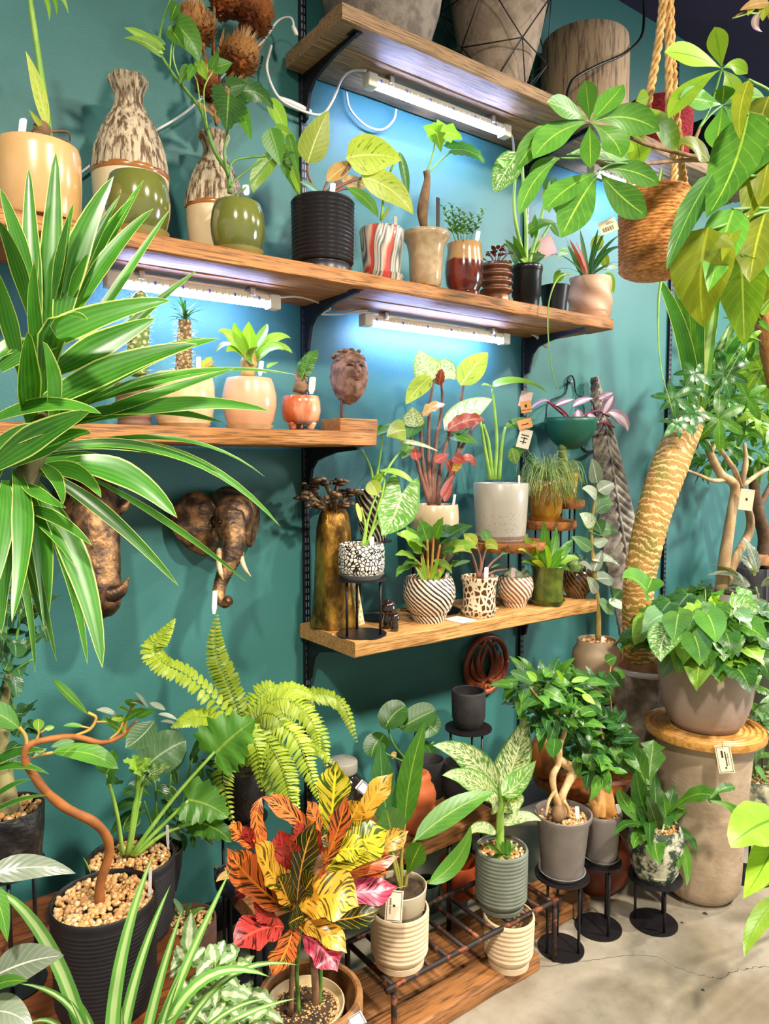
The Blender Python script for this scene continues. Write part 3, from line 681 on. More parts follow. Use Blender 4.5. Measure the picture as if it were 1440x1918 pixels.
# bottle vases
n = N('bark_glaze'); a = n.noise(95, (1, 1, .12), 6, .65); n.bump(a, .9, .01); M_vbark = n.fin(n.mix(n.sm(a, .4, .56), srgb('#6b4f34'), srgb('#d6c3a2')), .6)
M_cream = glaze('#ecd7b0', '#e2c898', 4, .5, .35); M_vline = glaze('#a2672c')
def vase(label, x, d, s):
    o = S(x, d, ZM); k = K(o)*s; t = thing('bottle_vase', label, 'vase', o)
    pr = [(50, 0), (55, 10), (62, 50), (67, 100), (69, 138)]
    part(t, 'body', lathe(o, [(r*k, h*k) for r, h in [(.5, 0)]+pr], 40, None, False), M_cream)
    part(t, 'glaze_line', lathe(o, [(r*k, h*k) for r, h in [(69, 136), (70.5, 140), (70, 146), (68, 148)]], 40, lambda a, z, u: 0, False), M_vline)
    up = [(69.5, 143), (68, 160), (63, 185), (54, 212), (42, 238), (30, 258), (24, 272), (24, 284), (30, 300), (35, 311), (34, 317), (30, 318), (24, 300), (20, 284), (.5, 280)]
    part(t, 'textured_neck', lathe(o, [(r*k, h*k) for r, h in up], 64, lambda a, z, u: .006*noise.noise(V((math.cos(a)*6, math.sin(a)*6, z*9)))+(.006*noise.noise(V((math.cos(a)*2.2, math.sin(a)*2.2, 1)))*(u > .5)), False), M_vbark)
    return t
vase('tall bark textured bottle vase, empty, beside the cream pot', 248, .13, 1.0)
vase('bark textured bottle vase holding dried thistle heads', 405, .11, .78)
# dried thistles: a bunch standing in the second vase
M_dry = mat('#b8844a', '#8a5a30', 20, rough=.9); M_dry2 = mat('#7d4426', '#a8642f', 15, rough=.95); M_dryw = mat('#d9b88a', '#c49a62', 20, rough=.9)
def thistle(label, pts, hx, hy, r, d):
    p0 = P(*pts[0]); t = thing('dried_thistle', label, 'dried flower', p0, 'dried thistles in the bottle vase')
    stem(t, M_dry, pts, 3, d); c = P(hx, hy, d); k = K(c); ax = (c-P(*pts[-2])).normalized(); e1 = ax.orthogonal().normalized(); e2 = ax.cross(e1)
    part(t, 'flower_head', ball(c, r*.62*k, r*.62*k, r*.7*k, 14, 10), M_dry2); fz, tf = [], []
    for i in range(420):                                    # overlapping dry bracts
        v = V((R.gauss(0, 1), R.gauss(0, 1), R.gauss(0, 1))).normalized(); b = c+v*r*k*.55; tip = c+(v+ax*.45).normalized()*r*k*R.uniform(.85, 1.15); sd = v.cross(ax); sd = (sd if sd.length > .01 else e1).normalized()*r*k*.13; m_ = b.lerp(tip, .45)+v*r*k*.08
        fz.append(([b-sd*.6, b+sd*.6, m_+sd, m_-sd, tip], [(0, 1, 2, 3), (3, 2, 4)]))
    for i in range(150):                                    # pale silky tuft
        a = R.uniform(0, 2*PI); q = (e1*math.cos(a)+e2*math.sin(a)); b = c+ax*r*k*.5+q*r*k*R.uniform(0, .5); tip = b+(ax+q*R.uniform(.1, .8)).normalized()*r*k*R.uniform(.5, .95); s_ = q.cross(ax)*r*k*.035; tf.append(([b-s_, b+s_, tip], [(0, 1, 2)]))
    part(t, 'bracts', join(*fz), M_dry2 if R.random() < .6 else M_dry, False, kind='stuff'); part(t, 'tuft', join(*tf), M_dryw, False, kind='stuff')
    for i in range(2): leafpx(t, M_dry, (pts[0][0]+pts[1][0])/2, (pts[0][1]+pts[1][1])/2-10*i, hx+R.uniform(-40, 40), (hy+pts[1][1])/2+R.uniform(-20, 20), 10, 'lance', d, wave=.3, name='dry_leaf')
    return t
v2 = (405, 235, .11)
thistle('dried thistle head highest in the bunch, left', [v2, (392, 150, .12), (375, 60, .13)], 368, 52, 40, .13)
thistle('dried thistle head leaning right at photo top', [v2, (430, 140, .12), (475, 40, .13)], 476, 30, 38, .13)
thistle('large orange dried thistle head near the cable', [v2, (425, 170, .13), (445, 115, .15)], 448, 108, 40, .15)
thistle('small dark dried thistle head low in bunch', [v2, (400, 200, .13), (396, 165, .14)], 392, 165, 30, .14)
thistle('pale dried thistle head at the very top', [v2, (400, 90, .11), (402, 5, .12)], 420, 5, 32, .12)
# olive pots
M_olive = glaze('#6f7434', '#5d632b', 6, 1.0, .16); M_olives = glaze('#a3975a', '#938a50', 6, .7, .3)
def olivepot(name, label, cat, x, s, d=.27):
    o = S(x, d, ZM); k = K(o)*s; t = thing(name, label, cat, o); saucer(t, o, 56, 13, M_olives, k)
    pot(t, o+V((0, 0, 3*k)), [(40, 0), (50, 12), (57, 40), (59, 62), (56, 88), (50, 108), (48, 110)], M_olive, k, depth=16); return t, o, k
olivepot('olive_pot', 'empty glossy olive pot in front of the tall vase', 'pot', 260, 1.0)
t, o, k = olivepot('potted_vine', 'glossy olive pot with a climbing split leaf vine', 'potted plant', 446, .86)
soil(t, o, 40*k, 100*k, M_soil)
stem(t, M_stemd, [(430, 362), (427, 325), (403, 285), (388, 240), (376, 205), (345, 165), (318, 130), (298, 90), (305, 40), (322, -10)], [5, 4.5, 4, 4, 3.5, 3, 2.5, 2], .29, n=40)
stem(t, M_stemd, [(428, 326), (440, 300), (495, 292), (520, 285)], [2.5, 1.5], .3); stem(t, M_stemd, [(430, 350), (446, 332), (490, 300)], [2.5, 1.5], .3); stem(t, M_stemd, [(428, 330), (420, 280), (440, 210), (470, 190)], [3, 1.6], .3); stem(t, M_stemd, [(440, 366), (466, 346), (503, 304)], 1.6, .3)
for a in [((318, 130), (322, 80), (332, 50)), ((376, 205), (368, 150), (352, 130)), ((345, 165), (325, 110), (330, 55)), ((388, 240), (382, 170), (400, 130))]: stem(t, M_stem, list(a), 1.4, .3)
leaves(t, [G1, G3], [(330, 48, 372, 120, 52, 8, -4), (322, 58, 345, 92, 30), (330, 10, 318, 44, 20), (298, 90, 232, 52, 20, -6, -8), (296, 96, 230, 72, 18, 0, -8), (302, 84, 262, 62, 20), (352, 128, 336, 158, 22), (362, 125, 352, 155, 18), (400, 128, 436, 118, 30), (396, 128, 410, 95, 18), (372, 118, 388, 152, 22), (505, 300, 476, 362, 34, -10, 4)], kind='heart', d=.3, face=.8, fold=.2)
leaves(t, [G1, G2], [(428, 178, 424, 246, 74), (440, 172, 512, 205, 46, 6, -14), (452, 208, 470, 262, 28), (432, 165, 462, 158, 40)], kind='selloum', d=.32, face=.75, fold=.2)
leaves(t, [G1, G3], [(500, 186, 532, 262, 30, 8, -4), (505, 240, 526, 312, 42), (520, 270, 562, 330, 28), (540, 250, 560, 332, 20), (520, 290, 556, 366, 26, 8, 0), (512, 240, 555, 262, 24), (530, 300, 563, 290, 22), (548, 315, 562, 365, 18)], kind='ovate', d=.31, face=.8)
stick(t, 462, 346, 366, 12, .3, -2)
# black ribbed pot
M_blkp = mat('#1f1d22', rough=.35); o = S(605, .24, ZM); k = K(o); t = thing('potted_philodendron', 'black ribbed pot with yellow green variegated philodendron', 'potted plant', o)
pot(t, o, [(52, 0), (53, 14), (51, 16), (51, 19)]+ribs(20, 134, 55, 57, 15, 2.5, 4), M_blkp, k, depth=10, sharp=60); soil(t, o, 53*k, 128*k, M_soil)
for a in [((595, 362), (578, 330), (576, 300)), ((610, 362), (640, 330), (658, 303)), ((612, 362), (650, 342), (682, 332)), ((606, 364), (608, 352), (613, 341)), ((616, 364), (630, 350), (641, 341)), ((620, 364), (640, 354), (652, 353))]: stem(t, M_brst, list(a), 2.6, .25)
leaves(t, GY, [(576, 306, 616, 206, 56, -3, 0), (648, 296, 752, 300, 70, 2, -8, .06), (676, 330, 774, 402, 52, 10, -8, .08)], kind='ovate', d=.26, face=.75)
leaves(t, GPE, [(612, 340, 662, 302, 30), (640, 340, 690, 350, 26)], kind='lance', d=.25, face=.8); leaves(t, G1, [(650, 352, 708, 408, 26, 8, -4, .06), (600, 362, 560, 340, 20)], kind='lance', d=.27)
stick(t, 622, 343, 364, 10, .28, 2)
# marbled pot
n = N('marbled_clay'); nz = n.noise(5.5, (1, 1, .35), 3); sp = n.n('SeparateXYZ'); n.l(n.coord(), sp.inputs[0])
f = n.math('FRACT', n.math('ADD', n.math('MULTIPLY', n.math('SUBTRACT', sp.outputs[0], sp.outputs[1]), 6.0), n.math('MULTIPLY', nz, 4.2)))
rp = n.n('ValToRGB'); n.l(f, rp.inputs[0]); e = rp.color_ramp.elements
for i, (p_, c_) in enumerate([(0, '#e3d2bb'), (.16, '#2e4a54'), (.24, '#e3d2bb'), (.36, '#24404a'), (.5, '#d8c4ae'), (.58, '#c8483c'), (.7, '#c8483c'), (.74, '#1f3840'), (.88, '#d8c4ae'), (1, '#3c5a62')]):
    x = e[i] if i < 2 else e.new(p_); x.position = p_; x.color = srgb(c_)
M_marb = n.fin(rp.outputs[0], .35, 0, .3)
o = S(715, .26, ZM); k = K(o); t = thing('potted_alocasia', 'marbled red teal and cream pot with thin drooping leaf', 'potted plant', o)
saucer(t, o, 41, 14, M_marb, k); pot(t, o+V((0, 0, 3*k)), [(32, 0), (33, 10), (38, 50), (42, 92), (41, 95)], M_marb, k, depth=10); soil(t, o, 38*k, 90*k, M_soil)
stem(t, M_stem, [(714, 412), (722, 350), (738, 305), (746, 285)], [3, 2], .27); leaves(t, GSH, [(748, 284, 764, 372, 18, 2, 0, .02)], kind='lance', d=.28, face=.5); leaves(t, GY, [(714, 415, 730, 385, 6)], kind='lance', d=.27)
stick(t, 741, 404, 422, 6, .27)
# beige flared vase pot with caudex plant
M_beig = glaze('#b9a27e', '#a68c68', 40, .7, .28); M_gold = mat('#b98a3a', rough=.3, metal=.9)
o = S(797, .26, ZM); k = K(o); t = thing('potted_caudex_plant', 'beige flared pot on gold feet with swollen stem plant', 'potted plant', o)
for a in range(3): part(t, 'foot', ball(o+V((24*k*math.cos(a*2.1+3.9), 24*k*math.sin(a*2.1+3.9), 5*k)), 8*k, None, 6*k, 10, 8), M_gold)
pot(t, o+V((0, 0, 8*k)), [(24, 0), (29, 6), (31, 30), (32, 60), (36, 78), (43, 88), (45.5, 94), (44, 98)], M_beig, k, depth=10); soil(t, o, 36*k, 100*k, M_soil)
stem(t, M_bark, [(794, 426), (791, 395), (796, 362), (800, 336), (798, 320)], [7, 10.5, 9, 6, 6], .26, 'caudex', 12); stem(t, M_stem, [(799, 322), (808, 296), (816, 262), (818, 248)], 2, .26); stem(t, M_stem, [(800, 326), (828, 298), (846, 282)], 1.8, .26)
leaves(t, G3, [(818, 250, 866, 262, 46, 4, -6, .02), (818, 250, 792, 236, 40), (818, 250, 826, 286, 34)], kind='ivy', d=.27, face=.8); leaves(t, GSH, [(846, 280, 908, 306, 40, 6, -8)], kind='selloum', d=.27, face=.6)
p = P(820, 400, .29); part(t, 'marker', box(p.x-.007, p.x+.007, p.y-.001, p.y+.001, P(818, 430, .29).z, P(820, 370, .29).z), M_ink, False)
# brown red pot with succulent sprigs
n = N('brown_red_glaze'); sp = n.n('SeparateXYZ'); n.l(n.coord(), sp.inputs[0]); zz = n.math('ADD', sp.outputs[2], n.math('MULTIPLY', n.noise(18), .03))
M_bred = n.fin(n.mix(n.sm(zz, .128, .136), n.mix(n.sm(n.noise(12, (1, 1, .3)), .4, .6), srgb('#6e2414'), srgb('#3a120e')), srgb('#b08a5c')), .18, 0, 1)
o = S(869, .26, ZM); k = K(o); t = thing('potted_succulent', 'glossy brown red pot with small leaved succulent sprigs', 'potted plant', o)
pot(t, o, [(30, 0), (31, 8), (27, 11), (27, 14)]+[(33, 24), (36, 45), (36, 62)]+[(33, 80), (32, 92), (33, 98)], M_bred, k, depth=10); soil(t, o, 30*k, 90*k, M_soil)
lib = leaf_lib('crass', GGR, 'ellip', 3, 1, .6, .1); lib3 = leaf_lib('crassb', G1, 'ellip', 3, 1, .5, .1)
for x, y in [(830, 388), (845, 384), (860, 392), (884, 402), (905, 394), (870, 400), (848, 402)]:
    d = .26+R.uniform(-.03, .05); b = P(866+(x-866)*.35, 452, d); tp_ = P(x, y, d); m_ = b.lerp(tp_, .5)+V((0, 0, .004)); part(t, 'stem', tube([b, m_, tp_], .0016, 5, 6), M_stemd)
    for i in range(9):
        pp = b.lerp(tp_, .25+.75*i/8); a = i*1.9
        for s in (0, PI): put_leaf(t, lib if i % 2 else lib3, pp, V((math.cos(a+s), math.sin(a+s), .6)), V((0, 0, 1)), .021*(1.15-.06*i))
stick(t, 893, 433, 452, 8, .29, 3)
# copper ribbed pot
o = S(929, .27, ZM); k = K(o); t = thing('potted_peperomia', 'copper ribbed pot with small burgundy leaved plant', 'potted plant', o)
M_cop = mat('#7d5846', '#8f6650', 9, rough=.38, metal=.75)
pot(t, o, [(25, 0), (25, 12), (23, 14)]+ribs(15, 72, 24, 25, 4, 7, 8), M_cop, k, depth=8, sharp=80); soil(t, o, 22*k, 68*k, M_soil)
lib = leaf_lib('burg', GBU, 'ovate', 4, 1, .6, .25)
for i in range(34):
    a = R.uniform(0, 6.3); e = R.uniform(.3, 1.35); L = R.uniform(.028, .062); dv = V((math.cos(a)*math.cos(e), math.sin(a)*math.cos(e), math.sin(e))); b = o+V((0, 0, 68*k)); q = b+dv*L; part(t, 'stem', tube([b, b+dv*L*.6, q], .0011, 4, 3), GBU) if i % 2 else None
    put_leaf(t, lib, q, V((dv.x, dv.y, R.uniform(-.3, .3))), V((0, 0, 1)), R.uniform(.018, .03))
# nursery pot
M_plas = mat('#0f0f12', rough=.3); o = S(985, .26, ZM); k = K(o); t = thing('potted_aroid', 'black plastic nursery pot with tall pale stems', 'potted plant', o)
pot(t, o, [(23, 0), (25, 22), (27, 24), (28, 64), (29, 66), (29, 69), (30, 70), (30, 78)], M_plas, k, depth=10); soil(t, o, 27*k, 70*k, M_soil)
for a in [((984, 495), (968, 430), (962, 380), (966, 320)), ((985, 495), (985, 420), (980, 350), (978, 300)), ((990, 495), (1005, 440), (1020, 380), (1030, 340)), ((990, 495), (1010, 455), (1030, 420)), ((984, 495), (960, 470), (945, 455))]: stem(t, M_stem, list(a), [4, 2.4], .27)
leaves(t, GV, [(970, 285, 926, 362, 52, -6, 6, .02), (955, 320, 930, 298, 12)], kind='ovate', d=.28, face=.85); leaves(t, [G1, G2], [(1030, 340, 1042, 400, 30), (992, 430, 1044, 420, 20, 0, -8), (996, 480, 1016, 452, 22), (988, 490, 1022, 478, 24), (970, 488, 945, 448, 22), (978, 480, 960, 440, 18), (1000, 440, 1002, 400, 16), (1030, 420, 1048, 445, 18)], kind='heart', d=.27, face=.75)
leaves(t, GY, [(1028, 352, 1028, 400, 26)], kind='ovate', d=.26, face=.8)
hangtag(t, 1022, 462, .29, 32, 40, 20, mat('#f2c9cf', rough=.6), False)
o = S(1038, .25, ZM); simplepot('nursery_pot', 'empty short black plastic pot beside the twisted pot', 'pot', o, [(21, 0), (23, 22), (27, 48), (28, 52)], M_plas, K(o), depth=30)
# twisted beige pink pot
o = S(1103, .26, ZM); k = K(o); t = thing('potted_bromeliad', 'pale twisted pot with thin arching leaves at shelf end', 'potted plant', o); M_twist = mat('#d3a78a', '#c89a7c', 6, rough=.55)
saucer(t, o, 41, 14, M_twist, k)
pot(t, o+V((0, 0, 4*k)), [(34, 0)]+[(37+3*math.sin(i/10*PI), 6+i*6.6) for i in range(11)], M_twist, k, t=3, depth=8, seg=60, fr=lambda a, z: 2.4*math.sin(3*a+z*.055*3)); soil(t, o, 35*k, 66*k, M_soil)
leaves(t, [G2, GSH], [(1098, 518, 1030, 478, 9, -4, -14, .05), (1098, 516, 1052, 432, 8, -6, -8), (1105, 516, 1168, 462, 14, -4, -14, .06), (1108, 516, 1172, 492, 10, 0, -8, .08), (1095, 518, 1040, 506, 8, 0, -8, .05), (1104, 514, 1140, 422, 8, -6, 0), (1100, 514, 1086, 430, 9, 0, 0), (1108, 514, 1160, 440, 8, -6, -6), (1102, 514, 1120, 428, 8), (1090, 516, 1062, 458, 9)], kind='strap', d=.27, face=.5)
leaves(t, GRD, [(1096, 512, 1066, 448, 8), (1100, 512, 1078, 452, 7)], kind='strap', d=.28); leaves(t, GY, [(1112, 470, 1124, 442, 24), (1128, 505, 1152, 498, 26), (1135, 500, 1128, 470, 18)], kind='round', d=.24, face=.9); leaves(t, G3, [(1132, 520, 1150, 550, 30), (1050, 512, 1036, 536, 20), (1060, 470, 1044, 485, 16)], kind='heart', d=.29, face=.8)
stem(t, M_stem, [(1070, 512, .3), (1046, 520, .34), (1030, 556, .37), (1026, 600, .37), (1030, 670, .35), (1042, 728, .34)], [1.5, 1.5, 1.2, .8], .3, 'trailing_stem')

# ================================================================== LEFT SHELF
o = S(252, .2, ZL); k = K(o); t = thing('potted_cactus', 'brown ribbed pot with a tall narrow cactus behind leaves', 'potted plant', o)
M_rib = mat('#6d4c3c', '#7d5a48', 10, rough=.6); pot(t, o, ribs(0, 80, 28, 34, 6, 2, 6), M_rib, k, depth=8); gravel(t, o, 30*k, 74*k, PEB, .005, 60)
n = N('cactus_skin'); v = n.voro(70); n.bump(v, .6, .006); M_cact = n.fin(n.mix(n.sm(v, .2, .5), srgb('#c9c88a'), srgb('#5f7a34')), .6)
M_spine = mat('#efe8cc', rough=.6)
def spines(th, c0, c1, r, n, L, par=None):
    gs = []; c0, c1 = V(c0), V(c1); ax = (c1-c0).normalized(); e = ax.orthogonal().normalized(); f_ = ax.cross(e)
    for i in range(n):
        a = R.uniform(0, 2*PI); dv = (e*math.cos(a)+f_*math.sin(a)); p = c0.lerp(c1, R.random())+dv*r; q = p+(dv+V((R.uniform(-1, 1), R.uniform(-1, 1), R.uniform(-1, 1)))*.6)*L; s = ax*L*.06; gs.append(([p-s, p+s, q], [(0, 1, 2)]))
    part(par or th, 'spines', join(*gs), M_spine, False, kind='stuff')
c0, c1 = P(256, 704, .2), P(264, 545, .2); part(t, 'cactus_body', tube([c0, c0.lerp(c1, .5), c0.lerp(c1, .9), c1], [.024, .026, .022, .006], 18, 30, lambda a, u: .1*math.sin(a*9)), M_cact); spines(t, c0, c1, .026, 260, .012)
o = S(345, .21, ZL); k = K(o); t = thing('potted_pachypodium', 'wide cream pot with spiny trunk and palm like crown', 'potted plant', o)
M_peach = glaze('#e6cda2', '#d9bb8a', 30, .7, .3); saucer(t, o, 50, 9, M_peach, k); pot(t, o+V((0, 0, 3*k)), [(42, 0), (52, 14), (57, 45), (57, 75), (53, 96), (51, 99)], M_peach, k, depth=8); gravel(t, o, 50*k, 94*k, PEB, .005, 90)
c0, c1 = P(344, 698, .21), P(346, 600, .21); n = N('pachypodium_bark'); v = n.voro(110); n.bump(v, .8, .006); part(t, 'trunk', tube([c0, c0.lerp(c1, .5), c1], [.023, .02, .016], 14, 16), n.fin(n.mix(n.sm(v, .2, .6), srgb('#cfae74'), srgb('#6d5638')), .8)); spines(t, c0, c1, .02, 180, .012)
rosette(t, leaf_lib('pachy', leafm('pachy', '#1f5a3a', '#35784a', '#b8d6a0', vs=0), 'strap', 3, 1, .13, .35), c1, 34, .055, (-15, 80))
leaves(t, GY, [(378, 700, 396, 668, 20), (385, 700, 410, 690, 18), (380, 700, 372, 674, 14)], kind='wavy', d=.24, face=.7); leaves(t, GPE, [(382, 690, 402, 676, 10)], kind='wavy', d=.25); stick(t, 372, 668, 702, 9, .25)
o = S(468, .22, ZL); k = K(o); t = thing('potted_bromeliad', 'round peach speckled pot with bright green bromeliad', 'potted plant', o)
M_pch = glaze('#e0b48e', '#cf9a74', 4, .7, .3); saucer(t, o, 46, 9, M_peach, k); pot(t, o+V((0, 0, 3*k)), [(34, 0), (44, 14), (50, 42), (50, 62), (45, 84), (42, 92)], M_pch, k, depth=8); gravel(t, o, 40*k, 86*k, PEB, .005, 60)
part(t, 'stem_base', tube([P(463, 705, .22), P(466, 680, .22), P(468, 660, .22)], [.018, .024, .016], 12, 10), mat('#9a8a4a', '#c2a060', 30, rough=.7))
leaves(t, G3, [(468, 668, 466, 602, 32, 0, 0, .03), (468, 668, 500, 606, 24, 8, -8), (468, 668, 440, 604, 22, -8, -6), (468, 672, 545, 634, 24, 6, -18), (470, 676, 548, 662, 26, 6, -18, .04), (470, 682, 530, 656, 28, 6, -14, .08), (466, 672, 408, 622, 24, -6, -16), (464, 676, 404, 660, 24, -4, -20), (464, 680, 424, 660, 26, -4, -12, .07), (468, 682, 480, 650, 34, 0, -4, .07), (500, 690, 522, 678, 14), (480, 690, 500, 700, 10)], kind='lance', d=.22, face=.55, fold=.35)
stick(t, 487, 676, 704, 9, .25, 3)
o = S(564, .22, ZL); k = K(o); t = thing('potted_cycad', 'orange brown glazed pot on three feet with small cycad', 'potted plant', o)
n = N('orange_glaze'); a = n.noise(14, (1, 1, .4), 5); M_org = n.fin(n.mix(n.sm(a, .4, .6), srgb('#b8552a'), srgb('#dca07a')), .2, 0, 1)
part(t, 'tray', lathe(o, [(.0005, 0), (40*k, 0), (42*k, 3*k), (.0005, 3*k)], 30, None, False), M_blkp)
for a in range(3): part(t, 'foot', tube([o+V((18*k*math.cos(a*2.1-.9), 18*k*math.sin(a*2.1-.9), 3*k)), o+V((22*k*math.cos(a*2.1-.9), 22*k*math.sin(a*2.1-.9), 18*k))], [6*k, 9*k], 10, 3), M_org)
pot(t, o+V((0, 0, 13*k)), [(22, 0), (33, 8), (37, 25), (36, 42), (33, 52)], M_org, k, depth=6); gravel(t, o, 30*k, 61*k, PEBD, .004, 50)
part(t, 'trunk', tube([P(561, 735, .22), P(563, 720, .22), P(564, 710, .22)], [.018, .02, .012], 10, 6, lambda a, u: .2*math.sin(a*7+u*9)), M_bark)
def frond(th, pts, d, w, n, m, name='frond', par=None, rach=1.2, kind='strap', drop=.25, tip=.25, nar=.24):
    # a feather leaf: midrib with two rows of leaflets
    c = curve([q3(t_, d) for t_ in pts], n); k = K(c[n//2]); gs = []; tc = (CAM-c[n//2]).normalized()
    for i in range(1, n+1):
        p = c[i]; tg = (c[i]-c[i-1]).normalized(); u = i/n; L = w*k*min(1, .45+u*2.4)*(1 if u < .6 else 1-(1-tip)*((u-.6)/.4)**1.3)
        nn = (tc*.7+V((0, 0, .6))).normalized(); sd = tg.cross(nn).normalized()
        for s in (-1, 1):
            dv = (sd*s+tg*.35-nn*drop+V((R.uniform(-1, 1), R.uniform(-1, 1), R.uniform(-1, 1)))*.12).normalized(); e = p+dv*L
            sp2 = (c[-1]-c[0]).length/n*.62; up = (nn+V((R.uniform(-1, 1), R.uniform(-1, 1), R.uniform(-1, 1)))*.3).normalized()
            side = dv.cross(up).normalized(); mid = p+dv*L*.5+up*L*.08
            W = min(L*nar, sp2*1.25)
            vs = [p, p+dv*L*.18+side*W, p+dv*L*.18-side*W, mid+side*W*.95, mid-side*W*.95, p+dv*L*.82+side*W*.6, p+dv*L*.82-side*W*.6, e-up*L*.05]
            gs.append((vs, [(0, 2, 1), (1, 2, 4, 3), (3, 4, 6, 5), (5, 6, 7)], [(.5, 0), (.9, .2), (.1, .2), (.9, .5), (.1, .5), (.85, .8), (.15, .8), (.5, 1)]))
    gs.append(tube(c[::max(1, n//8)], [rach*k, rach*k*.4], 5, n))
    return part(par or th, name, join(*gs), m)
frond(t, [(564, 712), (572, 690), (582, 668), (594, 656)], .23, 15, 20, G1); frond(t, [(564, 712), (566, 690), (570, 668)], .22, 12, 16, G1); leaves(t, GBU, [(562, 715, 555, 690, 5), (560, 715, 550, 700, 4), (566, 715, 572, 700, 5)], kind='strap', d=.23)
stick(t, 583, 706, 738, 12, .25, 3, mat('#e8c2c0', rough=.6))
# carved face on a block
o = S(648, .2, ZL); k = K(o); t = thing('face_sculpture', 'weathered stone face sculpture on a pin and wood block', 'sculpture', o)
b = P(620, 800, .2); b2 = P(690, 800, .2); part(t, 'block', box(b.x, b2.x, -.25, -.14, ZL, ZL+26*k, .003), M_shelf)
part(t, 'pin', tube([S(640, .2, ZL+22*k), P(640, 748, .2)], 3*k, 8, 3), mat('#5a3428', rough=.5))
c = P(654, 706, .2); tcam = (CAM-c).normalized(); fdir = V((tcam.x*.85+RT.x*.38, tcam.y*.85+RT.y*.38, .12)).normalized(); sdv = V((0, 0, 1)).cross(fdir).normalized(); uv_ = fdir.cross(sdv).normalized()
def facefn(v):
    q = V(v)-c; a, b_, f_ = q.dot(sdv)/(36*k), q.dot(uv_)/(50*k), q.normalized().dot(fdir); r = 1+.05*noise.noise(q*45)+.03*noise.noise(q*120)-.1*max(0, -b_)*abs(a)
    if f_ > 0: g = lambda x, y, s, s2: math.exp(-((a-x)/s)**2-((b_-y)/s2)**2); r += f_*(-.16*(g(-.3, .3, .2, .1)+g(.3, .3, .2, .1))+.08*g(0, .45, .6, .07)+.06*(g(-.4, .05, .22, .16)+g(.4, .05, .22, .16))-.1*g(0, -.2, .32, .05)+.1*g(0, -.55, .5, .25))
    return c+q*r
M_face = mat('#a8806a', '#6a4a3a', 34, rough=.75, bump=.5); part(t, 'face', ball(c, 36*k, 36*k, 51*k, 48, 40, facefn), M_face)
sf = lambda a, b_, h=0: c+sdv*(a*36*k)+uv_*(b_*50*k)+fdir*((math.sqrt(max(0, 1-a*a-b_*b_))*36+h)*k)
part(t, 'nose', tube([sf(0, .4, 0), sf(0, .22, 4), sf(0, .06, 9), sf(0, 0, 5)], [2*k, 3*k, 4.4*k, 2.5*k], 10, 14), M_face)
for sx in (-1, 1):
    part(t, 'eyelid', tube([sf(sx*.5, .27, -1), sf(sx*.32, .31, 0), sf(sx*.16, .26, -1)], [.8*k, 2*k, .8*k], 8, 10), mat('#3a2820', rough=.8)); part(t, 'eyebrow', tube([sf(sx*.58, .4, 0), sf(sx*.34, .48, 1), sf(sx*.12, .42, 2)], [1*k, 2.4*k, 2*k], 8, 10), M_face)
part(t, 'lips', join(tube([sf(-.32, -.1, 0), sf(-.1, -.15, 2), sf(0, -.17, 2), sf(.1, -.15, 2), sf(.32, -.1, 0)], [.6*k, 2*k, 2*k, 2*k, .6*k], 8, 14), tube([sf(-.28, -.14, 0), sf(0, -.25, 3), sf(.28, -.14, 0)], [.6*k, 2.6*k, .6*k], 8, 14)), mat('#7d4638', '#6a3c30', 40, rough=.7))
part(t, 'hair', join(*[ball(sf(R.uniform(-.8, .8), R.uniform(.56, .78), 0) if i < 26 else c+V((R.uniform(-18, 18)*k, R.uniform(-18, 18)*k, 46*k)), R.uniform(4, 8)*k, None, R.uniform(3, 6)*k, 8, 6, lambda v: v+noise.noise_vector(v*70)*.004) for i in range(34)]), mat('#5f4436', '#8a6a54', 30, rough=.8))

# ================================================================== STANDS AND PATTERNED GLAZES
M_std = mat('#221f22', rough=.45, metal=.4); M_steel = mat('#9c9a96', rough=.35, metal=.25)
def stand(label, o, r, h, rods=3, ph=.5, group='black round plant stands', rr=3, name='plant_stand', m=None, rtop=None):
    o = V(o); t = thing(name, label, 'plant stand', o, group); m = m or M_std; rt = rtop or r
    part(t, 'base', lathe(o, [(.0005, 0), (r, 0), (r, .004), (.0005, .004)], 40, None, False), m, sharp=30)
    part(t, 'top', lathe(o+V((0, 0, h-.005)), [(.0005, 0), (rt, 0), (rt, .005), (.0005, .005)], 40, None, False), m, sharp=30)
    for i in range(rods):
        a = ph+2*PI*i/rods; q = V((math.cos(a), math.sin(a), 0))*min(r, rt)*.78; part(t, 'rod', tube([o+q+V((0, 0, .004)), o+q+V((0, 0, h-.004))], .0042, 8, 1), m)
    return t
def swirlm(c1, c2, n_, tw, lo=.35, hi=.6, rough=.35, coat=.3):
    n = N('swirl_'+c1.strip('#')); sp = n.n('SeparateXYZ'); n.l(n.coord(), sp.inputs[0]); an = n.math('ARCTAN2', sp.outputs[1], sp.outputs[0])
    f = n.math('FRACT', n.math('ADD', n.math('ADD', n.math('MULTIPLY', an, n_/(2*PI)), n.math('MULTIPLY', sp.outputs[2], tw)), n.math('MULTIPLY', n.noise(25), .5)))
    g = n.math('ABSOLUTE', n.math('SUBTRACT', f, .5)); return n.fin(n.mix(n.sm(n.math('MULTIPLY', g, 2.0), lo, hi), srgb(c1), srgb(c2)), rough, 0, coat)
def crackm(c1, c2, sc, wd, rough=.5, coat=0, feat='DISTANCE_TO_EDGE', st=(1, 1, 1), inv=False):
    n = N('crackle_'+c1.strip('#')); v = n.voro(sc, st, feat); m = n.sm(v, wd*.6, wd); n.bump(m, .7, .004); return n.fin(n.mix(m, srgb(c2), srgb(c1)), rough, 0, coat)

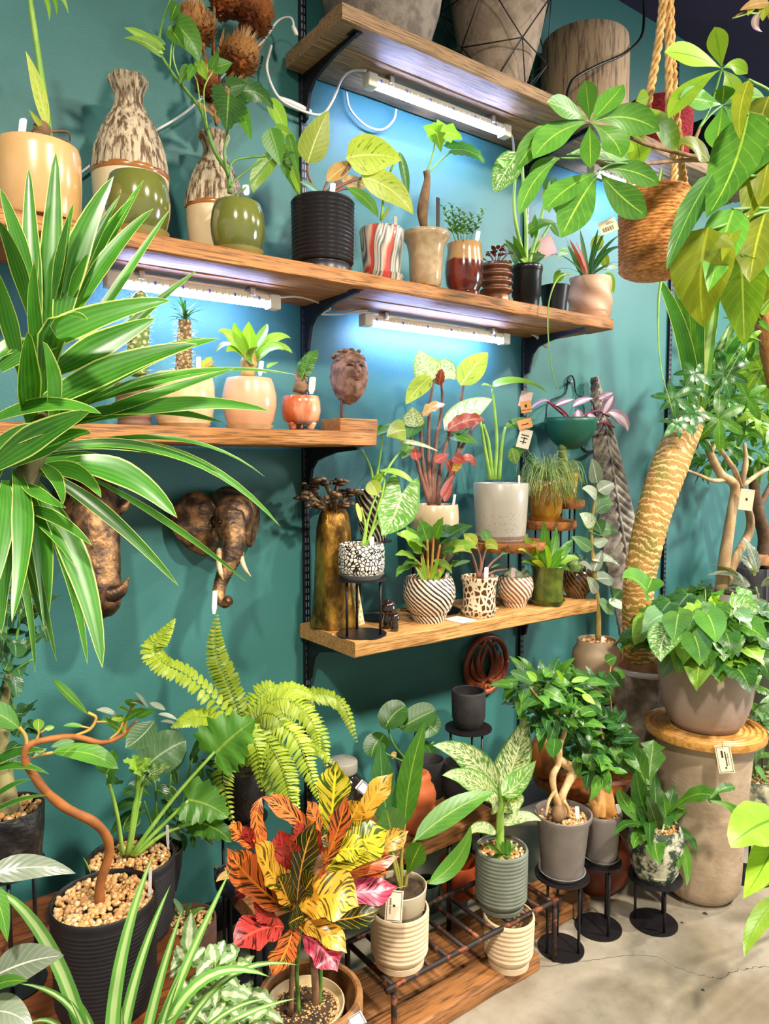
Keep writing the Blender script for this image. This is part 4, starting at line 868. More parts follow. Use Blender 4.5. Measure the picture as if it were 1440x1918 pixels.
# ================================================================== LOWEST WALL SHELF, FRONT ROW
# bronze baobab
n = N('gold_bronze'); a = n.noise(14, (1, 1, .6), 6, .65); n.bump(n.noise(60, (1, 1, .4), 5), .6, .006); M_gbr = n.fin(n.mix(n.sm(a, .38, .62), srgb('#5a3f1a'), srgb('#b98a34')), .4, .8)
o = PZ(626, 1172, ZW); k = K(o); t = thing('baobab_sculpture', 'golden bronze baobab tree sculpture on lowest shelf', 'sculpture', o)
part(t, 'trunk', lathe(o, [(r*k, h*k) for r, h in [(44, 0), (45, 4), (40, 20), (36, 60), (34, 110), (33, 150), (31, 185), (26, 208), (20, 218), (.5, 222)]], 36, lambda a, z, u: .003*math.sin(a*5+z*8)+.003*noise.noise(V((a*2, z*20, 0)))), M_gbr)
M_dbr = mat('#3a2c22', '#8a6a48', 40, rough=.5, metal=.6, bump=.6)
for x, y, dd in [(578, 912, -.02), (607, 903, .02), (633, 905, 0), (658, 925, .03), (588, 948, .04), (648, 948, .05), (572, 930, .03), (622, 930, .07), (612, 945, -.04), (640, 925, -.04)]:
    c = P(x, y, -o.y+dd); b = o+V((R.uniform(-.02, .02), R.uniform(-.02, .02), 205*k)); part(t, 'branch', tube([b, b.lerp(c, .5)+V((0, 0, .012)), c], [.012, .008, .006], 8, 8), M_dbr)
    cl = [ball(c+V((R.uniform(-.024, .024), R.uniform(-.02, .02), R.uniform(-.006, .012))), R.uniform(.01, .02), R.uniform(.01, .018), R.uniform(.005, .009), 9, 6, lambda v: v+noise.noise_vector(v*60)*.005) for i in range(6)]
    part(t, 'foliage_clump', join(*cl), M_dbr)
# stand with crackle pot
o = PZ(677, 1188, ZW); k = K(o); sr = 47*k; sh = 107*k
stand('black round stand under the black and white crackle pot', o, sr, sh, 3, 1.2)
o2 = o+V((0, 0, sh)); t = thing('potted_alocasia', 'black and white crackle bowl with large variegated leaf', 'potted plant', o2)
saucer(t, o2, 43, 9, M_steel, k, 'steel_saucer')
pot(t, o2+V((0, 0, 3*k)), [(34, 0), (41, 9), (43, 16), (43, 50), (41, 60)], crackm('#efe4d2', '#15110f', 92, .13), k, depth=8); gravel(t, o2, 38*k, 56*k, PEB, .005, 70)
for a in [((682, 1025), (690, 970), (705, 925)), ((678, 1025), (684, 985), (676, 950)), ((686, 1025), (706, 960), (720, 900), (712, 880)), ((684, 1025), (712, 970), (750, 932))]: stem(t, M_stem, list(a), [2.6, 1.8], -o2.y)
d = -o2.y+.02; leaves(t, GV, [(752, 925, 714, 1004, 80, 4, 4, .03)], kind='arrow', d=d, face=.9, fold=.1); leaves(t, GY, [(706, 925, 692, 902, 30), (676, 975, 668, 942, 9)], kind='round', d=d, face=.9); leaves(t, G3, [(712, 882, 778, 910, 16, 6, -8)], kind='lance', d=d)
stick(t, 696, 1005, 1024, 8, d, 1)
# leaning card (its code square left blank)
b = PZ(668, 1173, ZW); k = K(b); ex = V((.93, .36, 0)).normalized(); ey = V((-.05, .22, 1)).normalized(); ez = ex.cross(ey).normalized()
t = thing('pattern_card', 'cream patterned card leaning behind the small round stand', 'card', b); wd_, hh = 25*k, 86*k
part(t, 'card', slab([(-wd_, 0), (wd_, 0), (wd_, hh), (-wd_, hh)], b, ex, ey, ez, .002), mat('#eedcae', rough=.7), False)
part(t, 'green_panel', slab([(-wd_*.35, hh*.55), (wd_*.35, hh*.55), (wd_*.35, hh*.8), (-wd_*.35, hh*.8)], b+ez*.0022, ex, ey, ez, .0003), mat('#a9b06a', rough=.7), False)
gs = []
for i in range(5):
    for j in range(9):
        cx, cy = -wd_*.8+wd_*.4*i+(wd_*.15 if j % 2 else 0), hh*(.06+.11*j)
        if abs(cx) < wd_*.5 and .45 < cy/hh < .88 or abs(cx) > wd_*.92: continue
        gs.append(slab([(cx-.003, cy-.003), (cx+.003, cy-.003), (cx+.002, cy+.004), (cx-.002, cy+.004)], b+ez*.0022, ex, ey, ez, .0003))
part(t, 'print', join(*gs), mat('#b98a4a', rough=.7), False)
# ceramic mushrooms
M_mush = mat('#1f120e', '#33201a', 10, rough=.15, coat=1)
for x, y, s, lb in [(727, 1176, 1.0, 'larger glossy dark brown ceramic mushroom'), (739, 1182, .66, 'smaller glossy dark brown ceramic mushroom')]:
    o = PZ(x, y, ZW); k = K(o)*s; t = thing('ceramic_mushroom', lb, 'figurine', o, 'ceramic mushrooms')
    part(t, 'stalk', lathe(o, [(r*k, h*k) for r, h in [(.5, 0), (10, 0), (12, 6), (11, 18), (8, 30), (8, 38)]], 20, None, False), M_mush); part(t, 'cap', lathe(o, [(r*k, h*k) for r, h in [(6, 30), (15, 30), (15.5, 36), (13, 46), (8, 53), (.5, 55)]], 24, None, False), M_mush)
def bowl(name, label, x, y, prof, m, sau=None, fr=None, z=ZW, depth=8, sm_=None, gr=PEB, grz=4, par=None, gsz=.005, seg=48, t=3):
    o = PZ(x, y, z); k = K(o); th = thing(name, label, 'potted plant', o)
    if sau: saucer(th, o, sau[0], sau[1], sm_ or m, k)
    oo = o+V((0, 0, 3*k if sau else 0)); pot(th, oo, prof, m, k, t=t, depth=depth, fr=fr, seg=seg)
    if gr: gravel(th, o, (prof[-1][0]-4)*k, (prof[-1][1]-grz)*k, gr, gsz, int(min(260, 3*((prof[-1][0]-4)*k/gsz)**2)))
    return th, o, k
M_sw1 = swirlm('#3a241a', '#e6d6c0', 26, 60)
t, o, k = bowl('potted_philodendron', 'brown and cream swirl bowl with orange stemmed philodendron', 803, 1163, [(22, 0), (26, 6), (40, 20), (49, 44), (49, 60), (44, 76), (42, 80)], M_sw1, (34, 14), lambda a, z: .8*math.sin(26*a+z*.5))
d = -o.y
for x, y in [(790, 1035), (800, 1010), (812, 1005), (824, 1020), (780, 1050), (838, 1030), (770, 1060), (846, 1060)]: stem(t, mat('#c8732a', '#a8a03a', 20, rough=.45), [(803+(x-803)*.2, 1085), (803+(x-803)*.6, 1062), (x, y)], [3.2, 2], d)
leaves(t, [G1, G3, G2], [(800, 1014, 786, 972, 34), (812, 1008, 872, 1000, 30, 0, -10), (824, 1020, 886, 985, 30, 0, -8, .04), (838, 1030, 895, 1028, 26, 0, -8, .06), (790, 1036, 742, 1000, 36, 0, -8), (782, 1050, 740, 1040, 24, 0, -6, .05), (772, 1062, 742, 1082, 18, -4, -6, .06), (786, 1030, 760, 985, 28), (846, 1060, 862, 1050, 16), (815, 1010, 830, 968, 28), (800, 1030, 768, 1012, 30, 0, 0, .05), (828, 1036, 860, 1040, 24, 0, -6, .06), (810, 1050, 846, 1075, 16, 6, -4, .06), (790, 1060, 752, 1062, 18, 0, -8, .06)], kind='tipped', d=d, face=.6, wave=.12)
leaves(t, G3, [(800, 1090, 788, 1040, 10), (806, 1090, 822, 1045, 10), (796, 1092, 775, 1058, 10), (812, 1092, 836, 1060, 10)], kind='lance', d=d+.02)
stick(t, 836, 1072, 1092, 7, d+.02, 2)
t, o, k = bowl('potted_alocasia', 'cream and brown leopard patterned pot with long leaf', 897, 1152, [(30, 0), (31, 6), (30, 30), (31, 56), (35, 66), (35, 70)], crackm('#5a3218', '#ecd9b4', 64, .2, .35, .5, 'DISTANCE_TO_EDGE', (1, 1, .7)), (36, 13), gr=PEB)
d = -o.y
for a in [((897, 1082), (900, 1050), (892, 1020)), ((898, 1082), (905, 1045), (915, 1015)), ((900, 1082), (920, 1055), (938, 1040)), ((896, 1082), (888, 1050), (880, 1030)), ((900, 1084), (925, 1070), (950, 1066))]: stem(t, M_brst, list(a), [3, 1.8], d)
leaves(t, [GY, G1], [(892, 1022, 868, 1000, 26), (908, 1022, 932, 1030, 24, 0, -6), (884, 1034, 848, 1036, 20, 0, -6), (915, 1015, 905, 990, 22)], kind='lance', d=d, face=.7); leaves(t, GGR, [(936, 1040, 1006, 1030, 14, 0, -6), (918, 1065, 958, 1062, 7, 0, -6), (880, 1050, 850, 1062, 14)], kind='lance', d=d, face=.5)
stick(t, 910, 1062, 1086, 8, d+.02, 1)
t, o, k = bowl('potted_cactus', 'small orange brown swirl bowl with three round cacti', 964, 1136, [(16, 0), (20, 6), (30, 18), (34, 34), (32, 48), (29, 54)], swirlm('#8a5634', '#e9d8c2', 20, 50), (23, 9), lambda a, z: .7*math.sin(20*a+z*.5))
M_lith = mat('#8fa07c', '#b5bf9a', 25, rough=.7)
for x, y, r in [(953, 1078, 10), (968, 1080, 12), (982, 1076, 10), (960, 1070, 9)]: part(t, 'cactus_body', ball(P(x, y, -o.y+R.uniform(-.01, .02)), r*k, None, r*k*.95, 16, 10, None), M_lith)
stick(t, 960, 1064, 1084, 8, -o.y+.02, 1, mat('#f0d2d6', rough=.6))
t, o, k = bowl('potted_dracaena', 'dark moss green glazed pot with lime striped leaves', 1025, 1132, [(28, 0), (29, 8), (28, 40), (29, 62), (32, 70)], glaze('#3d4a16', '#5a6420', 25, .6, .3), (33, 10)); d = -o.y
leaves(t, [G3, GY, G1], [(1022, 1070, 985, 1000, 20, -8, -6), (1024, 1068, 1018, 975, 22, 0, 0), (1028, 1068, 1072, 1010, 20, 8, -8), (1028, 1070, 1085, 1048, 16, 6, -12, .05), (1020, 1070, 970, 1030, 16, -6, -12, .05), (1024, 1068, 1042, 985, 20, 4, 0), (1022, 1070, 1000, 1010, 22, -4, 0, .06), (1028, 1070, 1056, 1030, 22, 4, -6, .07), (1024, 1072, 1024, 1020, 24, 0, 0, .09), (1020, 1072, 1000, 1050, 18, -4, -6, .09), (1030, 1072, 1068, 1070, 14, 2, -8, .09), (1020, 1070, 976, 1054, 12, -4, -8, .03)], kind='lance', d=d, face=.55, fold=.3); stick(t, 1048, 1042, 1068, 4, d+.01, 2)
t, o, k = bowl('potted_cactus', 'dark brown swirl bowl with one spiny cactus at shelf end', 1080, 1119, [(17, 0), (20, 5), (27, 14), (29, 30), (28, 42), (25, 48)], swirlm('#2e1c10', '#6d4a2a', 20, 45, .4, .7, .2, .8), (20, 8), lambda a, z: .7*math.sin(20*a+z*.5)); c = P(1076, 1055, -o.y)
part(t, 'cactus_body', tube([P(1076, 1076, -o.y), c, P(1075, 1036, -o.y)], [13*k, 15*k, 5*k], 22, 16, lambda a, u: .12*math.sin(11*a)), mat('#5c7a3e', '#7c9456', 20, rough=.6)); spines(t, P(1076, 1074, -o.y), P(1075, 1040, -o.y), 14*k, 200, .008); stick(t, 1100, 1046, 1080, 4, -o.y+.01, -2)
b = PZ(861, 1161, ZW+.001); k = K(b); ex = V((1, .1, 0)).normalized(); ey = V((-.1, 1, 0)).normalized()
t = thing('paper_card', 'small white paper card lying on the lowest shelf', 'card', b); part(t, 'sheet', slab([(-20*k, -24*k), (20*k, -24*k), (20*k, 24*k), (-20*k, 24*k)], b, ex, ey, V((0, 0, 1)), .002), M_tag, False); part(t, 'print', slab([(-9*k, -6*k), (11*k, -6*k), (11*k, 6*k), (-9*k, 6*k)], b+V((0, 0, .0021)), ex, ey, V((0, 0, 1)), .0002), mat('#e3b9b0', rough=.7), False)

o = PZ(758, 1143, ZW); solo('brass_dish', lathe(o, [(.0005, 0), (.014, 0), (.018, .006), (.0165, .006), (.012, .002), (.0005, .002)], 24, None, False), M_gold, 'tiny brass dish behind the brown swirl bowl', 'dish', o)
# ================================================================== LOWEST WALL SHELF, BACK ROW
def onstand(label, x, ybase, d, r, rods=3, ph=.4):
    top = P(x, ybase, d); o = V((top.x, top.y, ZW)); k = K(top); stand(label, o, r*k, top.z-ZW, rods, ph); return top, k
top, k = onstand('tall thin black stand beneath the dark swirl cup', 700, 1012, .1, 34)
t = thing('potted_anthurium', 'dark brown swirl cup behind the bronze tree', 'potted plant', top); pot(t, top, [(20, 0), (26, 20), (32, 50), (35, 80), (34, 94)], swirlm('#1f1512', '#d9c8b0', 18, 35, .5, .8), k, depth=8, fr=lambda a, z: .6*math.sin(18*a+z*.35)); gravel(t, top, 30*k, 90*k, PEB, .005, 60)
for a in [((698, 915), (695, 880), (678, 842)), ((702, 915), (712, 850), (718, 800)), ((706, 915), (738, 860), (765, 836))]: stem(t, M_stem, list(a), [2.6, 1.8], .1)
leaves(t, [G1, G3], [(718, 802, 706, 818, 20), (766, 836, 752, 860, 26), (700, 905, 720, 885, 18)], kind='heart', d=.12, face=.8)
top, k = onstand('black stand lifting the beige pot of tall alocasia', 813, 1050, .12, 50)
t = thing('potted_alocasia', 'beige glazed pot with tall bronze stemmed variegated alocasia', 'potted plant', top)
n = N('beige_drip'); sp = n.n('SeparateXYZ'); n.l(n.coord(), sp.inputs[0]); zz = n.math('ADD', sp.outputs[2], n.math('MULTIPLY', n.noise(22), .06)); M_bdr = n.fin(n.mix(n.sm(zz, .1, .16), srgb('#6d5f4c'), srgb('#cdb48e')), .3, 0, .6)
pot(t, top, [(30, 0), (38, 12), (44, 45), (46, 80), (44, 105)], M_bdr, k, depth=8); gravel(t, top, 41*k, 101*k, PEB, .0055, 110); d = .12
for a in [((806, 945), (802, 850), (805, 760), (812, 712)), ((812, 945), (815, 840), (828, 760), (826, 700)), ((816, 945), (830, 850), (858, 770), (872, 700)), ((806, 945), (792, 870), (788, 800), (790, 772)), ((818, 945), (845, 880), (880, 810), (900, 790)), ((804, 945), (785, 880), (772, 830), (768, 800)), ((820, 945), (840, 890), (860, 830), (838, 808)), ((810, 945), (810, 880), (820, 800))]: stem(t, M_brst, list(a), [4.5, 2.4], d)
leaves(t, GW, [(815, 708, 785, 654, 56, -4, 4), (818, 690, 852, 712, 40, 4, -6), (832, 806, 922, 748, 48, 4, -10, .05), (776, 800, 772, 762, 44), (744, 826, 822, 846, 9, 0, -5, .08), (838, 790, 905, 760, 30)], kind='ovate', d=d+.02, face=.8)
leaves(t, GY, [(862, 722, 914, 660, 50, 2, -6, .03), (806, 705, 760, 758, 36, -4, 0, .03), (760, 806, 724, 818, 42, 0, -4, .04)], kind='ovate', d=d+.03, face=.75); leaves(t, [G2, G1], [(836, 818, 896, 832, 34, 0, -6), (786, 778, 764, 822, 40, 0, 0), (752, 806, 704, 816, 22, 0, -8, .05), (800, 690, 826, 722, 30), (852, 812, 900, 780, 26)], kind='ovate', d=d, face=.6)
leaves(t, [GPE, GRD], [(838, 806, 908, 786, 30, 0, -8, .06), (792, 780, 834, 758, 24, 0, -8), (822, 722, 828, 690, 18), (845, 880, 868, 862, 22)], kind='wavy', d=d+.04, face=.6, wave=.2); leaves(t, GRD, [(826, 930, 850, 890, 14), (780, 862, 776, 838, 20), (836, 862, 852, 895, 18), (848, 855, 872, 868, 22), (870, 862, 892, 872, 22, 0, -6), (832, 940, 848, 905, 12), (815, 866, 840, 850, 20)], kind='ovate', d=d+.05, face=.75)
stick(t, 848, 926, 952, 5, d+.03, 4)
# tiered stand with live edge slabs
M_slab = woodm('#b5763a', '#9a5c2a', '#6b3a1c', (8, 8, 8)); s1 = P(944, 1012, .16); s2 = P(1027, 974, .12); s3 = P(1065, 936, .1)
t = thing('tiered_stand', 'black rod stand with three live edge wood slabs', 'plant stand', V((s1.x, s1.y, ZW)))
for s_, r, sd in ((s1, 78, 1), (s2, 52, 2), (s3, 30, 3)):
    kk = K(s_); part(t, 'slab', lathe(s_-V((0, 0, 16*kk)), [(.0005, 0), ((r-5)*kk, 0), (r*kk, 6*kk), ((r-1)*kk, 16*kk), (.0005, 16*kk)], 36, lambda a, z, u: .008*noise.noise(V((math.cos(a)*1.5, math.sin(a)*1.5, sd*5))), False), M_slab, sharp=50)
    if s_.x > 2.2 and False: pass
    for a in (.8, 2.9, 5.0): part(t, 'rod', tube([V((s_.x+r*.6*kk*math.cos(a), s_.y+r*.35*kk*math.sin(a), ZW)), V((s_.x+r*.6*kk*math.cos(a), s_.y+r*.35*kk*math.sin(a), s_.z-15*kk))], .004, 6, 1), M_std)
# grey white crackle cylinder
k = K(s1); o = s1+V((-.02, 0, 0)); t = thing('potted_philodendron', 'pale grey textured cylinder pot hung with paper tags', 'potted plant', o)
n = N('pitted_grey'); sp = n.n('SeparateXYZ'); n.l(n.coord(), sp.inputs[0]); v = n.voro(90); mm = n.math('MULTIPLY', n.sm(v, .35, .15), n.sm(n.math('ADD', sp.outputs[2], n.math('MULTIPLY', n.noise(20), .05)), .15, .12)); n.bump(mm, -.6, .004); M_pit = n.fin(n.mix(n.math('MULTIPLY', mm, .6), srgb('#bdb5a6'), srgb('#8f8069')), .3, 0, .5)
saucer(t, o, 51, 12, M_pit, k); pot(t, o+V((0, 0, 3*k)), [(45, 0), (47, 20), (50, 70), (51, 104)], M_pit, k, depth=8); gravel(t, o, 46*k, 100*k, PEB, .0055, 120); d = .16
for a in [((926, 898), (930, 820), (922, 728)), ((918, 898), (908, 840), (900, 790)), ((934, 898), (940, 830), (946, 800)), ((922, 898), (915, 830), (905, 795))]: stem(t, M_stem, list(a), [4, 2.2], d)
leaves(t, G3, [(922, 726, 1028, 738, 46, 6, -14, .05), (924, 726, 902, 722, 20)], kind='ovate', d=d+.02, face=.45, fold=.3); leaves(t, G1, [(946, 802, 1004, 788, 18, 0, -6), (962, 850, 985, 830, 22)], kind='ovate', d=d, face=.7); leaves(t, GV, [(966, 870, 958, 838, 24)], kind='ellip', d=d+.02, face=.9)
ct = mat('#f1c8c6', rough=.6); hangtag(t, 984, 748, .2, 22, 30, -12, ct, False); hangtag(t, 985, 762, .21, 20, 22, 8, mat('#f0a35c', rough=.6), False, [(-.2, -.1, .2, .4)], ('BARREL PLANTS', 3.2, 0, -.55, 0)); hangtag(t, 983, 794, .2, 26, 18, 14, mat('#f0a35c', rough=.6), False, [(-.5, -.2, .5, 0)]); hangtag(t, 982, 822, .2, 24, 36, -14, M_card, False, [(-.6, .3, .6, .42), (-.6, 0, .5, .1), (-.1, -.6, .05, .2), (-.6, -.4, .4, -.3)])
stick(t, 972, 890, 910, 4, d+.03, 0)
# amber glass pot with rhipsalis
n = N('amber_glaze'); M_amb = n.fin(n.mix(n.sm(n.noise(9), .35, .65), srgb('#8a5a10'), srgb('#b9882a')), .12, 0, 1)
o = s2+V((-.02, 0, 0)); k = K(o); t = thing('potted_rhipsalis', 'amber glossy pot overflowing with fine stringy stems', 'potted plant', o); saucer(t, o, 33, 8, M_amb, k); pot(t, o+V((0, 0, 2*k)), [(24, 0), (30, 14), (32, 45), (31, 72)], M_amb, k, depth=8, seg=48, fr=lambda a, z: 1.0*math.sin(10*a)*math.sin(z*.09)); soil(t, o, 28*k, 68*k, M_soil)
def strands(th, c, n, L, m, r=.0009, up=.5, spread=1):
    gs = []
    for i in range(n):
        a = R.uniform(0, 2*PI); q = V((math.cos(a), math.sin(a), 0)); u = R.random(); l = L*R.uniform(.5, 1.1)
        p = V(c)+q*R.uniform(0, .02); gs.append(tube([p, p+q*l*.4*spread+V((0, 0, l*up*u)), p+q*l*.8*spread+V((0, 0, l*(up*u-.3))), p+q*l*(1+.1*u)*spread+V((R.uniform(-.02, .02), R.uniform(-.02, .02), -l*R.uniform(.2, .9)))], r, 4, 8))
    part(th, 'strings', join(*gs), m, kind='stuff')
strands(t, o+V((0, 0, 70*k)), 240, .105, mat('#7d9a4e', '#a8b86a', 20, rough=.5), .0011, 1.1); leaves(t, G1, [(1005, 880, 970, 850, 12), (1000, 880, 985, 845, 12)], kind='strap', d=.12)
o = s3+V((-.012, 0, 0)); k = K(o); t = thing('potted_cactus', 'small yellow pot with a ridged dark edged cactus', 'potted plant', o); pot(t, o, [(15, 0), (18, 6), (17, 10), (19, 30), (21, 50)], glaze('#c79a1e', '#a87c14', 12, .8, .2), k, depth=6); soil(t, o, 17*k, 46*k, M_soil)
part(t, 'cactus_body', tube([P(1052, 888, .11), P(1054, 862, .11), P(1053, 838, .11), P(1052, 816, .11)], [9*k, 12*k, 10*k, 2*k], 12, 24, lambda a, u: .4*math.cos(2*a)+.08*math.sin(u*60)), mat('#7a8a3a', '#5c6a26', 20, rough=.6)); spines(t, P(1052, 885, .11), P(1053, 820, .11), 11*k, 120, .006)
strands(t, o+V((0, 0, 46*k)), 70, .07, mat('#7d9a4e', '#a8b86a', 20, rough=.5), .0011, 1.0)
# green wall planter
c = P(1069, 783, .12); k = K(c); t = thing('wall_planter', 'dark green half round wall planter on a wire hook', 'wall planter', V((c.x, 0, c.z))); pr = [(49*math.sin(a), -49*1.22*math.cos(a)) for a in [PI/2*i/12 for i in range(13)]]
part(t, 'bowl', lathe(c, [(max(.5, r)*k, h*k) for r, h in pr]+[(46*k, 0), (44*k, -8*k), (.0005, -9*k)], 40, None, False), mat('#1f5a48', rough=.35))
part(t, 'wire_hook', tube([P(1022, 782, .12), P(1028, 752, .06), P(1058, 738, .01), P(1063, 712, .01), P(1069, 703, .01), P(1075, 712, .01), P(1080, 738, .01), P(1108, 752, .06), P(1116, 782, .12)], 1.6*k, 6, 50), M_blk); part(t, 'peg', tube([P(1069, 715, 0), P(1069, 715, .03)], 3*k, 8, 2), M_screw)
part(t, 'bracket_arm', tube([P(1112, 846, 0), P(1098, 846, .05), P(1090, 838, .09)], 3.5*k, 8, 8), M_blk); soil(t, c, 42*k, -7*k, M_soil)
for a in [((1069, 785), (1050, 765), (1020, 750)), ((1072, 785), (1080, 768), (1088, 772)), ((1080, 785), (1115, 770), (1140, 780)), ((1085, 785), (1130, 792), (1150, 800)), ((1065, 785), (1035, 760), (1025, 748))]: stem(t, mat('#8a2a4a', rough=.4), list(a), 2, .14)
leaves(t, GPK, [(1030, 750, 992, 768, 14, 0, -6, .03), (1072, 762, 1112, 746, 16, 0, -4), (1082, 768, 1085, 800, 18), (1100, 778, 1122, 792, 16), (1040, 760, 1075, 748, 14), (1130, 775, 1150, 740, 22), (1138, 772, 1176, 808, 22, 8, -6, .03), (1142, 778, 1158, 800, 14), (1122, 748, 1148, 736, 16), (1085, 785, 1066, 792, 10)], kind='lance', d=.16, face=.7); leaves(t, GBU, [(1128, 742, 1150, 738, 10), (1050, 770, 1058, 780, 10)], kind='lance', d=.16)

# ================================================================== FLOOR: TIMBER, RACK, BENCH
M_plk = woodm('#a8703c', '#8a5a30', '#5a3a1e', (2, 26, 26)); M_red2 = woodm('#8e4e22', '#7a3e1c', '#54280f', (1.5, 16, 16))
for lb, x0, x1, y0, y1, h in [('thick floor plank at the front, under the rusty rack', .55, 1.572, -.735, -.645, .048), ('floor plank ending beside the black stands', .75, 1.925, -.638, -.47, .045)]:
    solo('floor_plank', rough_board(x0, x1, y0, y1, 0, h, R.random()*9, 30, .004), M_plk, lb, 'plank', (x0, (y0+y1)/2, 0), sharp=40)
n = N('rusty_iron'); a = n.noise(30, detail=6); M_rust = n.fin(n.mix(n.sm(a, .52, .66), srgb('#2b201c'), srgb('#8a4a24')), .6, .35)
t = thing('iron_rack', 'low rusty iron rack of parallel bars over floor planks', 'rack', (1.34, -.63, .048)); X0, X1, Y0, Y1, ZR = 1.043, 1.635, -.735, -.53, .185
zf = .0
for y in (Y0, Y1): part(t, 'rail', tube([(X0, y, ZR-.02), (X0+.004, y, ZR-.006), (X0+.02, y, ZR), (X1-.02, y, ZR), (X1-.004, y, ZR-.006), (X1, y, ZR-.02)], .0075, 8, 30), M_rust)
for x, y, zb in ((X0, Y0, .047), (X1, Y0, 0), (X0, Y1, .044), (X1, Y1, .044)): part(t, 'leg', tube([(x, y, zb), (x, y, ZR-.018)], .0075, 8, 2), M_rust)
for x in (X0+.004, X1-.004): part(t, 'side_rail', tube([(x, Y0, ZR-.006), (x, Y1, ZR-.006)], .0075, 8, 2), M_rust)
for i in range(9): x = X0+.06+i*(X1-X0-.12)/8; part(t, 'bar', tube([(x, Y0, ZR-.002), (x, Y1, ZR-.002)], .0065, 8, 2), M_rust)
# low bench
ZB = .36; t = thing('low_bench', 'low timber bench on black rods behind the croton', 'bench', (1.2, -.39, 0))
part(t, 'board', rough_board(.78, 1.635, -.505, -.385, ZB-.045, ZB, 3, 24), M_plk, sharp=40); part(t, 'board', rough_board(.785, 1.63, -.38, -.26, ZB-.045, ZB, 5, 24), M_plk, sharp=40)
for x, y in ((1.44, -.49), (1.44, -.28), (.82, -.49), (.82, -.28)): part(t, 'leg', tube([(x, y, 0 if y > -.47 else .044), (x, y, ZB-.044)], .008, 8, 2), M_blk)
# things on the bench
M_char = mat('#221f22', '#2c282a', 20, rough=.75, bump=.2)
def benchpot(label, x, y, prof, sau, m=M_char):
    o = PZ(x, y, ZB); k = K(o); t = thing('dark_pot', label, 'pot', o)
    if sau: saucer(t, o, sau[0], sau[1], m, k)
    pot(t, o+V((0, 0, 3*k if sau else 0)), prof, m, k, depth=40); return t, o, k
benchpot('matte charcoal pot with saucer on the low bench', 862, 1496, [(24, 0), (29, 8), (33, 24), (33, 66), (32, 68)], (33, 10))
benchpot('matte charcoal beaker behind the bubble vase', 803, 1492, [(20, 0), (27, 10), (29, 40), (29, 72)], None)
tp_ = P(877, 1362, .19); b = V((tp_.x, tp_.y, 0)); k = K(tp_); stand('slim black stand lifting a charcoal mug below medallion', b, 44*k, tp_.z, 3, .6)
t = thing('dark_pot', 'matte charcoal pot on slim stand below the lotus medallion', 'pot', tp_); saucer(t, tp_, 25, 8, M_char, k); pot(t, tp_+V((0, 0, 2*k)), [(22, 0), (27, 6), (31, 18), (32, 66), (31, 68)], M_char, k, depth=40)
o = PZ(783, 1556, ZB); k = K(o); solo('bubble_vase', lathe(o, [(r*k, h*k) for r, h in [(.5, 0), (24, 0), (32, 10), (36, 26), (33, 42), (27, 50), (31, 60), (33, 74), (30, 88), (24, 95), (26, 104), (22, 112), (16, 114), (12, 108), (.5, 104)]], 36, lambda a, z, u: .003*math.sin(a+z*30), False), mat('#b0562a', '#c06a38', 6, rough=.6), 'terracotta bubble shaped vase on the low bench', 'vase', o)
o = PZ(642, 1512, ZB); k = K(o); t = thing('glass_jar', 'dark glass jar with grey lid behind the croton', 'jar', o); n = N('dark_glass'); n.b.inputs['Transmission Weight'].default_value = .35; M_glass = n.fin(srgb('#2a2420'), .05, 0, .5)
part(t, 'glass', lathe(o, [(r*k, h*k) for r, h in [(.5, 0), (42, 0), (46, 8), (47, 30), (40, 52), (26, 64), (22, 70), (.5, 70)]], 36, None, False), M_glass); part(t, 'lid', lathe(o, [(r*k, h*k) for r, h in [(.5, 68), (27, 68), (28, 72), (28, 88), (26, 91), (.5, 91)]], 32, None, False), mat('#8f8c82', rough=.5)); hangtag(t, 688, 1482, .42, 44, 20, -40, M_tag, True)
o = PZ(436, 1668, ZB); k = K(o); t = thing('potted_croton', 'small dark pot with an orange and pink leaved seedling', 'potted plant', o); pot(t, o, [(26, 0), (32, 12), (34, 36)], mat('#10202c', rough=.3), k, depth=8); soil(t, o, 30*k, 30*k, M_soil); d = -o.y
leaves(t, [GPE, GRD], [(438, 1640, 404, 1652, 16, 0, -6, .04), (440, 1640, 432, 1600, 18), (442, 1640, 462, 1612, 18), (440, 1642, 456, 1660, 22, 0, 0, .06), (438, 1640, 420, 1625, 16)], kind='lance', d=d, face=.7)
# pilea like plant behind the leafy plant
o = PZ(770, 1470, ZB); k = K(o); t = thing('potted_peperomia', 'small pot with round heart leaves against the teal wall', 'potted plant', o); pot(t, o, [(20, 0), (25, 20), (27, 42)], M_char, k, depth=8); soil(t, o, 24*k, 36*k, M_soil); d = -o.y
for a in [((768, 1432), (735, 1390), (725, 1350)), ((770, 1432), (775, 1390), (780, 1360)), ((772, 1432), (800, 1400), (812, 1390)), ((768, 1432), (720, 1410), (705, 1395))]: stem(t, M_stemd, list(a), 2, d)
leaves(t, G2, [(722, 1362, 760, 1322, 52, -4, -4), (752, 1362, 816, 1330, 50, 4, -4, .05), (775, 1345, 820, 1372, 50, 4, 0, .06), (712, 1380, 696, 1418, 44, -4, 0, .05), (704, 1400, 720, 1375, 40), (792, 1390, 816, 1432, 22, 4, 0, .05), (750, 1330, 738, 1362, 40)], kind='round', d=d, face=.85); leaves(t, GPE, [(735, 1420, 740, 1408, 10)], kind='round', d=d)

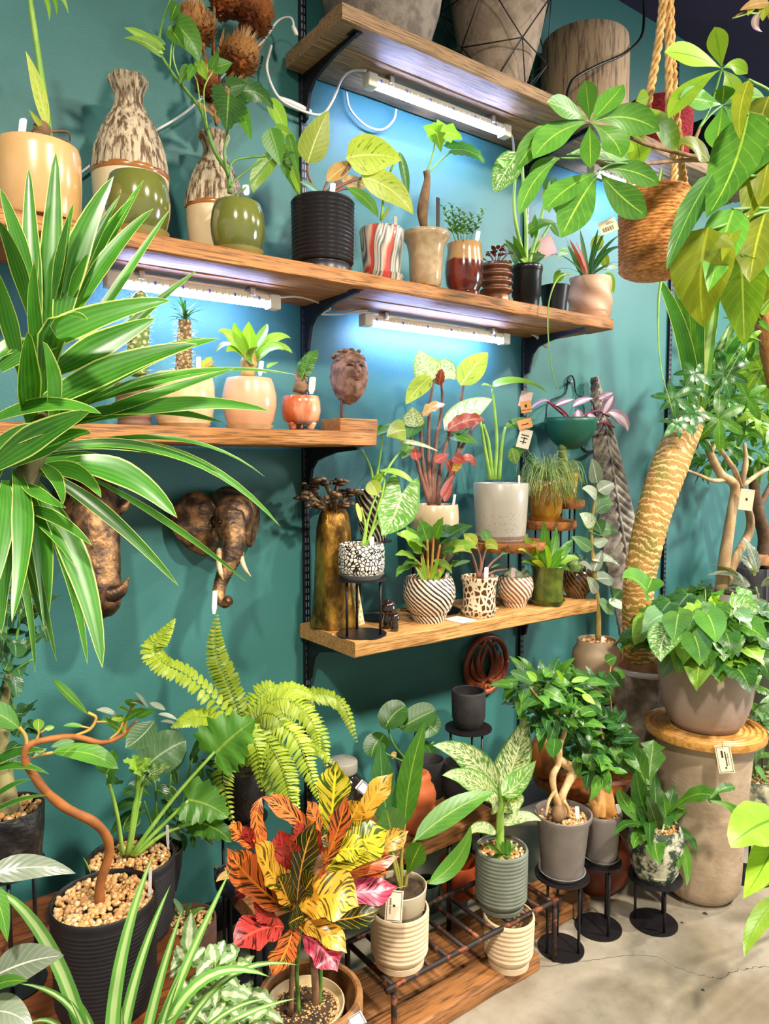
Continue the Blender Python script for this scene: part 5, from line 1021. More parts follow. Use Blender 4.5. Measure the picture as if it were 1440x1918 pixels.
# ================================================================== RACK POTS
M_bei = mat('#cdb592', '#d8c29f', 20, rough=.7); M_sage = mat('#646a5c', '#70766a', 20, rough=.6)
rp = lambda h, r0, r1, n_, foot=12, a=1.6: [(r0-6, 0), (r0-5, foot-3), (r0-7, foot-2), (r0-7, foot)]+[(r0-4, foot+1), (r0-1, foot+6)]+ribs(foot+8, h, r0, r1, n_, a, 6)
o = PZ(748, 1798, .192); k = K(o); t = thing('potted_aglaonema', 'beige ribbed pot holding a nursery pot of tall green leaves', 'potted plant', o)
pot(t, o, rp(104, 52, 54, 9, 14), M_bei, k, depth=60, t=4, sharp=60); k2 = k; o2 = o+V((0, 0, 46*k)); pot(t, o2, [(36, 0), (45, 60), (47, 62), (50, 96), (51, 100)], mat('#bdb094', rough=.5), k, depth=12, name='nursery_pot'); soil(t, o2, 46*k, 90*k, M_soil); d = -o.y
for a in [((748, 1670), (735, 1600), (728, 1545)), ((752, 1670), (752, 1600), (760, 1525)), ((758, 1670), (770, 1590), (785, 1560)), ((765, 1672), (785, 1660), (805, 1650)), ((750, 1670), (745, 1630), (738, 1600)), ((756, 1672), (762, 1640), (768, 1625))]: stem(t, mat('#a88a4a', '#8a9a3a', 20, rough=.5), list(a), [3.4, 2.6], d)
leaves(t, [G1, GSH], [(730, 1560, 712, 1385, 52, -4, 0, .03), (752, 1540, 770, 1408, 40)], kind='lance', d=d-.02, face=.75)
leaves(t, G1, [(758, 1545, 798, 1348, 46, -8, 0, .04), (775, 1575, 926, 1484, 46, 6, -16, .05), (802, 1656, 882, 1545, 34, 14, 8, .06)], kind='lance', d=d+.02, face=.75); leaves(t, G1, [(742, 1605, 722, 1512, 62, 0, 0, .06), (762, 1640, 790, 1578, 42, 0, 0, .08)], kind='obov', d=d+.03, face=.85)
for a in range(6): stem(t, M_dryw, [(755, 1672), (765+R.uniform(-20, 25), 1685, d+.03), (770+R.uniform(-30, 25), 1705, d+.05)], 1.6, d+.01, 'root', 5)
hangtag(t, 738, 1697, d+.1, 32, 56, -4, M_card, True, [(-.12, -.05, .12, .1)], ('BARREL PLANTS', 4, -.45, 0, -90), string=[(742, 1664, d+.06), (760, 1660, d+.02)])
o = PZ(952, 1802, .046); k = K(o); t = thing('beige_pot', 'empty beige ribbed pot standing on the front floor plank', 'pot', o); pot(t, o, rp(94, 44, 46.5, 8, 14), M_bei, k, depth=70, t=3, sharp=60)
o = PZ(938, 1695, .192); k = K(o); t = thing('potted_dieffenbachia', 'sage green ribbed pot with speckled dieffenbachia on rusty rack', 'potted plant', o)
pot(t, o, rp(112, 47, 48, 13, 10, 1.3), M_sage, k, depth=14, t=4, sharp=60); gravel(t, o, 43*k, 103*k, PEB, .0065, 150); d = -o.y; stem(t, M_stem, [(936, 1600), (936, 1550), (938, 1470)], [9, 8, 5], d)
leaves(t, GDI, [(940, 1482, 984, 1342, 66, 6, 0, .02), (932, 1475, 810, 1396, 52, 4, -18, .04), (932, 1500, 828, 1452, 44, 0, -16, .05), (940, 1545, 1014, 1538, 24, 4, -12, .06), (938, 1520, 962, 1530, 44, 14, -26, .08), (930, 1560, 872, 1568, 24, -4, -14, .05), (932, 1520, 898, 1500, 40, 0, -14, .05)], kind='ovate', d=d, face=.75, wave=.08); leaves(t, GV, [(940, 1490, 1004, 1424, 46, 4, 6, .05)], kind='ovate', d=d+.03, face=.6, fold=.35)
leaves(t, G1, [(938, 1598, 910, 1585, 14), (940, 1598, 925, 1570, 14), (944, 1598, 968, 1582, 14), (948, 1598, 955, 1572, 14), (942, 1602, 960, 1606, 14), (938, 1602, 920, 1610, 14), (944, 1600, 940, 1575, 14)], kind='ovate', d=d+.03, face=.6); stick(t, 977, 1598, 1620, 5, d+.05, 1)
o = PZ(858, 1672, .046); k = K(o); simplepot('terracotta_pot', 'orange terracotta pot with pale inside under the low bench', 'pot', o, [(30, 0), (33, 10), (37, 62)], mat('#a8441c', '#b8552a', 8, rough=.5), k, depth=40)
o = PZ(798, 1700, .046); simplepot('dark_pot', 'small dark green tin pot beside the nursery pot', 'pot', o, [(24, 0), (27, 50)], mat('#24342f', rough=.4), K(o), depth=30)

# ================================================================== THREE FLOOR STANDS
M_gry = mat('#756d67', '#807872', 14, rough=.5)
o1 = PZ(1050, 1776, 0); k1 = K(o1); h1 = 146*k1; stand('black round floor stand carrying the twisted trunk ficus', o1, 43*k1, h1, 3, .9, rtop=50*k1)
o = o1+V((0, 0, h1)); t = thing('ficus_bonsai', 'grey tapered pot with pale twisted trunk ficus', 'potted plant', o); saucer(t, o, 43, 9, M_steel, k1, 'steel_saucer')
pot(t, o+V((0, 0, 3*k1)), [(36, 0), (38, 6), (47, 96), (52, 106), (53, 114)], M_gry, k1, depth=12, t=4); gravel(t, o, 46*k1, 108*k1, PEB, .0065, 170); d = -o.y; M_pale = mat('#d9b98a', '#b9915c', 25, rough=.7, bump=.4)
nb = lambda a, u: .12*math.sin(u*23)+.08*math.sin(2*a+u*9)
stem(t, M_pale, [(1058, 1528), (1052, 1495), (1068, 1458), (1072, 1440), (1046, 1422), (1040, 1395), (1034, 1360), (1030, 1330)], [8, 9, 9, 10, 8, 7, 5, 3], d, 'trunk', 10, 50, nb); stem(t, M_pale, [(1054, 1528), (1040, 1490), (1035, 1455), (1045, 1432), (1048, 1400), (1056, 1375), (1062, 1345)], [8, 7, 6, 6, 5, 5, 3], d+.015, 'trunk', 10, 50, nb)
stem(t, M_pale, [(1040, 1480), (1028, 1500), (1022, 1528)], [4, 3, 2], d+.02, 'root'); stem(t, M_pale, [(1056, 1500), (1064, 1515), (1066, 1530)], [4, 3], d+.03, 'root'); part(t, 'stone', ball(P(1046, 1524, d+.03), .022, .02, .026, 8, 6), M_bark)
for a in [((1032, 1350), (1010, 1310), (985, 1280)), ((1040, 1360), (1060, 1310), (1090, 1280)), ((1060, 1350), (1095, 1320), (1120, 1330)), ((1034, 1340), (1040, 1300), (1040, 1270)), ((1060, 1345), (1080, 1370), (1090, 1400))]: stem(t, M_pale, list(a), [2.5, 1.2], d, 'branch', 6)
fb = leaf_lib('ficusb', GSH, 'ovate', 4, 1, .5, .25); fg = leaf_lib('ficusg', G1, 'ovate', 4, 1, .5, .25); fl = leaf_lib('ficusl', G3, 'lance', 3, 1, .3, .25)
cluster(t, fb, [(1030, 1310, 62, 42, d, .07, 40), (1080, 1330, 62, 44, d, .07, 40), (1020, 1350, 40, 30, d, .05, 18), (1095, 1290, 40, 26, d, .05, 22)], 40, .5, .1); cluster(t, fg, [(1000, 1285, 45, 24, d, .05, 22), (1060, 1290, 60, 28, d, .06, 26), (1085, 1395, 28, 28, d, .04, 14), (1050, 1345, 60, 30, d+.05, .03, 16)], 42, .5, .1)
leaves(t, G2, [(1000, 1280, 955, 1258, 24), (1010, 1310, 985, 1325, 24), (1040, 1380, 1035, 1420, 30, 0, 0, .06), (1060, 1260, 1105, 1268, 14), (1010, 1275, 985, 1255, 22)], kind='ellip', d=d+.04, face=.75)
leaves(t, G3, [(1005, 1275, 985, 1258, 16), (1050, 1275, 1045, 1255, 18), (1070, 1278, 1105, 1270, 12), (1075, 1290, 1100, 1300, 12), (1090, 1300, 1115, 1320, 14)], kind='lance', d=d+.07, face=.7); stick(t, 1082, 1510, 1534, 8, d+.05, -2)
o1 = PZ(1120, 1737, 0); k1 = K(o1); h1 = 132*k1; stand('black round floor stand carrying the ginseng trunk ficus', o1, 43*k1, h1, 3, .2, rtop=40*k1)
o = o1+V((.008, 0, h1)); t = thing('ficus_ginseng', 'small grey pot with swollen orange ginseng ficus trunk', 'potted plant', o); saucer(t, o, 33, 7, M_steel, k1, 'steel_saucer'); pot(t, o+V((0, 0, 3*k1)), [(26, 0), (28, 6), (33, 74), (36, 82), (36, 88)], M_gry, k1, depth=10); gravel(t, o, 31*k1, 84*k1, PEB, .006, 90); d = -o.y; M_gin = mat('#b5783a', '#d09a5a', 18, rough=.6, bump=.3)
gz = join(tube([P(1130, 1524, d), P(1124, 1490, d), P(1128, 1455, d), P(1126, 1430, d)], [24*k1, 19*k1, 17*k1, 9*k1], 14, 24, lambda a, u: .12*math.sin(3*a+u*6)), tube([P(1118, 1528, d+.01), P(1112, 1500, d+.015), P(1120, 1470, d+.01)], [9*k1, 10*k1, 8*k1], 10, 12), tube([P(1140, 1528, d+.02), P(1142, 1500, d+.02), P(1134, 1465, d+.01)], [8*k1, 9*k1, 7*k1], 10, 12), tube([P(1128, 1530, d+.03), P(1128, 1505, d+.03), P(1126, 1480, d+.02)], [7*k1, 7*k1, 5*k1], 10, 12))
blend(part(t, 'trunk', gz, M_gin), .004, 4)
for a in [((1128, 1435), (1110, 1400), (1095, 1370)), ((1130, 1435), (1145, 1400), (1155, 1380)), ((1128, 1435), (1130, 1390), (1120, 1350))]: stem(t, M_gin, list(a), [4, 2], d, 'branch', 6)
cluster(t, fb, [(1120, 1375, 52, 40, d, .06, 36), (1140, 1400, 32, 28, d, .05, 24), (1100, 1420, 40, 30, d, .05, 20)], 40, .5, .0); cluster(t, fg, [(1150, 1390, 26, 34, d, .05, 16), (1115, 1430, 40, 22, d+.03, .04, 14)], 42, .5, 0)
leaves(t, [G2, G1], [(1120, 1430, 1134, 1456, 30, 0, 0, .06), (1110, 1395, 1095, 1430, 30), (1150, 1395, 1160, 1432, 26), (1135, 1240, 1155, 1230, 24), (1140, 1260, 1165, 1290, 26), (1130, 1270, 1150, 1300, 24), (1120, 1265, 1140, 1275, 22), (1150, 1262, 1172, 1268, 20), (1125, 1300, 1140, 1320, 22)], kind='ovate', d=d+.03, face=.8); stick(t, 1162, 1506, 1530, 8, d+.04, -6)
part(t, 'branch', tube([P(1130, 1430, d), P(1145, 1350, d), P(1140, 1280, d), P(1146, 1235, d)], [.005, .003, .002], 6, 14), M_gin)
o1 = PZ(1224, 1728, 0); k1 = K(o1); h1 = 92*k1; stand('lowest black floor stand carrying the staghorn fern pot', o1, 43*k1, h1, 3, .1, rtop=49*k1)
o = o1+V((0, 0, h1)); t = thing('staghorn_fern', 'mottled green white round pot with drooping staghorn fern', 'potted plant', o); n = N('lichen_glaze'); a = n.noise(28, detail=7, rough=.7); n.bump(a, .5, .008); M_lich = n.fin(n.mix(n.sm(a, .45, .58), srgb('#2c4030'), srgb('#c9c7ae')), .7)
saucer(t, o, 41, 14, M_lich, k1); pot(t, o+V((0, 0, 3*k1)), [(34, 0), (38, 8), (45, 30), (50, 60), (50, 72), (45, 88), (42, 94)], M_lich, k1, depth=10); gravel(t, o, 40*k1, 88*k1, PEB, .006, 120); d = -o.y
leaves(t, [G1, G2], [(1225, 1560, 1160, 1475, 34, -16, -6, .0), (1225, 1555, 1192, 1440, 40, -8, 0, .02), (1230, 1555, 1225, 1440, 30, 0, 0, -.05), (1235, 1555, 1262, 1470, 34, 4, -4, -.03), (1240, 1560, 1298, 1530, 22, 6, -30, .02), (1228, 1560, 1150, 1565, 24, -6, -20, .06), (1230, 1570, 1235, 1620, 44, -6, -12, .1), (1222, 1565, 1218, 1600, 26, -3, -40, .12), (1240, 1570, 1286, 1660, 26, 16, -20, .08), (1240, 1565, 1306, 1600, 20, 10, -20, .08), (1235, 1565, 1270, 1630, 28, 12, -14, .1), (1222, 1570, 1186, 1590, 30, -6, -14, .08), (1215, 1560, 1180, 1500, 24, -8, -6), (1250, 1550, 1240, 1480, 26), (1232, 1555, 1210, 1490, 30, 0, 0, .04)], kind='strap', d=d, face=.7, wave=.15)
leaves(t, G1, [(1255, 1520, 1352, 1500, 34, 0, -22, .16), (1330, 1495, 1378, 1475, 20, 0, -8, .02, d+.17), (1330, 1500, 1385, 1545, 20, 14, -8, .03, d+.17), (1215, 1480, 1165, 1360, 44, 6, 16, -.06), (1214, 1470, 1224, 1385, 50, 0, 0, -.04)], kind='antler', d=d+.01, face=.75, wave=.1)
t_ = t; stem(t, M_stemd, [(1235, 1560), (1250, 1535), (1262, 1520)], 3, d)

# ================================================================== COLUMN PLANTER, DISC, BIG POT
n = N('rough_sand_clay'); a = n.noise(9, detail=4); b_ = n.noise(38, (1, 1, 1.3), 6); n.bump(b_, .3, .008); M_sand = n.fin(n.mix(n.sm(a, .35, .65), srgb('#b39e84'), srgb('#9c876e')), .8)
oc = PZ(1310, 1668, 0); k = K(oc); t = thing('column_planter', 'tall sandy grey column planter hung with a price tag', 'planter', oc); hc = 300*k
pot(t, oc, [(44, 0), (56, 4), (66, 16), (70, 34), (73, 120), (79, 220), (84, 296), (84, 300)], M_sand, k, depth=30, t=6); dd_ = -oc.y
hangtag(t, 1357, 1422, dd_+.15, 27, 50, 12, M_card, True, [(-.35, .1, -.1, .62), (.1, -.5, .25, .55), (-.1, -.7, .1, -.55)], ('BARREL PLANTS', 3, .45, 0, -90), string=[(1352, 1388, dd_+.15)])
od = oc+V((0, 0, hc+.004)); gro = []
for i in range(8): r = 24+i*10; gro += [(r, 13), (r+3, 16), (r+6, 16), (r+9, 13)]
solo('ring_disc', lathe(od, [(r*k, h*k) for r, h in [(.5, 0), (98, 0), (104, 3), (105, 9)]]+[(r*k, h*k) for r, h in [(104, 16)]+gro[::-1]+[(.5, 13)]], 56, None, False), woodm('#cf9a50', '#bd863c', '#a06e2c', (4, 14, 14), .05, .35), 'round wooden disc with concentric grooves under the big pot', 'wooden disc', od, sharp=30)
ob = od+V((0, 0, 13.5*k)); t = thing('potted_pothos', 'large greige round pot full of heart shaped leaves', 'potted plant', ob); M_grei = mat('#b29e8e', '#a08c7c', 7, rough=.7, bump=.15, bsc=60)
pot(t, ob, [(48, 0), (56, 3), (66, 16), (77, 50), (84, 95), (86, 136), (85, 140)], M_grei, k, depth=14, t=5); soil(t, ob, 80*k, 128*k, M_soil); d = -ob.y
hb = leaf_lib('pothos', G1, 'heart', 5, 1, .95, .35, .2, .22); hb2 = leaf_lib('pothos2', G2, 'heart', 4, 1, .95, .35, .2, .22); hb3 = leaf_lib('pothos3', G3, 'heart', 4, 1, .95, .35, .2, .22); hb4 = leaf_lib('pothos4', GGR, 'heart', 4, 1, .95, .35, .2, .22)
c0 = ob+V((0, 0, 135*k))
for i in range(170):
    a = R.uniform(0, 2*PI); e = R.uniform(-.15, 1.25); L = R.uniform(.09, .22)*(1.05 if e < .8 else .95); dv = V((math.cos(a)*math.cos(e), math.sin(a)*math.cos(e), math.sin(e)*.95)); q = c0+dv*L+V((0, 0, .03)); b = c0+V((dv.x, dv.y, 0))*R.uniform(.01, .07)
    if i % 2 == 0: part(t, 'petiole', tube([b, b.lerp(q, .5)+V((0, 0, .02)), q], .0017, 4, 5), M_stem)
    tilt = V((dv.x, dv.y, -R.uniform(.1, .9))); up = V((dv.x*.5, dv.y*.5, 1))+(CAM-q).normalized()*.5
    put_leaf(t, R.choice([hb, hb, hb2, hb3, hb3, hb4]), q, tilt, up, R.uniform(.075, .115))
leaves(t, [G1, GV], [(1250, 1180, 1238, 1240, 60, -6, 0, .05), (1300, 1190, 1310, 1248, 56, 4, 0, .08), (1345, 1195, 1355, 1240, 52, 4, 0, .08), (1380, 1190, 1425, 1218, 46, 6, -6, .06), (1270, 1150, 1262, 1205, 56, 0, 0, .08), (1325, 1150, 1340, 1205, 56, 4, 0, .09), (1210, 1105, 1165, 1082, 56, 0, -10, .05), (1220, 1085, 1210, 1112, 50), (1375, 1140, 1420, 1160, 56, 4, -6, .05)], kind='heart', d=d+.1, face=.7)

# ================================================================== RINGED TRUNK IN CONCRETE POT
o = S(1208, .48, 0); k = K(S(1208, .48, .6)); zt = P(1208, 1255, .48).z; hp = zt/k; t = thing('potted_palm_tree', 'leaning ringed orange trunk palm in tall concrete pot', 'potted tree', o)
pot(t, o, [(54, 0), (58, 10), (66, hp*.6), (76, hp-4), (76, hp)], mat('#8a7f70', '#6d6254', 30, rough=.8, bump=.4), k, depth=16, t=6, seg=8, sharp=25); part(t, 'white_rim', lathe(o+V((0, 0, zt)), [(74*k, 0), (77*k, 2*k), (76*k, 8*k), (66*k, 9*k), (64*k, 0)], 32, None, False), mat('#d8d2c6', rough=.6)); d = .48
part(t, 'burlap', lathe(o+V((0, 0, zt)), [(66*k, 4*k), (62*k, 16*k), (48*k, 26*k), (36*k, 34*k), (28*k, 40*k)], 30, lambda a, z, u: .01*noise.noise(V((math.cos(a)*3, math.sin(a)*3, z*20))), False), mat('#a8784e', '#8a5c38', 30, rough=.9, bump=.6))
n = N('ringed_bark'); uvn = n.n('UVMap'); sp = n.n('SeparateXYZ'); n.l(uvn.outputs[0], sp.inputs[0]); f = n.math('FRACT', n.math('ADD', n.math('MULTIPLY', sp.outputs[1], 46.0), n.math('MULTIPLY', n.noise(9, (1, 1, .8), 6, .65), 5.0)))
M_ring = n.fin(n.mix(n.sm(f, .6, .9), n.mix(n.sm(n.noise(12), .4, .6), srgb('#8a7a2a'), srgb('#b0803c')), srgb('#f0c488')), .6); n.bump(f, .5, .008)
stem(t, M_ring, [(1200, 1235), (1194, 1170), (1196, 1100), (1208, 1030), (1228, 950), (1255, 870), (1285, 800), (1300, 770)], [30, 28, 29, 30, 31, 33, 30, 22], d, 'trunk', 20, 90, lambda a, u: .03*math.sin(u*46*2*PI+2*math.sin(a))+.03*math.sin(2*a+u*7))
leaves(t, [GDR, G1, GSP], [(1300, 770, 1222, 505, 30, 16, -10, .06), (1302, 770, 1270, 500, 26, 4, 0), (1304, 770, 1298, 480, 26), (1306, 770, 1330, 490, 26), (1308, 770, 1352, 520, 26, -4, 0), (1308, 770, 1395, 570, 24, -6, -6), (1310, 770, 1450, 560, 22, -10, -10), (1310, 772, 1430, 640, 20, -10, -10), (1306, 770, 1310, 500, 24, 0, 0, .08), (1304, 770, 1285, 520, 24, 0, 0, .08), (1310, 770, 1370, 600, 22, -4, 0, .06), (1300, 772, 1245, 560, 20, 10, 0), (1302, 770, 1262, 540, 22, 6, 0, .04), (1308, 772, 1340, 560, 26, 0, 0, .1)], kind='strap', d=d, face=.7)

# ================================================================== MULTI STEM TREE AND ITS NEIGHBOURS
def tallpot(name, label, x, d, ytop, r, m, cat='potted tree', ribn=0):
    o = S(x, d, 0); zt = P(x, ytop, d).z; k = K(V((o.x, o.y, zt))); t = thing(name, label, cat, o); h = zt/k
    pot(t, o, [(r*.75, 0), (r*.8, 6), (r, h*.6), (r, h)], m, k, depth=12, t=4, seg=64 if ribn else 36, fr=(lambda a, z: 1.6*math.sin(ribn*a)) if ribn else None); soil(t, o, (r-5)*k, (h-9)*k, M_soil); return t, o, k
M_tr = mat('#c2a57a', '#9a7a52', 18, (1, 1, .5), rough=.75, bump=.4); M_trd = mat('#6d5138', '#4f3a28', 20, rough=.8, bump=.4)
t, o, k = tallpot('potted_schefflera', 'pale multi stem tree with small glossy leaves and paper tag', 1352, .42, 1110, 52, M_gry); d = .42
for pts, r in [([(1350, 1110), (1358, 1040), (1370, 960), (1376, 910), (1350, 888), (1330, 850), (1315, 805), (1306, 780)], [12, 11, 9, 9, 8, 7, 5, 3]), ([(1356, 1105), (1378, 1045), (1402, 1000), (1404, 965), (1388, 915), (1396, 870), (1394, 830)], [8, 8, 8, 7, 6, 5, 3]), ([(1386, 912), (1375, 880), (1355, 850), (1342, 830)], [6, 5, 4, 3]), ([(1390, 910), (1420, 888), (1450, 872)], [5, 4, 4]), ([(1362, 898), (1335, 900), (1310, 890), (1285, 880)], [5, 4, 3, 2]), ([(1330, 850), (1345, 820), (1340, 800)], [4, 3])]: stem(t, M_tr, pts, r, d, 'trunk', 10, 40)
lb1 = leaf_lib('sch', GSH, 'ellip', 4, 1, .34, .25); lb2 = leaf_lib('schg', G1, 'ellip', 4, 1, .34, .25); lb3 = leaf_lib('schb', G3, 'ellip', 3, 1, .36, .25)
def palmate(th, lib, x, y, d, n, size, face=.5, drop=.2):
    c = P(x, y, d); k = K(c); ax = ((CAM-c).normalized()*face+V((R.uniform(-.4, .4), R.uniform(-.4, .2), 1-face))).normalized(); e = ax.orthogonal().normalized(); f_ = ax.cross(e); a0 = R.uniform(0, 6)
    for i in range(n):
        a = a0+2*PI*i/n+R.uniform(-.15, .15); dv = e*math.cos(a)+f_*math.sin(a)-V((0, 0, drop)); put_leaf(th, lib, c, dv, ax, size*k*R.uniform(.8, 1.15))
    return c
for i in range(34):
    x, y = R.uniform(1255, 1445), R.uniform(625, 835)
    if x < 1300 and y < 690: continue
    c = palmate(t, R.choice([lb1, lb2, lb2, lb3] if x > 1330 else [lb1, lb1, lb2]), x, y, d+R.uniform(-.12, .14), R.choice([5, 6, 7]), R.uniform(32, 50))
    part(t, 'twig', tube([P(1310+(x-1310)*.5, 800, d), c.lerp(P(1310+(x-1310)*.5, 800, d), .4)+V((0, 0, .02)), c], [.003, .0016], 5, 8), M_stemd)
for x, y, s, l in [(1262, 745, 44, lb1), (1268, 790, 40, lb1), (1345, 785, 62, lb2), (1300, 700, 44, lb1), (1355, 700, 50, lb1), (1425, 690, 80, lb3), (1290, 730, 44, lb1), (1400, 745, 44, lb2)]: palmate(t, l, x, y, d+.14, 6, s, .7)
hangtag(t, 1398, 936, d+.06, 24, 40, -6, M_card, False, [(-.15, -.1, .15, .15)], string=[(1400, 908, d+.02)])
t, o, k = tallpot('potted_fig', 'dark ribbed pot with a brown trunk tree, behind right', 1408, .27, 1062, 60, mat('#37343a', '#46424a', 14, rough=.6), ribn=30); d = .27
for pts, r in [([(1425, 1065), (1432, 1010), (1420, 960), (1412, 900), (1425, 860)], [13, 12, 11, 9, 6]), ([(1422, 950), (1445, 905)], [6, 5])]: stem(t, M_trd, pts, r, d, 'trunk', 10, 30)
cluster(t, lb2, [(1410, 830, 60, 60, d, .07, 60), (1420, 700, 60, 80, d, .07, 70), (1350, 850, 50, 40, d, .07, 30), (1400, 770, 60, 60, d+.03, .07, 50)], 34, .5, .0)
cluster(t, lb3, [(1425, 850, 40, 40, d, .08, 22), (1425, 620, 40, 60, d, .08, 20)], 36, .5, 0)
part(t, 'burlap', lathe(o+V((0, 0, P(1408, 1058, .27).z)), [(.075, 0), (.06, .03), (.03, .05)], 20, lambda a, z, u: .01*math.sin(3*a), False), mat('#a8784e', '#8a5c38', 30, rough=.9))
# shouldered pot with variegated rubber plant
top = P(1116, 1308, .33); k = K(top); stand('small black stand on the live edge table under shouldered pot', V((top.x, top.y, P(1085, 1442, .37).z)), .055, top.z-P(1085, 1442, .37).z, 3, .5, rtop=.08)
t = thing('potted_rubber_plant', 'beige shouldered pot with tall thin rubber plant', 'potted plant', top); M_sho = mat('#9a8468', '#8a765c', 6, rough=.5)
pot(t, top, [(38, 0), (42, 5), (45, 30), (46, 76), (44, 92), (37, 103), (36, 112)], M_sho, k, depth=10); gravel(t, top, 32*k, 107*k, PEB, .0055, 110); d = .33; stem(t, mat('#8a7a3a', '#a08a4a', 20, rough=.6), [(1120, 1198), (1120, 1140), (1114, 1080), (1108, 1010), (1112, 950), (1120, 900)], [5.5, 5, 4.5, 3.5, 3, 2.4], d); stem(t, M_stemd, [(1120, 1145), (1140, 1130), (1152, 1118)], 2, d)
leaves(t, [GGR, GGR, GSI, GW], [(1118, 905, 1108, 858, 30), (1120, 920, 1150, 905, 30), (1118, 930, 1090, 915, 26), (1115, 960, 1150, 945, 30, 0, -6), (1112, 985, 1085, 962, 28), (1112, 1000, 1158, 998, 30, 0, -8), (1108, 1030, 1070, 1005, 24), (1110, 1050, 1160, 1060, 24, 0, -10), (1112, 1070, 1128, 1030, 22), (1116, 1085, 1150, 1085, 40), (1118, 1110, 1098, 1080, 26), (1122, 1130, 1150, 1150, 30), (1140, 1130, 1180, 1140, 24), (1120, 945, 1138, 912, 28), (1112, 1020, 1140, 1012, 26), (1125, 1000, 1090, 985, 20), (1108, 1065, 1085, 1055, 22)], kind='ovate', d=d+.01, face=.7); leaves(t, G2, [(1118, 890, 1102, 900, 26), (1115, 975, 1128, 1000, 30), (1112, 1040, 1130, 1068, 30), (1150, 1118, 1165, 1105, 24)], kind='ovate', d=d, face=.7); stick(t, 1129, 1192, 1210, 7, d+.02, 0)
# live edge table, gourd, round pot behind the stands
sl = P(1085, 1442, .37); k = K(sl); t = thing('live_edge_table', 'small live edge wood table behind the ficus trunks', 'table', V((sl.x, sl.y, 0))); M_live = woodm('#b5662a', '#98501e', '#6b3412', (7, 7, 3), .3, .4)
part(t, 'top', lathe(sl-V((0, 0, 34*k)), [(r*k, h*k) for r, h in [(.5, 0), (64, 0), (86, 14), (94, 28), (92, 34), (.5, 34)]], 40, lambda a, z, u: .014*noise.noise(V((math.cos(a)*1.8, math.sin(a)*1.8, 2))), False), M_live); part(t, 'pedestal', lathe(V((sl.x, sl.y, 0)), [(.085, 0), (.08, .03), (.06, sl.z*.5), (.075, sl.z-.06)], 24, lambda a, z, u: .008*noise.noise(V((math.cos(a)*2, math.sin(a)*2, z*8)))), M_live)
o = S(1018, .33, sl.z); k = K(o); bz = (sl.z-P(1018, 1412, .4).z)/k; yb = lambda y: (P(1018, y, .4).z-sl.z)/k
o = V((o.x+.01, o.y, sl.z)); solo('wooden_gourd', lathe(o, [(r*k, h*k) for r, h in [(.5, 0), (20, 0), (30, 14), (33, 34), (30, 56), (20, 76), (12, 90), (12, 100), (22, 118), (31, 136), (30, 152), (18, 170), (6, 178), (.5, 180)]], 32, None, False), woodm('#c07a34', '#a8622a', '#7d4418', (5, 5, 2), .1, .35), 'polished orange wood gourd ornament on the live edge table', 'ornament', o)
o = V((2.06, -.55, 0)); k = K(o); simplepot('terracotta_pot', 'round reddish brown pot on floor behind the black stands', 'pot', o, [(44, 0), (58, 18), (66, 48), (62, 78), (50, 92)], mat('#6d2f16', '#8a4220', 6, rough=.45), k, depth=40)
# lichen textured trough and ribbed planter at the right edge
o1 = PZ(1400, 1640, 0); k = K(o1); hs = .20; stand('black floor stand at right edge under the lichen pot', o1, 42*k, hs, 3, .4)
o = o1+V((.04, 0, hs)); t = thing('potted_shrub', 'lichen covered ribbed grey pot with thin stems at right edge', 'potted plant', o); pot(t, o, [(46, 0), (50, 10), (50, 70), (50, 84)], mat('#4a5242', '#b5b296', 26, rough=.85, bump=.6, lo=.4, hi=.6), k, depth=10, seg=60, fr=lambda a, z: 1.5*math.sin(20*a)); gravel(t, o, 45*k, 78*k, PEBD, .007, 120); d = -o.y
for x0, x1, y in [(1405, 1400, 1330), (1415, 1420, 1350), (1428, 1440, 1300)]: stem(t, M_stemd, [(x0, 1470), (x0, 1420), (x1, y)], 2.2, d)
cluster(t, leaf_lib('grl', GGR, 'lance', 4, 1, .3, .25), [(1405, 1350, 30, 40, d, .06, 22), (1430, 1390, 25, 50, d, .06, 18)], 46, .6, .2)
cluster(t, fg, [(1405, 1425, 26, 14, d, .04, 8)], 36, .7, .1)
frond(t, [(1440, 1360), (1420, 1330), (1388, 1308)], d, 22, 12, G1); frond(t, [(1450, 1300), (1425, 1290), (1395, 1285)], d, 16, 10, G1)
o = S(1436, .55, 0); k = K(V((o.x, o.y, .6))); zt = P(1436, 1190, .55).z; t = thing('ribbed_planter', 'dark green ribbed planter at right edge behind the big pot', 'planter', o); h = zt/k; pot(t, o, [(30, 0), (40, h*.35), (56, h*.5), (66, h*.8), (66, h)], mat('#4f5546', '#5c6252', 10, rough=.6), k, depth=30, seg=72, fr=lambda a, z: 1.3*math.sin(36*a))
cluster(t, leaf_lib('grl2', GSI, 'lance', 4, 1, .35, .25), [(1415, 1100, 36, 50, .52, .07, 20)], 60, .6, .2); stem(t, M_stemd, [(1432, 1195), (1425, 1150), (1415, 1100)], 2.5, .54)

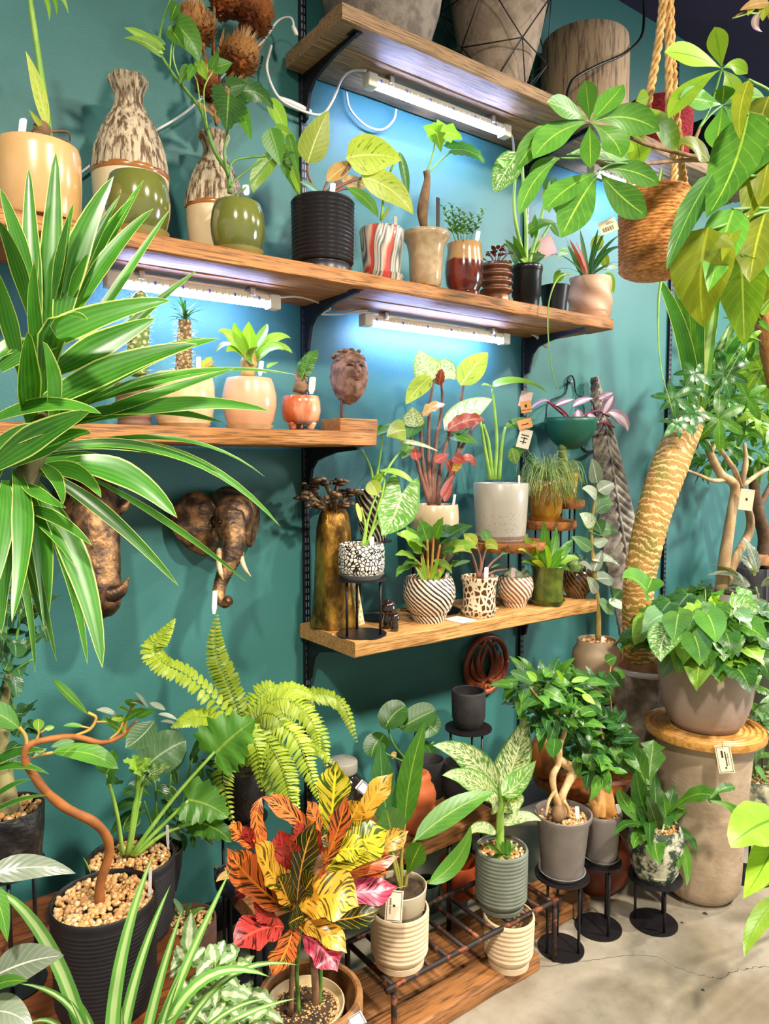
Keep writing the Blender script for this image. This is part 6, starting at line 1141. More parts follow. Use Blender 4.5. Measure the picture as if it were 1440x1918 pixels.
# ================================================================== LEFT LOWER CORNER
ZP = .37
t = thing('wooden_chest', 'low reddish brown wooden chest beneath the black pots', 'chest', (.22, -.45, 0))
for i in range(4): part(t, 'top_board', rough_board(-.35, .59, -.76+i*.155, -.76+(i+1)*.155-.003, ZP-.03, ZP, i*3.3, 16), M_red2, sharp=40)
for i in range(3): part(t, 'front_board', rough_board(-.34, .58, -.755, -.73, .02+i*.105, .02+(i+1)*.105-.003, i*5.1, 16), M_red2, sharp=40)
for i in range(3): part(t, 'side_board', box(.555, .58, -.728, -.145, .02+i*.105, .02+(i+1)*.105-.003, .002), M_red2)
part(t, 'back_board', box(-.34, .55, -.17, -.146, 0, ZP-.032), M_red2, False); part(t, 'side_board', box(-.34, -.315, -.728, -.172, 0, ZP-.032), M_red2, False)
M_bk = mat('#141416', '#19191c', 30, rough=.55)
def blackpot(name, label, x, y, d, rpx, h=None):
    top = P(x, y, d); k = K(top); o = V((top.x, top.y, ZP+.001)); t = thing(name, label, 'potted plant', o); h = (top.z-ZP)/k
    pot(t, o, [(rpx*.86, 0), (rpx*.88, 12), (rpx*.86, 14)]+ribs(18, h-20, rpx*.94, rpx*.985, 22, 1.3, 4)+[(rpx, h-10), (rpx, h)], M_bk, k, depth=16, t=4, sharp=60)
    gravel(t, o, (rpx-6)*k, (h-9)*k, PEB, .0068, 400 if rpx > 85 else 300); gravel(t, o, (rpx-6)*k, (h-13)*k, PEB, .008, 160); return t, o, k
# rubber plant with snaking trunk
t, o, k = blackpot('rubber_plant', 'matte black pot of pebbles with a snaking orange trunk', 195, 1680, .62, 95); d = .62
M_snake = mat('#a8662e', '#8a5226', 22, rough=.65, bump=.25); stem(t, M_snake, [(187, 1692), (188, 1655), (204, 1600), (200, 1568), (176, 1540), (125, 1514), (88, 1484), (62, 1450), (48, 1425), (52, 1398), (84, 1386), (140, 1380), (190, 1391), (228, 1378), (256, 1350)], [10, 9.5, 9, 9, 9, 9, 8.5, 8, 7.5, 7, 6, 6, 5, 4, 3], d, 'trunk', 12, 110, lambda a, u: .05*math.sin(u*70))
for a, r in [(((50, 1402), (48, 1380), (36, 1362)), 3.5), (((60, 1418), (85, 1412), (98, 1410)), 3.5), (((140, 1378), (168, 1366), (180, 1345), (165, 1335)), 3), (((180, 1352), (200, 1352)), 2), (((66, 1390), (72, 1376), (72, 1368)), 2), (((76, 1372), (86, 1366)), 1.6), (((205, 1385), (222, 1370), (230, 1350)), 2.5), (((232, 1376), (238, 1345), (250, 1320)), 3), (((168, 1364), (150, 1360)), 2), (((62, 1402), (66, 1412), (58, 1420)), 2)]: stem(t, mat('#c8a04a', '#b08838', 20, rough=.5), list(a), r, d, 'twig', 6)
leaves(t, G1, [(96, 1410, 222, 1440, 44, 6, -14, .03), (36, 1364, -40, 1332, 46, 0, -10, .02), (165, 1338, 98, 1272, 24, -4, -4, .02), (190, 1350, 240, 1382, 28, 0, -6), (230, 1352, 274, 1330, 18, 0, -4), (158, 1362, 118, 1360, 9, 0, -3), (240, 1330, 222, 1328, 16), (250, 1325, 238, 1310, 18), (255, 1345, 290, 1330, 16), (248, 1318, 262, 1312, 12)], kind='ellip', d=d, face=.6)
leaves(t, G3, [(72, 1369, 72, 1346, 20), (82, 1366, 102, 1362, 10), (236, 1345, 208, 1348, 14)], kind='ellip', d=d, face=.9); leaves(t, GGR, [(289, 1350, 235, 1402, 50, 4, 2, .03), (62, 1418, 88, 1402, 8), (140, 1388, 95, 1400, 14)], kind='ellip', d=d+.02, face=.8)
leaves(t, GSI, [(220, 1342, 180, 1330, 12, 0, -5), (278, 1326, 252, 1297, 14), (276, 1320, 240, 1315, 10), (310, 1330, 280, 1316, 12), (332, 1348, 296, 1338, 10, 0, -3), (334, 1358, 300, 1352, 10, 0, -3)], kind='ellip', d=d+.01, face=.5); stick(t, 280, 1625, 1690, 6, d+.03, 2); leaves(t, G3, [(170, 1635, 155, 1605, 7)], kind='lance', d=d+.03)
# lobed philodendron
t, o, k = blackpot('potted_philodendron', 'black ribbed pot with big wavy lobed philodendron leaves', 245, 1604, .42, 80); d = .42
for a in [((230, 1600), (218, 1520), (200, 1450)), ((238, 1600), (254, 1510), (258, 1440)), ((242, 1600), (262, 1490), (278, 1448)), ((245, 1602), (325, 1495), (402, 1408)), ((248, 1602), (305, 1545), (352, 1500)), ((252, 1603), (310, 1560), (368, 1540)), ((240, 1600), (250, 1520), (268, 1440))]: stem(t, M_stem, list(a), [4.5, 3], d, 'petiole')
leaves(t, G1, [(404, 1410, 478, 1348, 120, 0, -4, .03), (352, 1498, 428, 1532, 88, 2, -6, .06), (368, 1540, 434, 1578, 56, 4, -6, .08), (200, 1448, 222, 1412, 66)], kind='selloum', d=d, face=.75, wave=.14); leaves(t, GGR, [(268, 1440, 348, 1388, 76, 0, -6, .02)], kind='round', d=d, face=.8, wave=.12); leaves(t, G3, [(258, 1442, 230, 1424, 30), (258, 1442, 284, 1420, 28), (256, 1442, 250, 1412, 26)], kind='selloum', d=d+.02, face=.7, wave=.3); leaves(t, GV, [(280, 1450, 320, 1434, 30), (280, 1450, 300, 1462, 26)], kind='selloum', d=d+.02, face=.7, wave=.3); leaves(t, G1, [(200, 1452, 232, 1462, 20, 0, 6)], kind='wavy', d=d, wave=.3)
stick(t, 315, 1545, 1590, 5, d+.05, -2)
# dark lance leaved plant behind it
oo = P(300, 1620, .3); o = V((oo.x, oo.y, ZP+.001)); k = K(o); t = thing('potted_dracaena', 'plant with dark pointed leaves behind the lobed philodendron', 'potted plant', o); pot(t, o, [(30, 0), (38, 40), (42, 80)], M_bk, k, depth=8); soil(t, o, 38*k, 74*k, M_soil); d = .3
GLE = leafm('yellow_margin', '#2a5c26', '#3d7232', '#7fae4a', edge='#c9c86a', rough=.25)
for x, y in [(320, 1450), (290, 1460), (360, 1420), (350, 1560), (270, 1500)]: stem(t, M_stemd, [(300, 1610), ((300+x)/2, 1550), (x, y)], 2, d)
leaves(t, [GSH, GLE, GSH], [(320, 1450, 350, 1408, 16), (330, 1470, 322, 1430, 14), (285, 1470, 255, 1460, 20, 0, -6), (282, 1490, 240, 1470, 20, -4, -8), (290, 1480, 315, 1500, 24, 4, -6), (270, 1510, 210, 1530, 22, -4, -14), (275, 1520, 205, 1570, 22, -8, -10), (260, 1530, 230, 1560, 26), (300, 1500, 330, 1540, 24), (320, 1520, 350, 1545, 22, 4, -4), (330, 1540, 375, 1560, 18, 4, -6), (340, 1560, 345, 1595, 20), (350, 1560, 385, 1560, 14, 0, -6), (360, 1420, 385, 1370, 16), (370, 1425, 372, 1480, 14, 4, 0), (375, 1425, 420, 1470, 18, 10, -8), (365, 1430, 360, 1405, 16), (385, 1440, 420, 1480, 16), (295, 1540, 290, 1510, 26), (310, 1545, 340, 1575, 22), (360, 1565, 362, 1590, 12), (380, 1560, 400, 1585, 12), (250, 1480, 228, 1490, 22), (330, 1500, 300, 1470, 26)], kind='lance', d=d, face=.6)
# left edge: mossy pot with ribbed trunk
ot = P(14, 1512, .45); k = K(ot); zs = P(14, 1622, .45).z; stand('black stand at left edge under the mossy black pot', V((ot.x, ot.y, ZP+.001)), 58*k, zs-ZP-.001, 3, .3, rtop=62*k)
o = V((ot.x, ot.y, zs)); t = thing('potted_desert_tree', 'mossy black pot with ribbed trunk at the left edge', 'potted plant', o); h = (ot.z-zs)/k; pot(t, o, [(50, 0), (56, 10), (62, h*.6), (64, h)], mat('#1c1a1a', '#4a463e', 30, rough=.45, bump=.9, lo=.5, hi=.75), k, depth=14, t=5); gravel(t, o, 58*k, (h-8)*k, PEB, .0075, 150); d = .45
stem(t, mat('#9a9262', '#6d6a3e', 30, (1, 1, .2), rough=.8, bump=.5), [(18, 1520), (10, 1470), (6, 1400), (4, 1340), (14, 1290), (16, 1262)], [20, 17, 13, 9, 7, 6], d, 'trunk', 18, 40, lambda a, u: .1*math.sin(9*a)); rl = leaf_lib('pep', leafm('peperomia', '#2a5a2e', '#3f7040', '#8fb07a', rough=.25), 'round', 4, 1, .75, .2)
for a in [((16, 1262), (30, 1200), (40, 1140)), ((16, 1265), (50, 1240), (66, 1235)), ((14, 1290), (30, 1340), (36, 1380)), ((16, 1262), (10, 1200), (14, 1150))]: stem(t, M_stemd, list(a), 2.5, d)
cluster(t, rl, [(16, 1180, 34, 50, d, .06, 24), (20, 1240, 34, 34, d, .06, 16), (58, 1130, 36, 40, d-.05, .05, 12), (70, 1170, 18, 14, d-.03, .03, 4), (24, 1370, 30, 40, d, .05, 12), (45, 1345, 22, 14, d, .03, 5)], 40, .6, .1)
leaves(t, GDR, [(-30, 1440, 86, 1405, 22, 0, -12, .1), (-30, 1450, 92, 1450, 16, 0, -16, .12), (-30, 1530, 92, 1490, 12, 0, -10, .12), (-20, 1500, 60, 1460, 12, 0, -8, .1)], kind='lance', d=d+.1, face=.6)
# brown clay pot with pebbles
ot = P(352, 1722, .42); k = K(ot); o = V((ot.x, ot.y, .07)); t = thing('potted_succulent', 'rough brown clay pot with pebbles beside the black pot', 'potted plant', o); h = (ot.z-.07)/k; pot(t, o, [(40, 0), (48, 20), (52, h*.6), (52, h)], mat('#5f4130', '#4a3226', 20, rough=.85, bump=.5), k, depth=16, t=5); gravel(t, o, 46*k, (h-10)*k, PEBD, .0065, 150); d = .42
part(t, 'plinth', box(o.x-.07, o.x+.07, o.y-.07, o.y+.07, 0, .069, .004), M_plk)
leaves(t, [GGR, G1], [(345, 1715, 320, 1680, 14), (348, 1715, 360, 1690, 12), (335, 1715, 312, 1708, 12), (350, 1720, 385, 1700, 10, 0, -4)], kind='lance', d=d+.03)

# ================================================================== FERN
ot = P(452, 1438, .3); k = K(ot); zs = P(452, 1528, .3).z; stand('black stand lifting the lime green fern', V((ot.x, ot.y, 0)), 46*k, zs, 3, .7, rtop=48*k)
o = V((ot.x, ot.y, zs)); t = thing('potted_fern', 'lime green sword fern in a dark embossed pot', 'potted plant', o); h = (ot.z-zs)/k; pot(t, o, [(36, 0), (40, 8), (46, h*.6), (48, h)], mat('#17171b', '#24242a', 40, rough=.4, bump=.5), k, depth=10); soil(t, o, 42*k, (h-8)*k, M_soil); d = .3
for pts, w_, n_ in [([(452, 1430, .3), (430, 1350, .32), (365, 1275, .34), (305, 1240, .34), (288, 1212, .34), (308, 1186, .34), (327, 1160, .34)], 27, 48), ([(456, 1430, .3), (452, 1350, .3), (428, 1280, .3), (405, 1220, .28), (405, 1146, .26)], 27, 42), ([(458, 1430, .3), (480, 1340, .34), (530, 1308, .4), (580, 1345, .45), (598, 1400, .46)], 32, 40), ([(462, 1430, .3), (510, 1330, .3), (590, 1300, .3), (640, 1320, .3), (668, 1388, .32)], 26, 40), ([(458, 1430, .3), (490, 1350, .38), (545, 1370, .46), (575, 1430, .5), (597, 1500, .5)], 30, 42), ([(456, 1430, .32), (480, 1370, .4), (520, 1420, .48), (540, 1480, .5), (548, 1545, .5)], 34, 40), ([(454, 1430, .32), (470, 1390, .4), (500, 1440, .46), (520, 1510, .48)], 30, 32), ([(450, 1430, .3), (420, 1360, .32), (370, 1342, .34), (322, 1362, .36)], 26, 30), ([(448, 1430, .32), (430, 1410, .38), (418, 1460, .42), (438, 1548, .42)], 26, 30), ([(460, 1430, .3), (520, 1360, .36), (580, 1395, .4), (640, 1440, .42)], 16, 34), ([(456, 1430, .3), (470, 1340, .3), (500, 1290, .3), (540, 1300, .32)], 28, 28), ([(456, 1430, .3), (440, 1380, .34), (425, 1400, .38), (415, 1440, .4)], 22, 22), ([(458, 1430, .31), (500, 1380, .42), (535, 1440, .48), (560, 1520, .5)], 28, 32), ([(458, 1430, .3), (500, 1345, .32), (560, 1325, .34), (600, 1375, .36), (612, 1440, .38)], 28, 36), ([(455, 1430, .32), (460, 1370, .4), (480, 1400, .45), (490, 1480, .46)], 28, 28), ([(457, 1430, .3), (490, 1330, .3), (545, 1290, .32), (600, 1310, .34)], 26, 30), ([(457, 1430, .31), (478, 1350, .36), (515, 1340, .42), (556, 1400, .46)], 30, 30)]: frond(t, pts, d, w_, n_, GFE, drop=.3, tip=.12, nar=.42)
stick(t, 401, 1106, 1150, 9, .27, 2)

# ================================================================== CROTON IN WOODEN TUB
def crot(nm, c1, c2, dk, ve, lo, hi, vs=.85): return leafm('croton_'+nm, c1, c2, ve, pat='croton', pc=dk, psc=5, plo=lo, phi=hi, vs=vs, mid=.09, nv=9, transl=.22, rough=.3)
CYG = crot('yellow', '#ead018', '#f2df2a', '#3f5a12', '#f6e838', .46, .52); COY = crot('orange_yellow', '#f09a18', '#eeb422', '#4f4a10', '#f4b430', .5, .56); COR = crot('orange_red', '#e0561c', '#e87a22', '#3f2a10', '#f2983a', .48, .54); CRD = crot('red', '#c21f28', '#d63a2a', '#3c1414', '#ee5a4a', .52, .58); CPK = crot('pink', '#d43468', '#c4284a', '#4a1a1c', '#f08aa0', .52, .58); CDG = crot('dark', '#22360f', '#31461a', '#14210a', '#ecb43a', .5, .6, 1.0)
ot = P(580, 1862, .79); k = K(ot); o = V((ot.x, ot.y, 0)); t = thing('potted_croton', 'fiery red orange and yellow croton in a wooden tub', 'potted plant', o); h = ot.z/k; M_tub = woodm('#a8794a', '#8f6236', '#5f3f20', (6, 6, 3), .2, .45)
pot(t, o, [(86, 0), (90, 10), (98, h*.6), (100, h-4), (99, h)], M_tub, k, depth=90, t=13, name='tub'); op = o+V((-.012, 0, (h-90)*k)); pot(t, op, [(56, 0), (70, 66), (73, 70), (74, 78)], mat('#d6c096', rough=.5), k, depth=14, t=3, name='inner_pot'); soil(t, op, 68*k, 62*k, M_soil); gravel(t, op, 66*k, 64*k, pebmat('#7d5a34', '#c9a46a', '#5a3c22', '#e0c490'), .0035, 420); d = .79
for a, r in [(((545, 1900), (548, 1800), (560, 1720)), 5), (((592, 1905), (588, 1810), (572, 1700)), 7), (((598, 1895), (600, 1800), (590, 1720)), 4), (((560, 1900), (556, 1820), (562, 1740)), 4), (((572, 1720), (578, 1660), (600, 1600)), 5), (((565, 1730), (560, 1690), (550, 1640)), 4)]: stem(t, M_bark if r > 4 else M_stemd, list(a), r, d)
kd = dict(kind='fiddle', d=d, face=.72, fold=.18, wave=.1, jit=.3)
leaves(t, CYG, [(618, 1572, 630, 1425, 66, 0, 0, .0), (606, 1630, 728, 1556, 92, 0, -8, .05), (612, 1600, 690, 1592, 50, 0, -6, .07)], **kd)
leaves(t, COY, [(668, 1548, 736, 1448, 44, -4, -2, .02), (548, 1694, 477, 1580, 72, -4, 0, .09), (690, 1592, 765, 1556, 40, 0, 4, .03), (556, 1702, 672, 1698, 92, 0, -22, .1), (555, 1732, 650, 1786, 44, 4, -14, .1), (590, 1520, 576, 1560, 30), (655, 1540, 675, 1500, 40)], **kd)
leaves(t, COR, [(606, 1618, 648, 1488, 40, 4, 6, .06), (580, 1562, 490, 1492, 38, 6, -6, .03), (490, 1494, 500, 1600, 30, -14, -6, .02), (538, 1704, 424, 1588, 66, -8, 4, .06), (478, 1588, 428, 1546, 34, -4, -4, .03), (616, 1648, 748, 1604, 36, 0, -2, .05), (664, 1642, 728, 1636, 22, 0, -5, .06), (548, 1738, 508, 1830, 52, 8, -4, .1), (600, 1560, 575, 1500, 30)], **kd)
leaves(t, CRD, [(532, 1736, 435, 1776, 68, 0, -14, .08), (566, 1612, 556, 1538, 36, 0, 0, .05), (534, 1636, 524, 1552, 42, 0, 0, .04), (474, 1592, 458, 1546, 26), (555, 1640, 540, 1570, 36, 0, 0, .06), (604, 1650, 612, 1618, 30, 0, 0, .06), (560, 1640, 575, 1580, 34, 0, 0, .02), (520, 1720, 474, 1690, 46, -4, 6, .03), (600, 1600, 585, 1545, 26)], **kd)
leaves(t, CPK, [(616, 1662, 744, 1660, 54, 0, 10, .05), (566, 1752, 632, 1820, 60, 4, -10, .09), (470, 1660, 440, 1680, 26)], **kd)
leaves(t, CDG, [(556, 1698, 592, 1536, 50, -8, 0, .08), (596, 1722, 714, 1702, 46, 0, 8, .07), (545, 1705, 520, 1640, 50, 0, 0, .04), (600, 1680, 640, 1650, 44, 0, 0, .06), (565, 1680, 590, 1640, 44, 0, 0, .09), (580, 1740, 610, 1765, 50), (570, 1590, 620, 1560, 40), (540, 1730, 570, 1715, 40)], **kd)
hangtag(t, 668, 1912, d+.12, 30, 24, 30, M_tag, True)

# ================================================================== FOREGROUND LEFT
o = S(-170, 1.0, 0); t = thing('potted_dracaena', 'large foreground dracaena with long cream edged leaves', 'potted plant', o); pot(t, o, [(95, 0), (110, 40), (125, 260)], M_bk, .0007, depth=14, t=6); soil(t, o, 112*.0007, 250*.0007, M_soil); d = 1.1
part(t, 'trunk', tube([o+V((0, 0, .17)), P(-150, 1500, 1.03), P(-70, 1150, 1.08), P(20, 960, 1.1), P(62, 860, 1.1), P(80, 760, 1.1)], [.02, .018, .016, .015, .014, .012], 12, 40), mat('#5f5a36', '#4a4628', 30, rough=.85))
D1 = [(85, 720, 105, 282, 32, 0, 0, -.05), (72, 640, 54, 312, 24, -4, 0, -.05), (110, 640, 213, 330, 34, -18, -10, 0), (66, 560, 0, 352, 20, 0, -10, 0), (60, 600, -6, 410, 22, 6, -10, .05), (128, 600, 270, 336, 18, -6, 0, -.08), (120, 610, 252, 366, 26, -12, -6, -.04), (118, 600, 226, 364, 14, -8, -6), (135, 600, 288, 390, 26, -8, -12, 0), (150, 640, 318, 392, 12, -4, 6, -.08), (110, 560, 138, 380, 14, -6, 0), (100, 560, 128, 405, 14), (130, 560, 165, 475, 14), (80, 700, 64, 490, 26, -10, 0, .1), (40, 700, -10, 500, 26, 0, -10, .05), (85, 750, 165, 600, 34, -22, -60, .12), (60, 800, 52, 620, 40, -6, 0, .12), (100, 790, 80, 640, 44, 4, 0, .14), (0, 690, 322, 562, 40, -4, -22, .1), (-10, 670, 60, 640, 24, 0, -8), (95, 700, 292, 596, 36, 0, -4, .02), (110, 760, 372, 504, 15, -10, -10, -.1), (120, 740, 384, 632, 20, 0, -14, -.02), (60, 770, 370, 644, 42, 0, -16, .1), (110, 780, 412, 634, 26, 0, -26, .0), (150, 760, 440, 690, 18, 0, -14, 0), (120, 800, 440, 690, 20, 0, -2, .05), (160, 760, 555, 702, 9, 0, -34, .05), (150, 790, 505, 770, 20, 20, -24, .08), (100, 790, 420, 792, 18, 0, -24, .04)]
D2 = [(-20, 790, 190, 775, 30, 0, -22, .14), (-20, 880, 170, 770, 40, 0, 0, .14), (20, 870, 170, 812, 34, 14, -14, .12), (60, 850, 415, 888, 16, 10, -34, .0), (80, 850, 497, 894, 8, 40, -50, -.02), (110, 840, 525, 986, 16, 30, -56, 0), (110, 870, 332, 970, 40, 10, -30, .06), (70, 880, 335, 1098, 20, 0, -22, .05), (180, 900, 462, 1090, 9, 0, -12, .0), (60, 870, 272, 900, 22, 10, -24, 0), (70, 880, 190, 932, 24, 10, -22, .08), (40, 900, 124, 952, 20, -10, 0, .1), (30, 950, 172, 1022, 20, 0, -16, .1), (50, 960, 142, 1062, 16, 0, -16, .08), (60, 900, 192, 1252, 36, 18, -18, .12), (62, 910, 164, 1246, 16, 12, -20, .06), (50, 900, 84, 1180, 30, 10, -20, .04), (30, 940, 106, 1240, 12, 0, -20, .05), (20, 1000, 66, 1262, 10, 8, -12, .06), (30, 880, 22, 1165, 28, 18, -30, .12), (10, 900, -20, 1130, 26, 10, -20, .1), (55, 930, 80, 1170, 16, -14, -20, .02), (-20, 840, 120, 800, 24, 0, -10, .1), (60, 860, 150, 950, 12, 4, -10), (10, 860, -30, 960, 26, -10, -20), (40, 900, 2, 1190, 26, -10, -20, .04), (75, 870, 118, 945, 18, 8, -10, .1)]
leaves(t, GDR, [q[:4]+(q[4]*1.75,)+q[5:] for q in D1+D2], kind='drac', d=d, face=.6, fold=.22, jit=.5)
# spider plant on a stool, below the frame
ot = P(250, 2050, 1.12); k = K(ot); o = V((ot.x, ot.y, ot.z-.16)); solo('stool', join(lathe(V((o.x, o.y, 0)), [(.12, 0), (.10, .02), (.06, o.z*.5), (.11, o.z-.02), (.12, o.z)], 24)), M_plk, 'wooden stool under the foreground spider plant', 'stool', (o.x, o.y, 0))
t = thing('spider_plant', 'spider plant with long striped arching leaves in the foreground', 'potted plant', o); pot(t, o, [(90, 0), (110, 120), (120, .16/k)], M_bk, k, depth=14, t=5); soil(t, o, .07, .15, M_soil); d = 1.12
leaves(t, GSP, [(210, 2040, 288, 1598, 26, -26, 0, -.04), (220, 2040, 320, 1656, 22, -20, 0, -.04), (255, 2040, 342, 1702, 20, -8, 0, -.02), (262, 2040, 434, 1624, 22, -22, 30, -.04), (270, 2040, 506, 1830, 24, -20, -90, .02), (300, 2040, 560, 1808, 15, -20, -80, .0), (320, 2040, 556, 1870, 14, -20, -30, .0), (310, 2040, 508, 1870, 12, -10, -40), (180, 2040, -20, 1660, 28, 20, -60, .06), (170, 2040, 36, 1842, 16, 40, -40, .04), (160, 2040, 50, 1920, 14, 10, -50, .05), (190, 2040, 130, 1872, 14, 0, -20), (240, 2040, 330, 1900, 14, -8, -20), (280, 2040, 340, 1820, 16, -6, -10), (200, 2040, 100, 1830, 18, 14, -20, .02), (230, 2040, 228, 1885, 14, 0, 0)], kind='strap', d=d, face=.75, fold=.3, jit=.2)
# silvery broad leaves entering from the left
o = S(-260, 1.2, 0); t = thing('potted_mango', 'broad silvery green leaves reaching in at lower left', 'potted plant', o); pot(t, o, [(120, 0), (150, 300)], M_bk, .0007, depth=14, t=6); soil(t, o, .095, .2, M_soil); d = 1.22
stem(t, M_bark, [(-260, 2200, 1.2), (-200, 1950, 1.22), (-120, 1850, 1.22), (-60, 1800, 1.22), (-60, 1680, 1.22)], [10, 7, 5, 4], d, 'trunk'); stem(t, M_stemd, [(-120, 1850), (-30, 1830), (0, 1822)], 4, d); stem(t, M_stemd, [(-60, 1700), (-30, 1650), (0, 1640)], 4, d)
leaves(t, GSI, [(-20, 1640, 142, 1636, 48, 0, -14, .02), (-10, 1828, 120, 1790, 68, 0, -8, .04), (-30, 1900, 62, 1925, 60, 0, -16, .05)], kind='ovate', d=d, face=.7, jit=.1); leaves(t, [G3, G1], [(-20, 1660, 14, 1765, 34, 4, -10, .03), (-20, 1850, 52, 1838, 26, 0, -6, .05)], kind='ovate', d=d, face=.7, jit=.1)
# soft variegated shrub low in front
ot = P(420, 1960, .87); k = K(ot); o = V((ot.x, ot.y, 0)); t = thing('potted_coleus', 'low shrub of soft pale variegated wavy leaves', 'potted plant', o); h = ot.z/k; pot(t, o, [(70, 0), (80, h*.8), (84, h)], M_gry, k, depth=10, t=5); soil(t, o, 78*k, (h-8)*k, M_soil); d = .87
GCO = leafm('coleus', '#6f9a58', '#86ad6a', '#cfdcb4', pat='stripe', pc='#d9e2c2', rough=.5); lc = leaf_lib('coleus', GCO, 'wavy', 5, 1, .45, .3, .2, .2)
for x, y in [(350, 1780), (400, 1800), (440, 1790), (470, 1850), (380, 1870), (420, 1880), (345, 1880), (450, 1900), (500, 1890)]:
    b = P(420, 1955, d); e = P(x, y, d+R.uniform(-.04, .05)); part(t, 'stem', tube([b, b.lerp(e, .5)+V((0, 0, .02)), e], [.004, .0025], 6, 8), M_stem)
    for i in range(13): put_leaf(t, lc, b.lerp(e, .35+.65*i/12), V((math.cos(i*2.4), math.sin(i*2.4), R.uniform(-.3, .5))), V((0, 0, 1))+(CAM-e).normalized()*.5, K(e)*R.uniform(42, 64))
leaves(t, GCO, [(352, 1790, 358, 1708, 30, 0, 0, .0), (345, 1800, 330, 1770, 26), (360, 1800, 385, 1775, 26), (405, 1800, 420, 1760, 24), (440, 1790, 432, 1768, 20)], kind='wavy', d=d, face=.7, wave=.2)

# ================================================================== UPPER RIGHT
# rope basket
M_rope = mat('#d2ab6c', '#b98c4c', 60, rough=.9, bump=.6); n = N('coiled_seagrass'); a = n.noise(55, (1, 1, 5), 6); n.bump(a, .8, .01); M_bask = n.fin(n.mix(n.sm(a, .38, .62), srgb('#a8622a'), srgb('#dd9a4e')), .85)
ot = P(1224, 440, .8); k = K(ot); o = ot-V((0, 0, 78*k)); t = thing('hanging_basket', 'coiled seagrass basket hanging on jute ropes', 'hanging basket', o); pot(t, o, [(44, 0), (54, 5)]+ribs(10, 154, 60, 64, 22, 2.2, 4), M_bask, k, depth=16, t=4, seg=40, sharp=80); soil(t, o, 58*k, 144*k, M_soil)
def rope(pts, r):
    c = curve([q3(q, .8) for q in pts], 90)
    for ph in (0, 2.1, 4.2): part(t, 'rope', tube([p+(RT*math.cos(i*.55+ph)+V((0, -1, .3)).normalized()*math.sin(i*.55+ph))*r*.62*k for i, p in enumerate(c)], r*.62*k, 6, 90), M_rope)
rope([(1246, -60), (1236, 60), (1216, 180), (1200, 260), (1172, 372, .78)], 6); rope([(1250, -60), (1252, 100), (1254, 220), (1262, 300), (1262, 372, .86)], 5.5); rope([(1254, -60), (1258, 80), (1264, 180), (1276, 300), (1286, 372, .76)], 5.5)
part(t, 'hook', tube([P(1250, -52, .8), V((P(1250, -52, .8).x, -.8, 3.48))], 2.5*k, 8, 2), M_blk); d = .8
leaves(t, [GSP, GDR], [(1225, 372, 1180, 320, 12, -6, -14), (1230, 372, 1240, 310, 12), (1235, 372, 1272, 330, 12, 6, -8), (1240, 372, 1260, 345, 12), (1220, 372, 1205, 300, 12, -2, 0), (1215, 372, 1160, 350, 10, -8, -14, .05), (1245, 372, 1300, 380, 12, 10, -16), (1232, 372, 1222, 330, 12)], kind='strap', d=d, face=.6)
stem(t, M_stem, [(1290, 375, .78), (1300, 400, .76), (1275, 460, .70), (1240, 520, .68), (1232, 600, .68), (1238, 690, .68), (1262, 780, .68)], [2, 3, 3, 2.4, 1.2, .8], d, 'trailing_leaf')
hangtag(t, 1139, 424, .82, 32, 26, 18, M_card, False, [(-.7+.14*i, -.7, -.7+.14*i+(.05 if i % 2 else .08), -.05) for i in range(9)]+[(-.2, .3, .7, .38), (-.2, .5, .5, .58)], string=[(1150, 395, .81), (1168, 372, .8)])
# money tree
o = S(1640, .95, 0); t = thing('money_tree', 'money tree branches with palmate leaves at upper right', 'potted tree', o); k0 = K(o); pot(t, o, [(60, 0), (80, 120), (84, 130)], M_gry, k0, depth=10, t=5); soil(t, o, 74*k0, 120*k0, M_soil); d = .95
part(t, 'trunk', tube([o+V((0, 0, .15)), P(1600, 900, .95), P(1500, 480, .95), P(1420, 340, .95)], [.03, .024, .016, .008], 12, 30), M_bark)
stem(t, M_bark, [(1425, 342), (1340, 302), (1285, 290), (1215, 272), (1180, 258)], [5, 4.5, 4, 3.5, 3], d, 'branch'); stem(t, M_stemd, [(1182, 260), (1150, 245), (1105, 231)], [2, 1.6], d, 'petiole'); stem(t, M_bark, [(1340, 302), (1285, 300), (1200, 308), (1190, 310)], [5, 4, 3.5, 3], d+.02, 'branch'); stem(t, M_stemd, [(1192, 310), (1120, 298), (1050, 296)], 1.8, d+.02, 'petiole'); stem(t, M_stemd, [(1195, 308), (1150, 306), (1120, 320)], 1.8, d+.02, 'petiole'); stem(t, M_bark, [(1330, 300), (1302, 272), (1310, 240)], [5, 4, 3], d-.02, 'branch'); stem(t, M_stemd, [(1308, 242), (1330, 200), (1352, 128)], 2.2, d-.02, 'petiole'); stem(t, M_stemd, [(1310, 240), (1330, 215), (1352, 197)], 2.2, d-.02, 'petiole')
kd = dict(kind='obov', d=d, face=.8, fold=.12, name='leaflet', jit=.25)
leaves(t, G1, [(1104, 228, 1096, 150, 40, 0, 0, .04), (1106, 228, 1168, 158, 44, -2, 4, .02), (1108, 230, 1236, 246, 54, 0, -18, .05), (1108, 232, 1164, 296, 50, 10, -4, .06), (1104, 234, 1106, 316, 38, 0, 0, .06), (1100, 230, 998, 298, 52, -6, -14, .04), (1102, 226, 966, 322, 46, -14, -20, .02), (1100, 226, 1024, 192, 40), (1050, 296, 972, 404, 34, -8, -14, .06), (1120, 322, 1020, 394, 52, -6, -6, .05), (1120, 326, 1050, 446, 66, 0, 0, .08), (1122, 322, 1212, 405, 56, -4, 4, .06), (1124, 318, 1236, 346, 42, 0, -12, .04), (1060, 290, 1180, 300, 36, 0, -10, .0), (1050, 296, 990, 340, 30, 0, -10)], **kd)
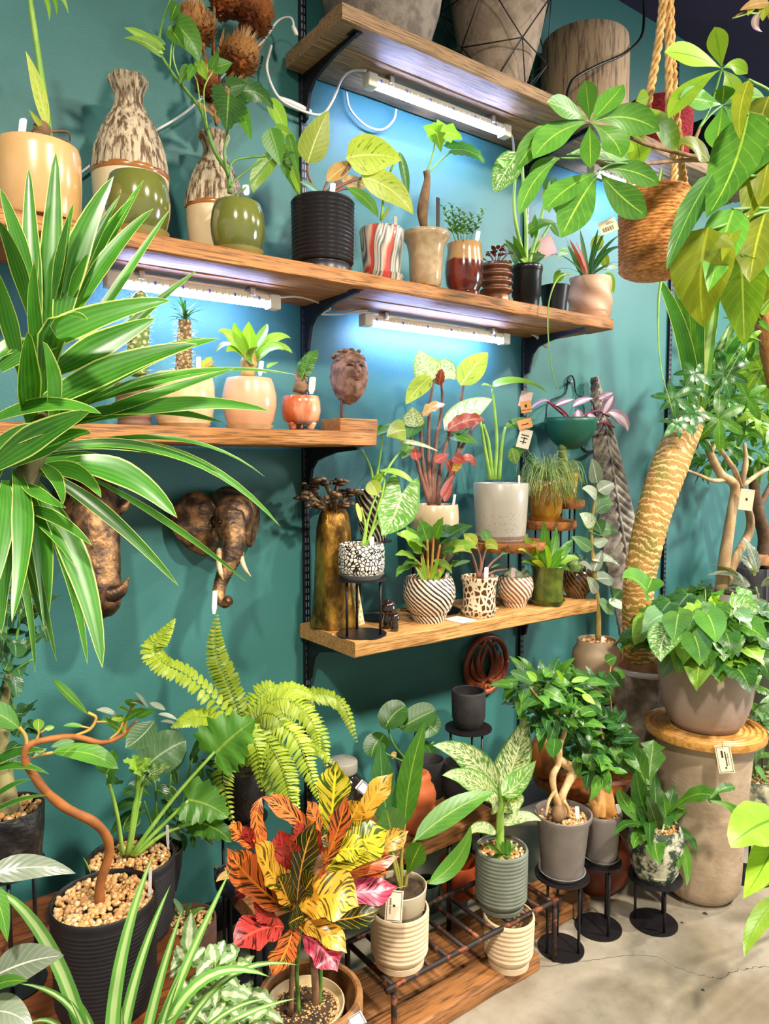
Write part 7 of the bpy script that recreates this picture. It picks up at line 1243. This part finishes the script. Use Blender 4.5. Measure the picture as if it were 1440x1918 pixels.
kd['d'] = d-.1; leaves(t, GCA, [(1180, 200, 1270, 282, 44, 10, -10), (1190, 250, 1200, 308, 44), (1160, 210, 1130, 196, 30), (1190, 190, 1215, 180, 30), (1180, 260, 1160, 290, 40), (1180, 205, 1185, 260, 30)], **kd)
kd['d'] = d-.02; leaves(t, GCA, [(1352, 128, 1338, 50, 38, 0, 0, .02), (1351, 128, 1244, 98, 42, 0, -8, .02), (1354, 128, 1400, 138, 26, 0, -10), (1350, 130, 1252, 222, 40, -8, -8, .03), (1354, 131, 1376, 190, 34, 4, -4, .03)], **kd); leaves(t, G1, [(1352, 197, 1272, 184, 44, 0, -4, .02), (1353, 196, 1356, 160, 40), (1352, 198, 1338, 280, 48, 2, 0, .03), (1354, 197, 1432, 182, 42, 0, -6, .02), (1354, 199, 1410, 250, 44, 2, -4, .03), (1265, 395, 1330, 360, 30)], **kd)
leaves(t, GOL, [(1328, 302, 1272, 268, 40, 0, -8, .03)], kind='ellip', d=d+.03, face=.8)
# large drooping philodendron, near right
o = S(1700, 1.3, 0); t = thing('hanging_philodendron', 'large drooping olive green leaves close at the right edge', 'potted plant', o); pot(t, o, [(90, 0), (120, 200), (125, 210)], M_gry, .001, depth=14, t=6); soil(t, o, .11, .198, M_soil); d = 1.22
part(t, 'trunk', tube([o+V((0, 0, .2)), P(1640, 1200, 1.28), P(1560, 600, 1.25), P(1480, 300, 1.23), P(1450, 180, 1.22)], [.014, .012, .01, .007], 10, 40), M_stemd)
for a in [((1490, 320), (1440, 230), (1398, 215)), ((1490, 330), (1420, 330), (1340, 325)), ((1500, 380), (1420, 400), (1330, 430)), ((1500, 400), (1430, 390), (1372, 392)), ((1510, 450), (1440, 470), (1388, 480)), ((1500, 380), (1460, 380), (1432, 400)), ((1460, 200), (1440, 170), (1402, 150))]: stem(t, M_stemd, list(a), 3, d, 'petiole')
kd = dict(kind='ovate', d=d, face=.75, fold=.16, wave=.06, jit=.2)
leaves(t, G1, [(1402, 210, 1322, 408, 98, 10, 8, .05), (1374, 390, 1326, 548, 78, 0, -6, .02)], **kd); leaves(t, G2, [(1334, 325, 1248, 508, 44, -8, 0, .0)], **kd); leaves(t, GOL, [(1326, 425, 1318, 614, 112, -10, 0, -.03), (1434, 395, 1404, 530, 92, -4, 0, .03), (1450, 175, 1420, 385, 104, 6, 0, .02), (1402, 150, 1386, 262, 34, -8, 0, .05), (1380, 415, 1352, 490, 32, 0, 0, .05), (1450, 300, 1440, 440, 90, 0, 0, -.02)], **kd); leaves(t, [GOL, G1], [(1460, 230, 1405, 330, 80, 0, -6, .0), (1455, 380, 1440, 520, 84, 0, 0, .04), (1450, 440, 1420, 580, 70, 0, 0, -.06), (1440, 180, 1398, 300, 60, 0, 0, -.05), (1450, 260, 1398, 420, 70, -6, 0, .0)], **kd); leaves(t, G3, [(1388, 475, 1394, 650, 82, 0, 0, -.04)], **kd); leaves(t, GSP, [(1470, 480, 1330, 760, 14, -14, 40, -.5), (1480, 520, 1385, 640, 16, 0, 0, -.3)], kind='strap', d=d, face=.6)
# yellow green leaves entering at lower right
o = S(1640, 1.15, 0); t = thing('potted_lemon', 'bright yellow green leaves reaching in at lower right', 'potted plant', o); k0 = .0012; pot(t, o, [(60, 0), (75, 150)], M_gry, k0, depth=14, t=5); soil(t, o, 68*k0, 140*k0, M_soil); d = 1.2; part(t, 'stem', tube([o+V((0, 0, .15)), P(1560, 1650, 1.17), P(1500, 1560, 1.2), P(1450, 1540, 1.2)], [.008, .006, .003], 8, 20), M_stemd); stem(t, M_stemd, [(1540, 1640), (1490, 1670), (1450, 1685)], 3, d)
leaves(t, GCA, [(1462, 1530, 1368, 1588, 92, -8, -6, .03), (1455, 1570, 1392, 1684, 60, 6, -4, .05), (1450, 1600, 1418, 1672, 30, 4, 0, .06), (1456, 1680, 1394, 1792, 36, -10, 0, .04)], kind='ovate', d=d, face=.8, wave=.08, jit=.1)
# hanging spray at the top right corner
o = P(1450, -120, .9); t = thing('hanging_spray', 'small hanging spray of variegated leaves at top right corner', 'hanging plant', o); d = .9
stem(t, M_stem, [(1450, -120), (1430, 10), (1400, 25), (1372, 34)], [2, 1.4], d); part(t, 'hanger', tube([P(1450, -120, .9), V((P(1450, -120, .9).x, -.9, 3.48))], .002, 6, 2), M_blk)
leaves(t, [GV, GPE, GY], [(1440, 5, 1385, 20, 22), (1435, 0, 1395, -20, 24), (1432, 10, 1428, 40, 20), (1450, 0, 1440, 36, 24), (1400, 22, 1372, 36, 8), (1410, 10, 1400, 30, 14)], kind='ovate', d=d, face=.7); leaves(t, GPK, [(1424, 20, 1428, 60, 14, -12, 4, .02)], kind='lance', d=d, face=.7)
# fibrous trunk at the right edge
o = S(1530, .62, 0); t = thing('potted_fan_palm', 'brown fibrous palm trunk with spiky leaves at right edge', 'potted tree', o); k = K(V((o.x, o.y, .3))); pot(t, o, [(50, 0), (64, 110), (66, 120)], M_gry, k, depth=12, t=5); soil(t, o, 58*k, 110*k, M_soil); d = .62
stem(t, mat('#a8683a', '#c48a52', 40, (1, 1, .3), rough=.95, bump=.9), [(1530, 1560), (1500, 1000), (1450, 700), (1425, 560), (1418, 470), (1412, 400)], [16, 16, 17, 19, 19, 12], d, 'trunk', 12, 40, lambda a, u: .12*math.sin(u*160+a*3))
leaves(t, [G3, G1], [(1425, 600, 1400, 570, 12), (1428, 610, 1385, 600, 12, 0, -8), (1425, 640, 1380, 640, 12, 0, -8), (1430, 560, 1470, 540, 12), (1420, 600, 1440, 620, 14), (1418, 480, 1380, 420, 10), (1415, 470, 1440, 420, 10), (1425, 620, 1400, 660, 10, -4, -6), (1430, 570, 1390, 545, 10, 0, -6), (1428, 590, 1445, 560, 14)], kind='strap', d=d+.03, face=.6)
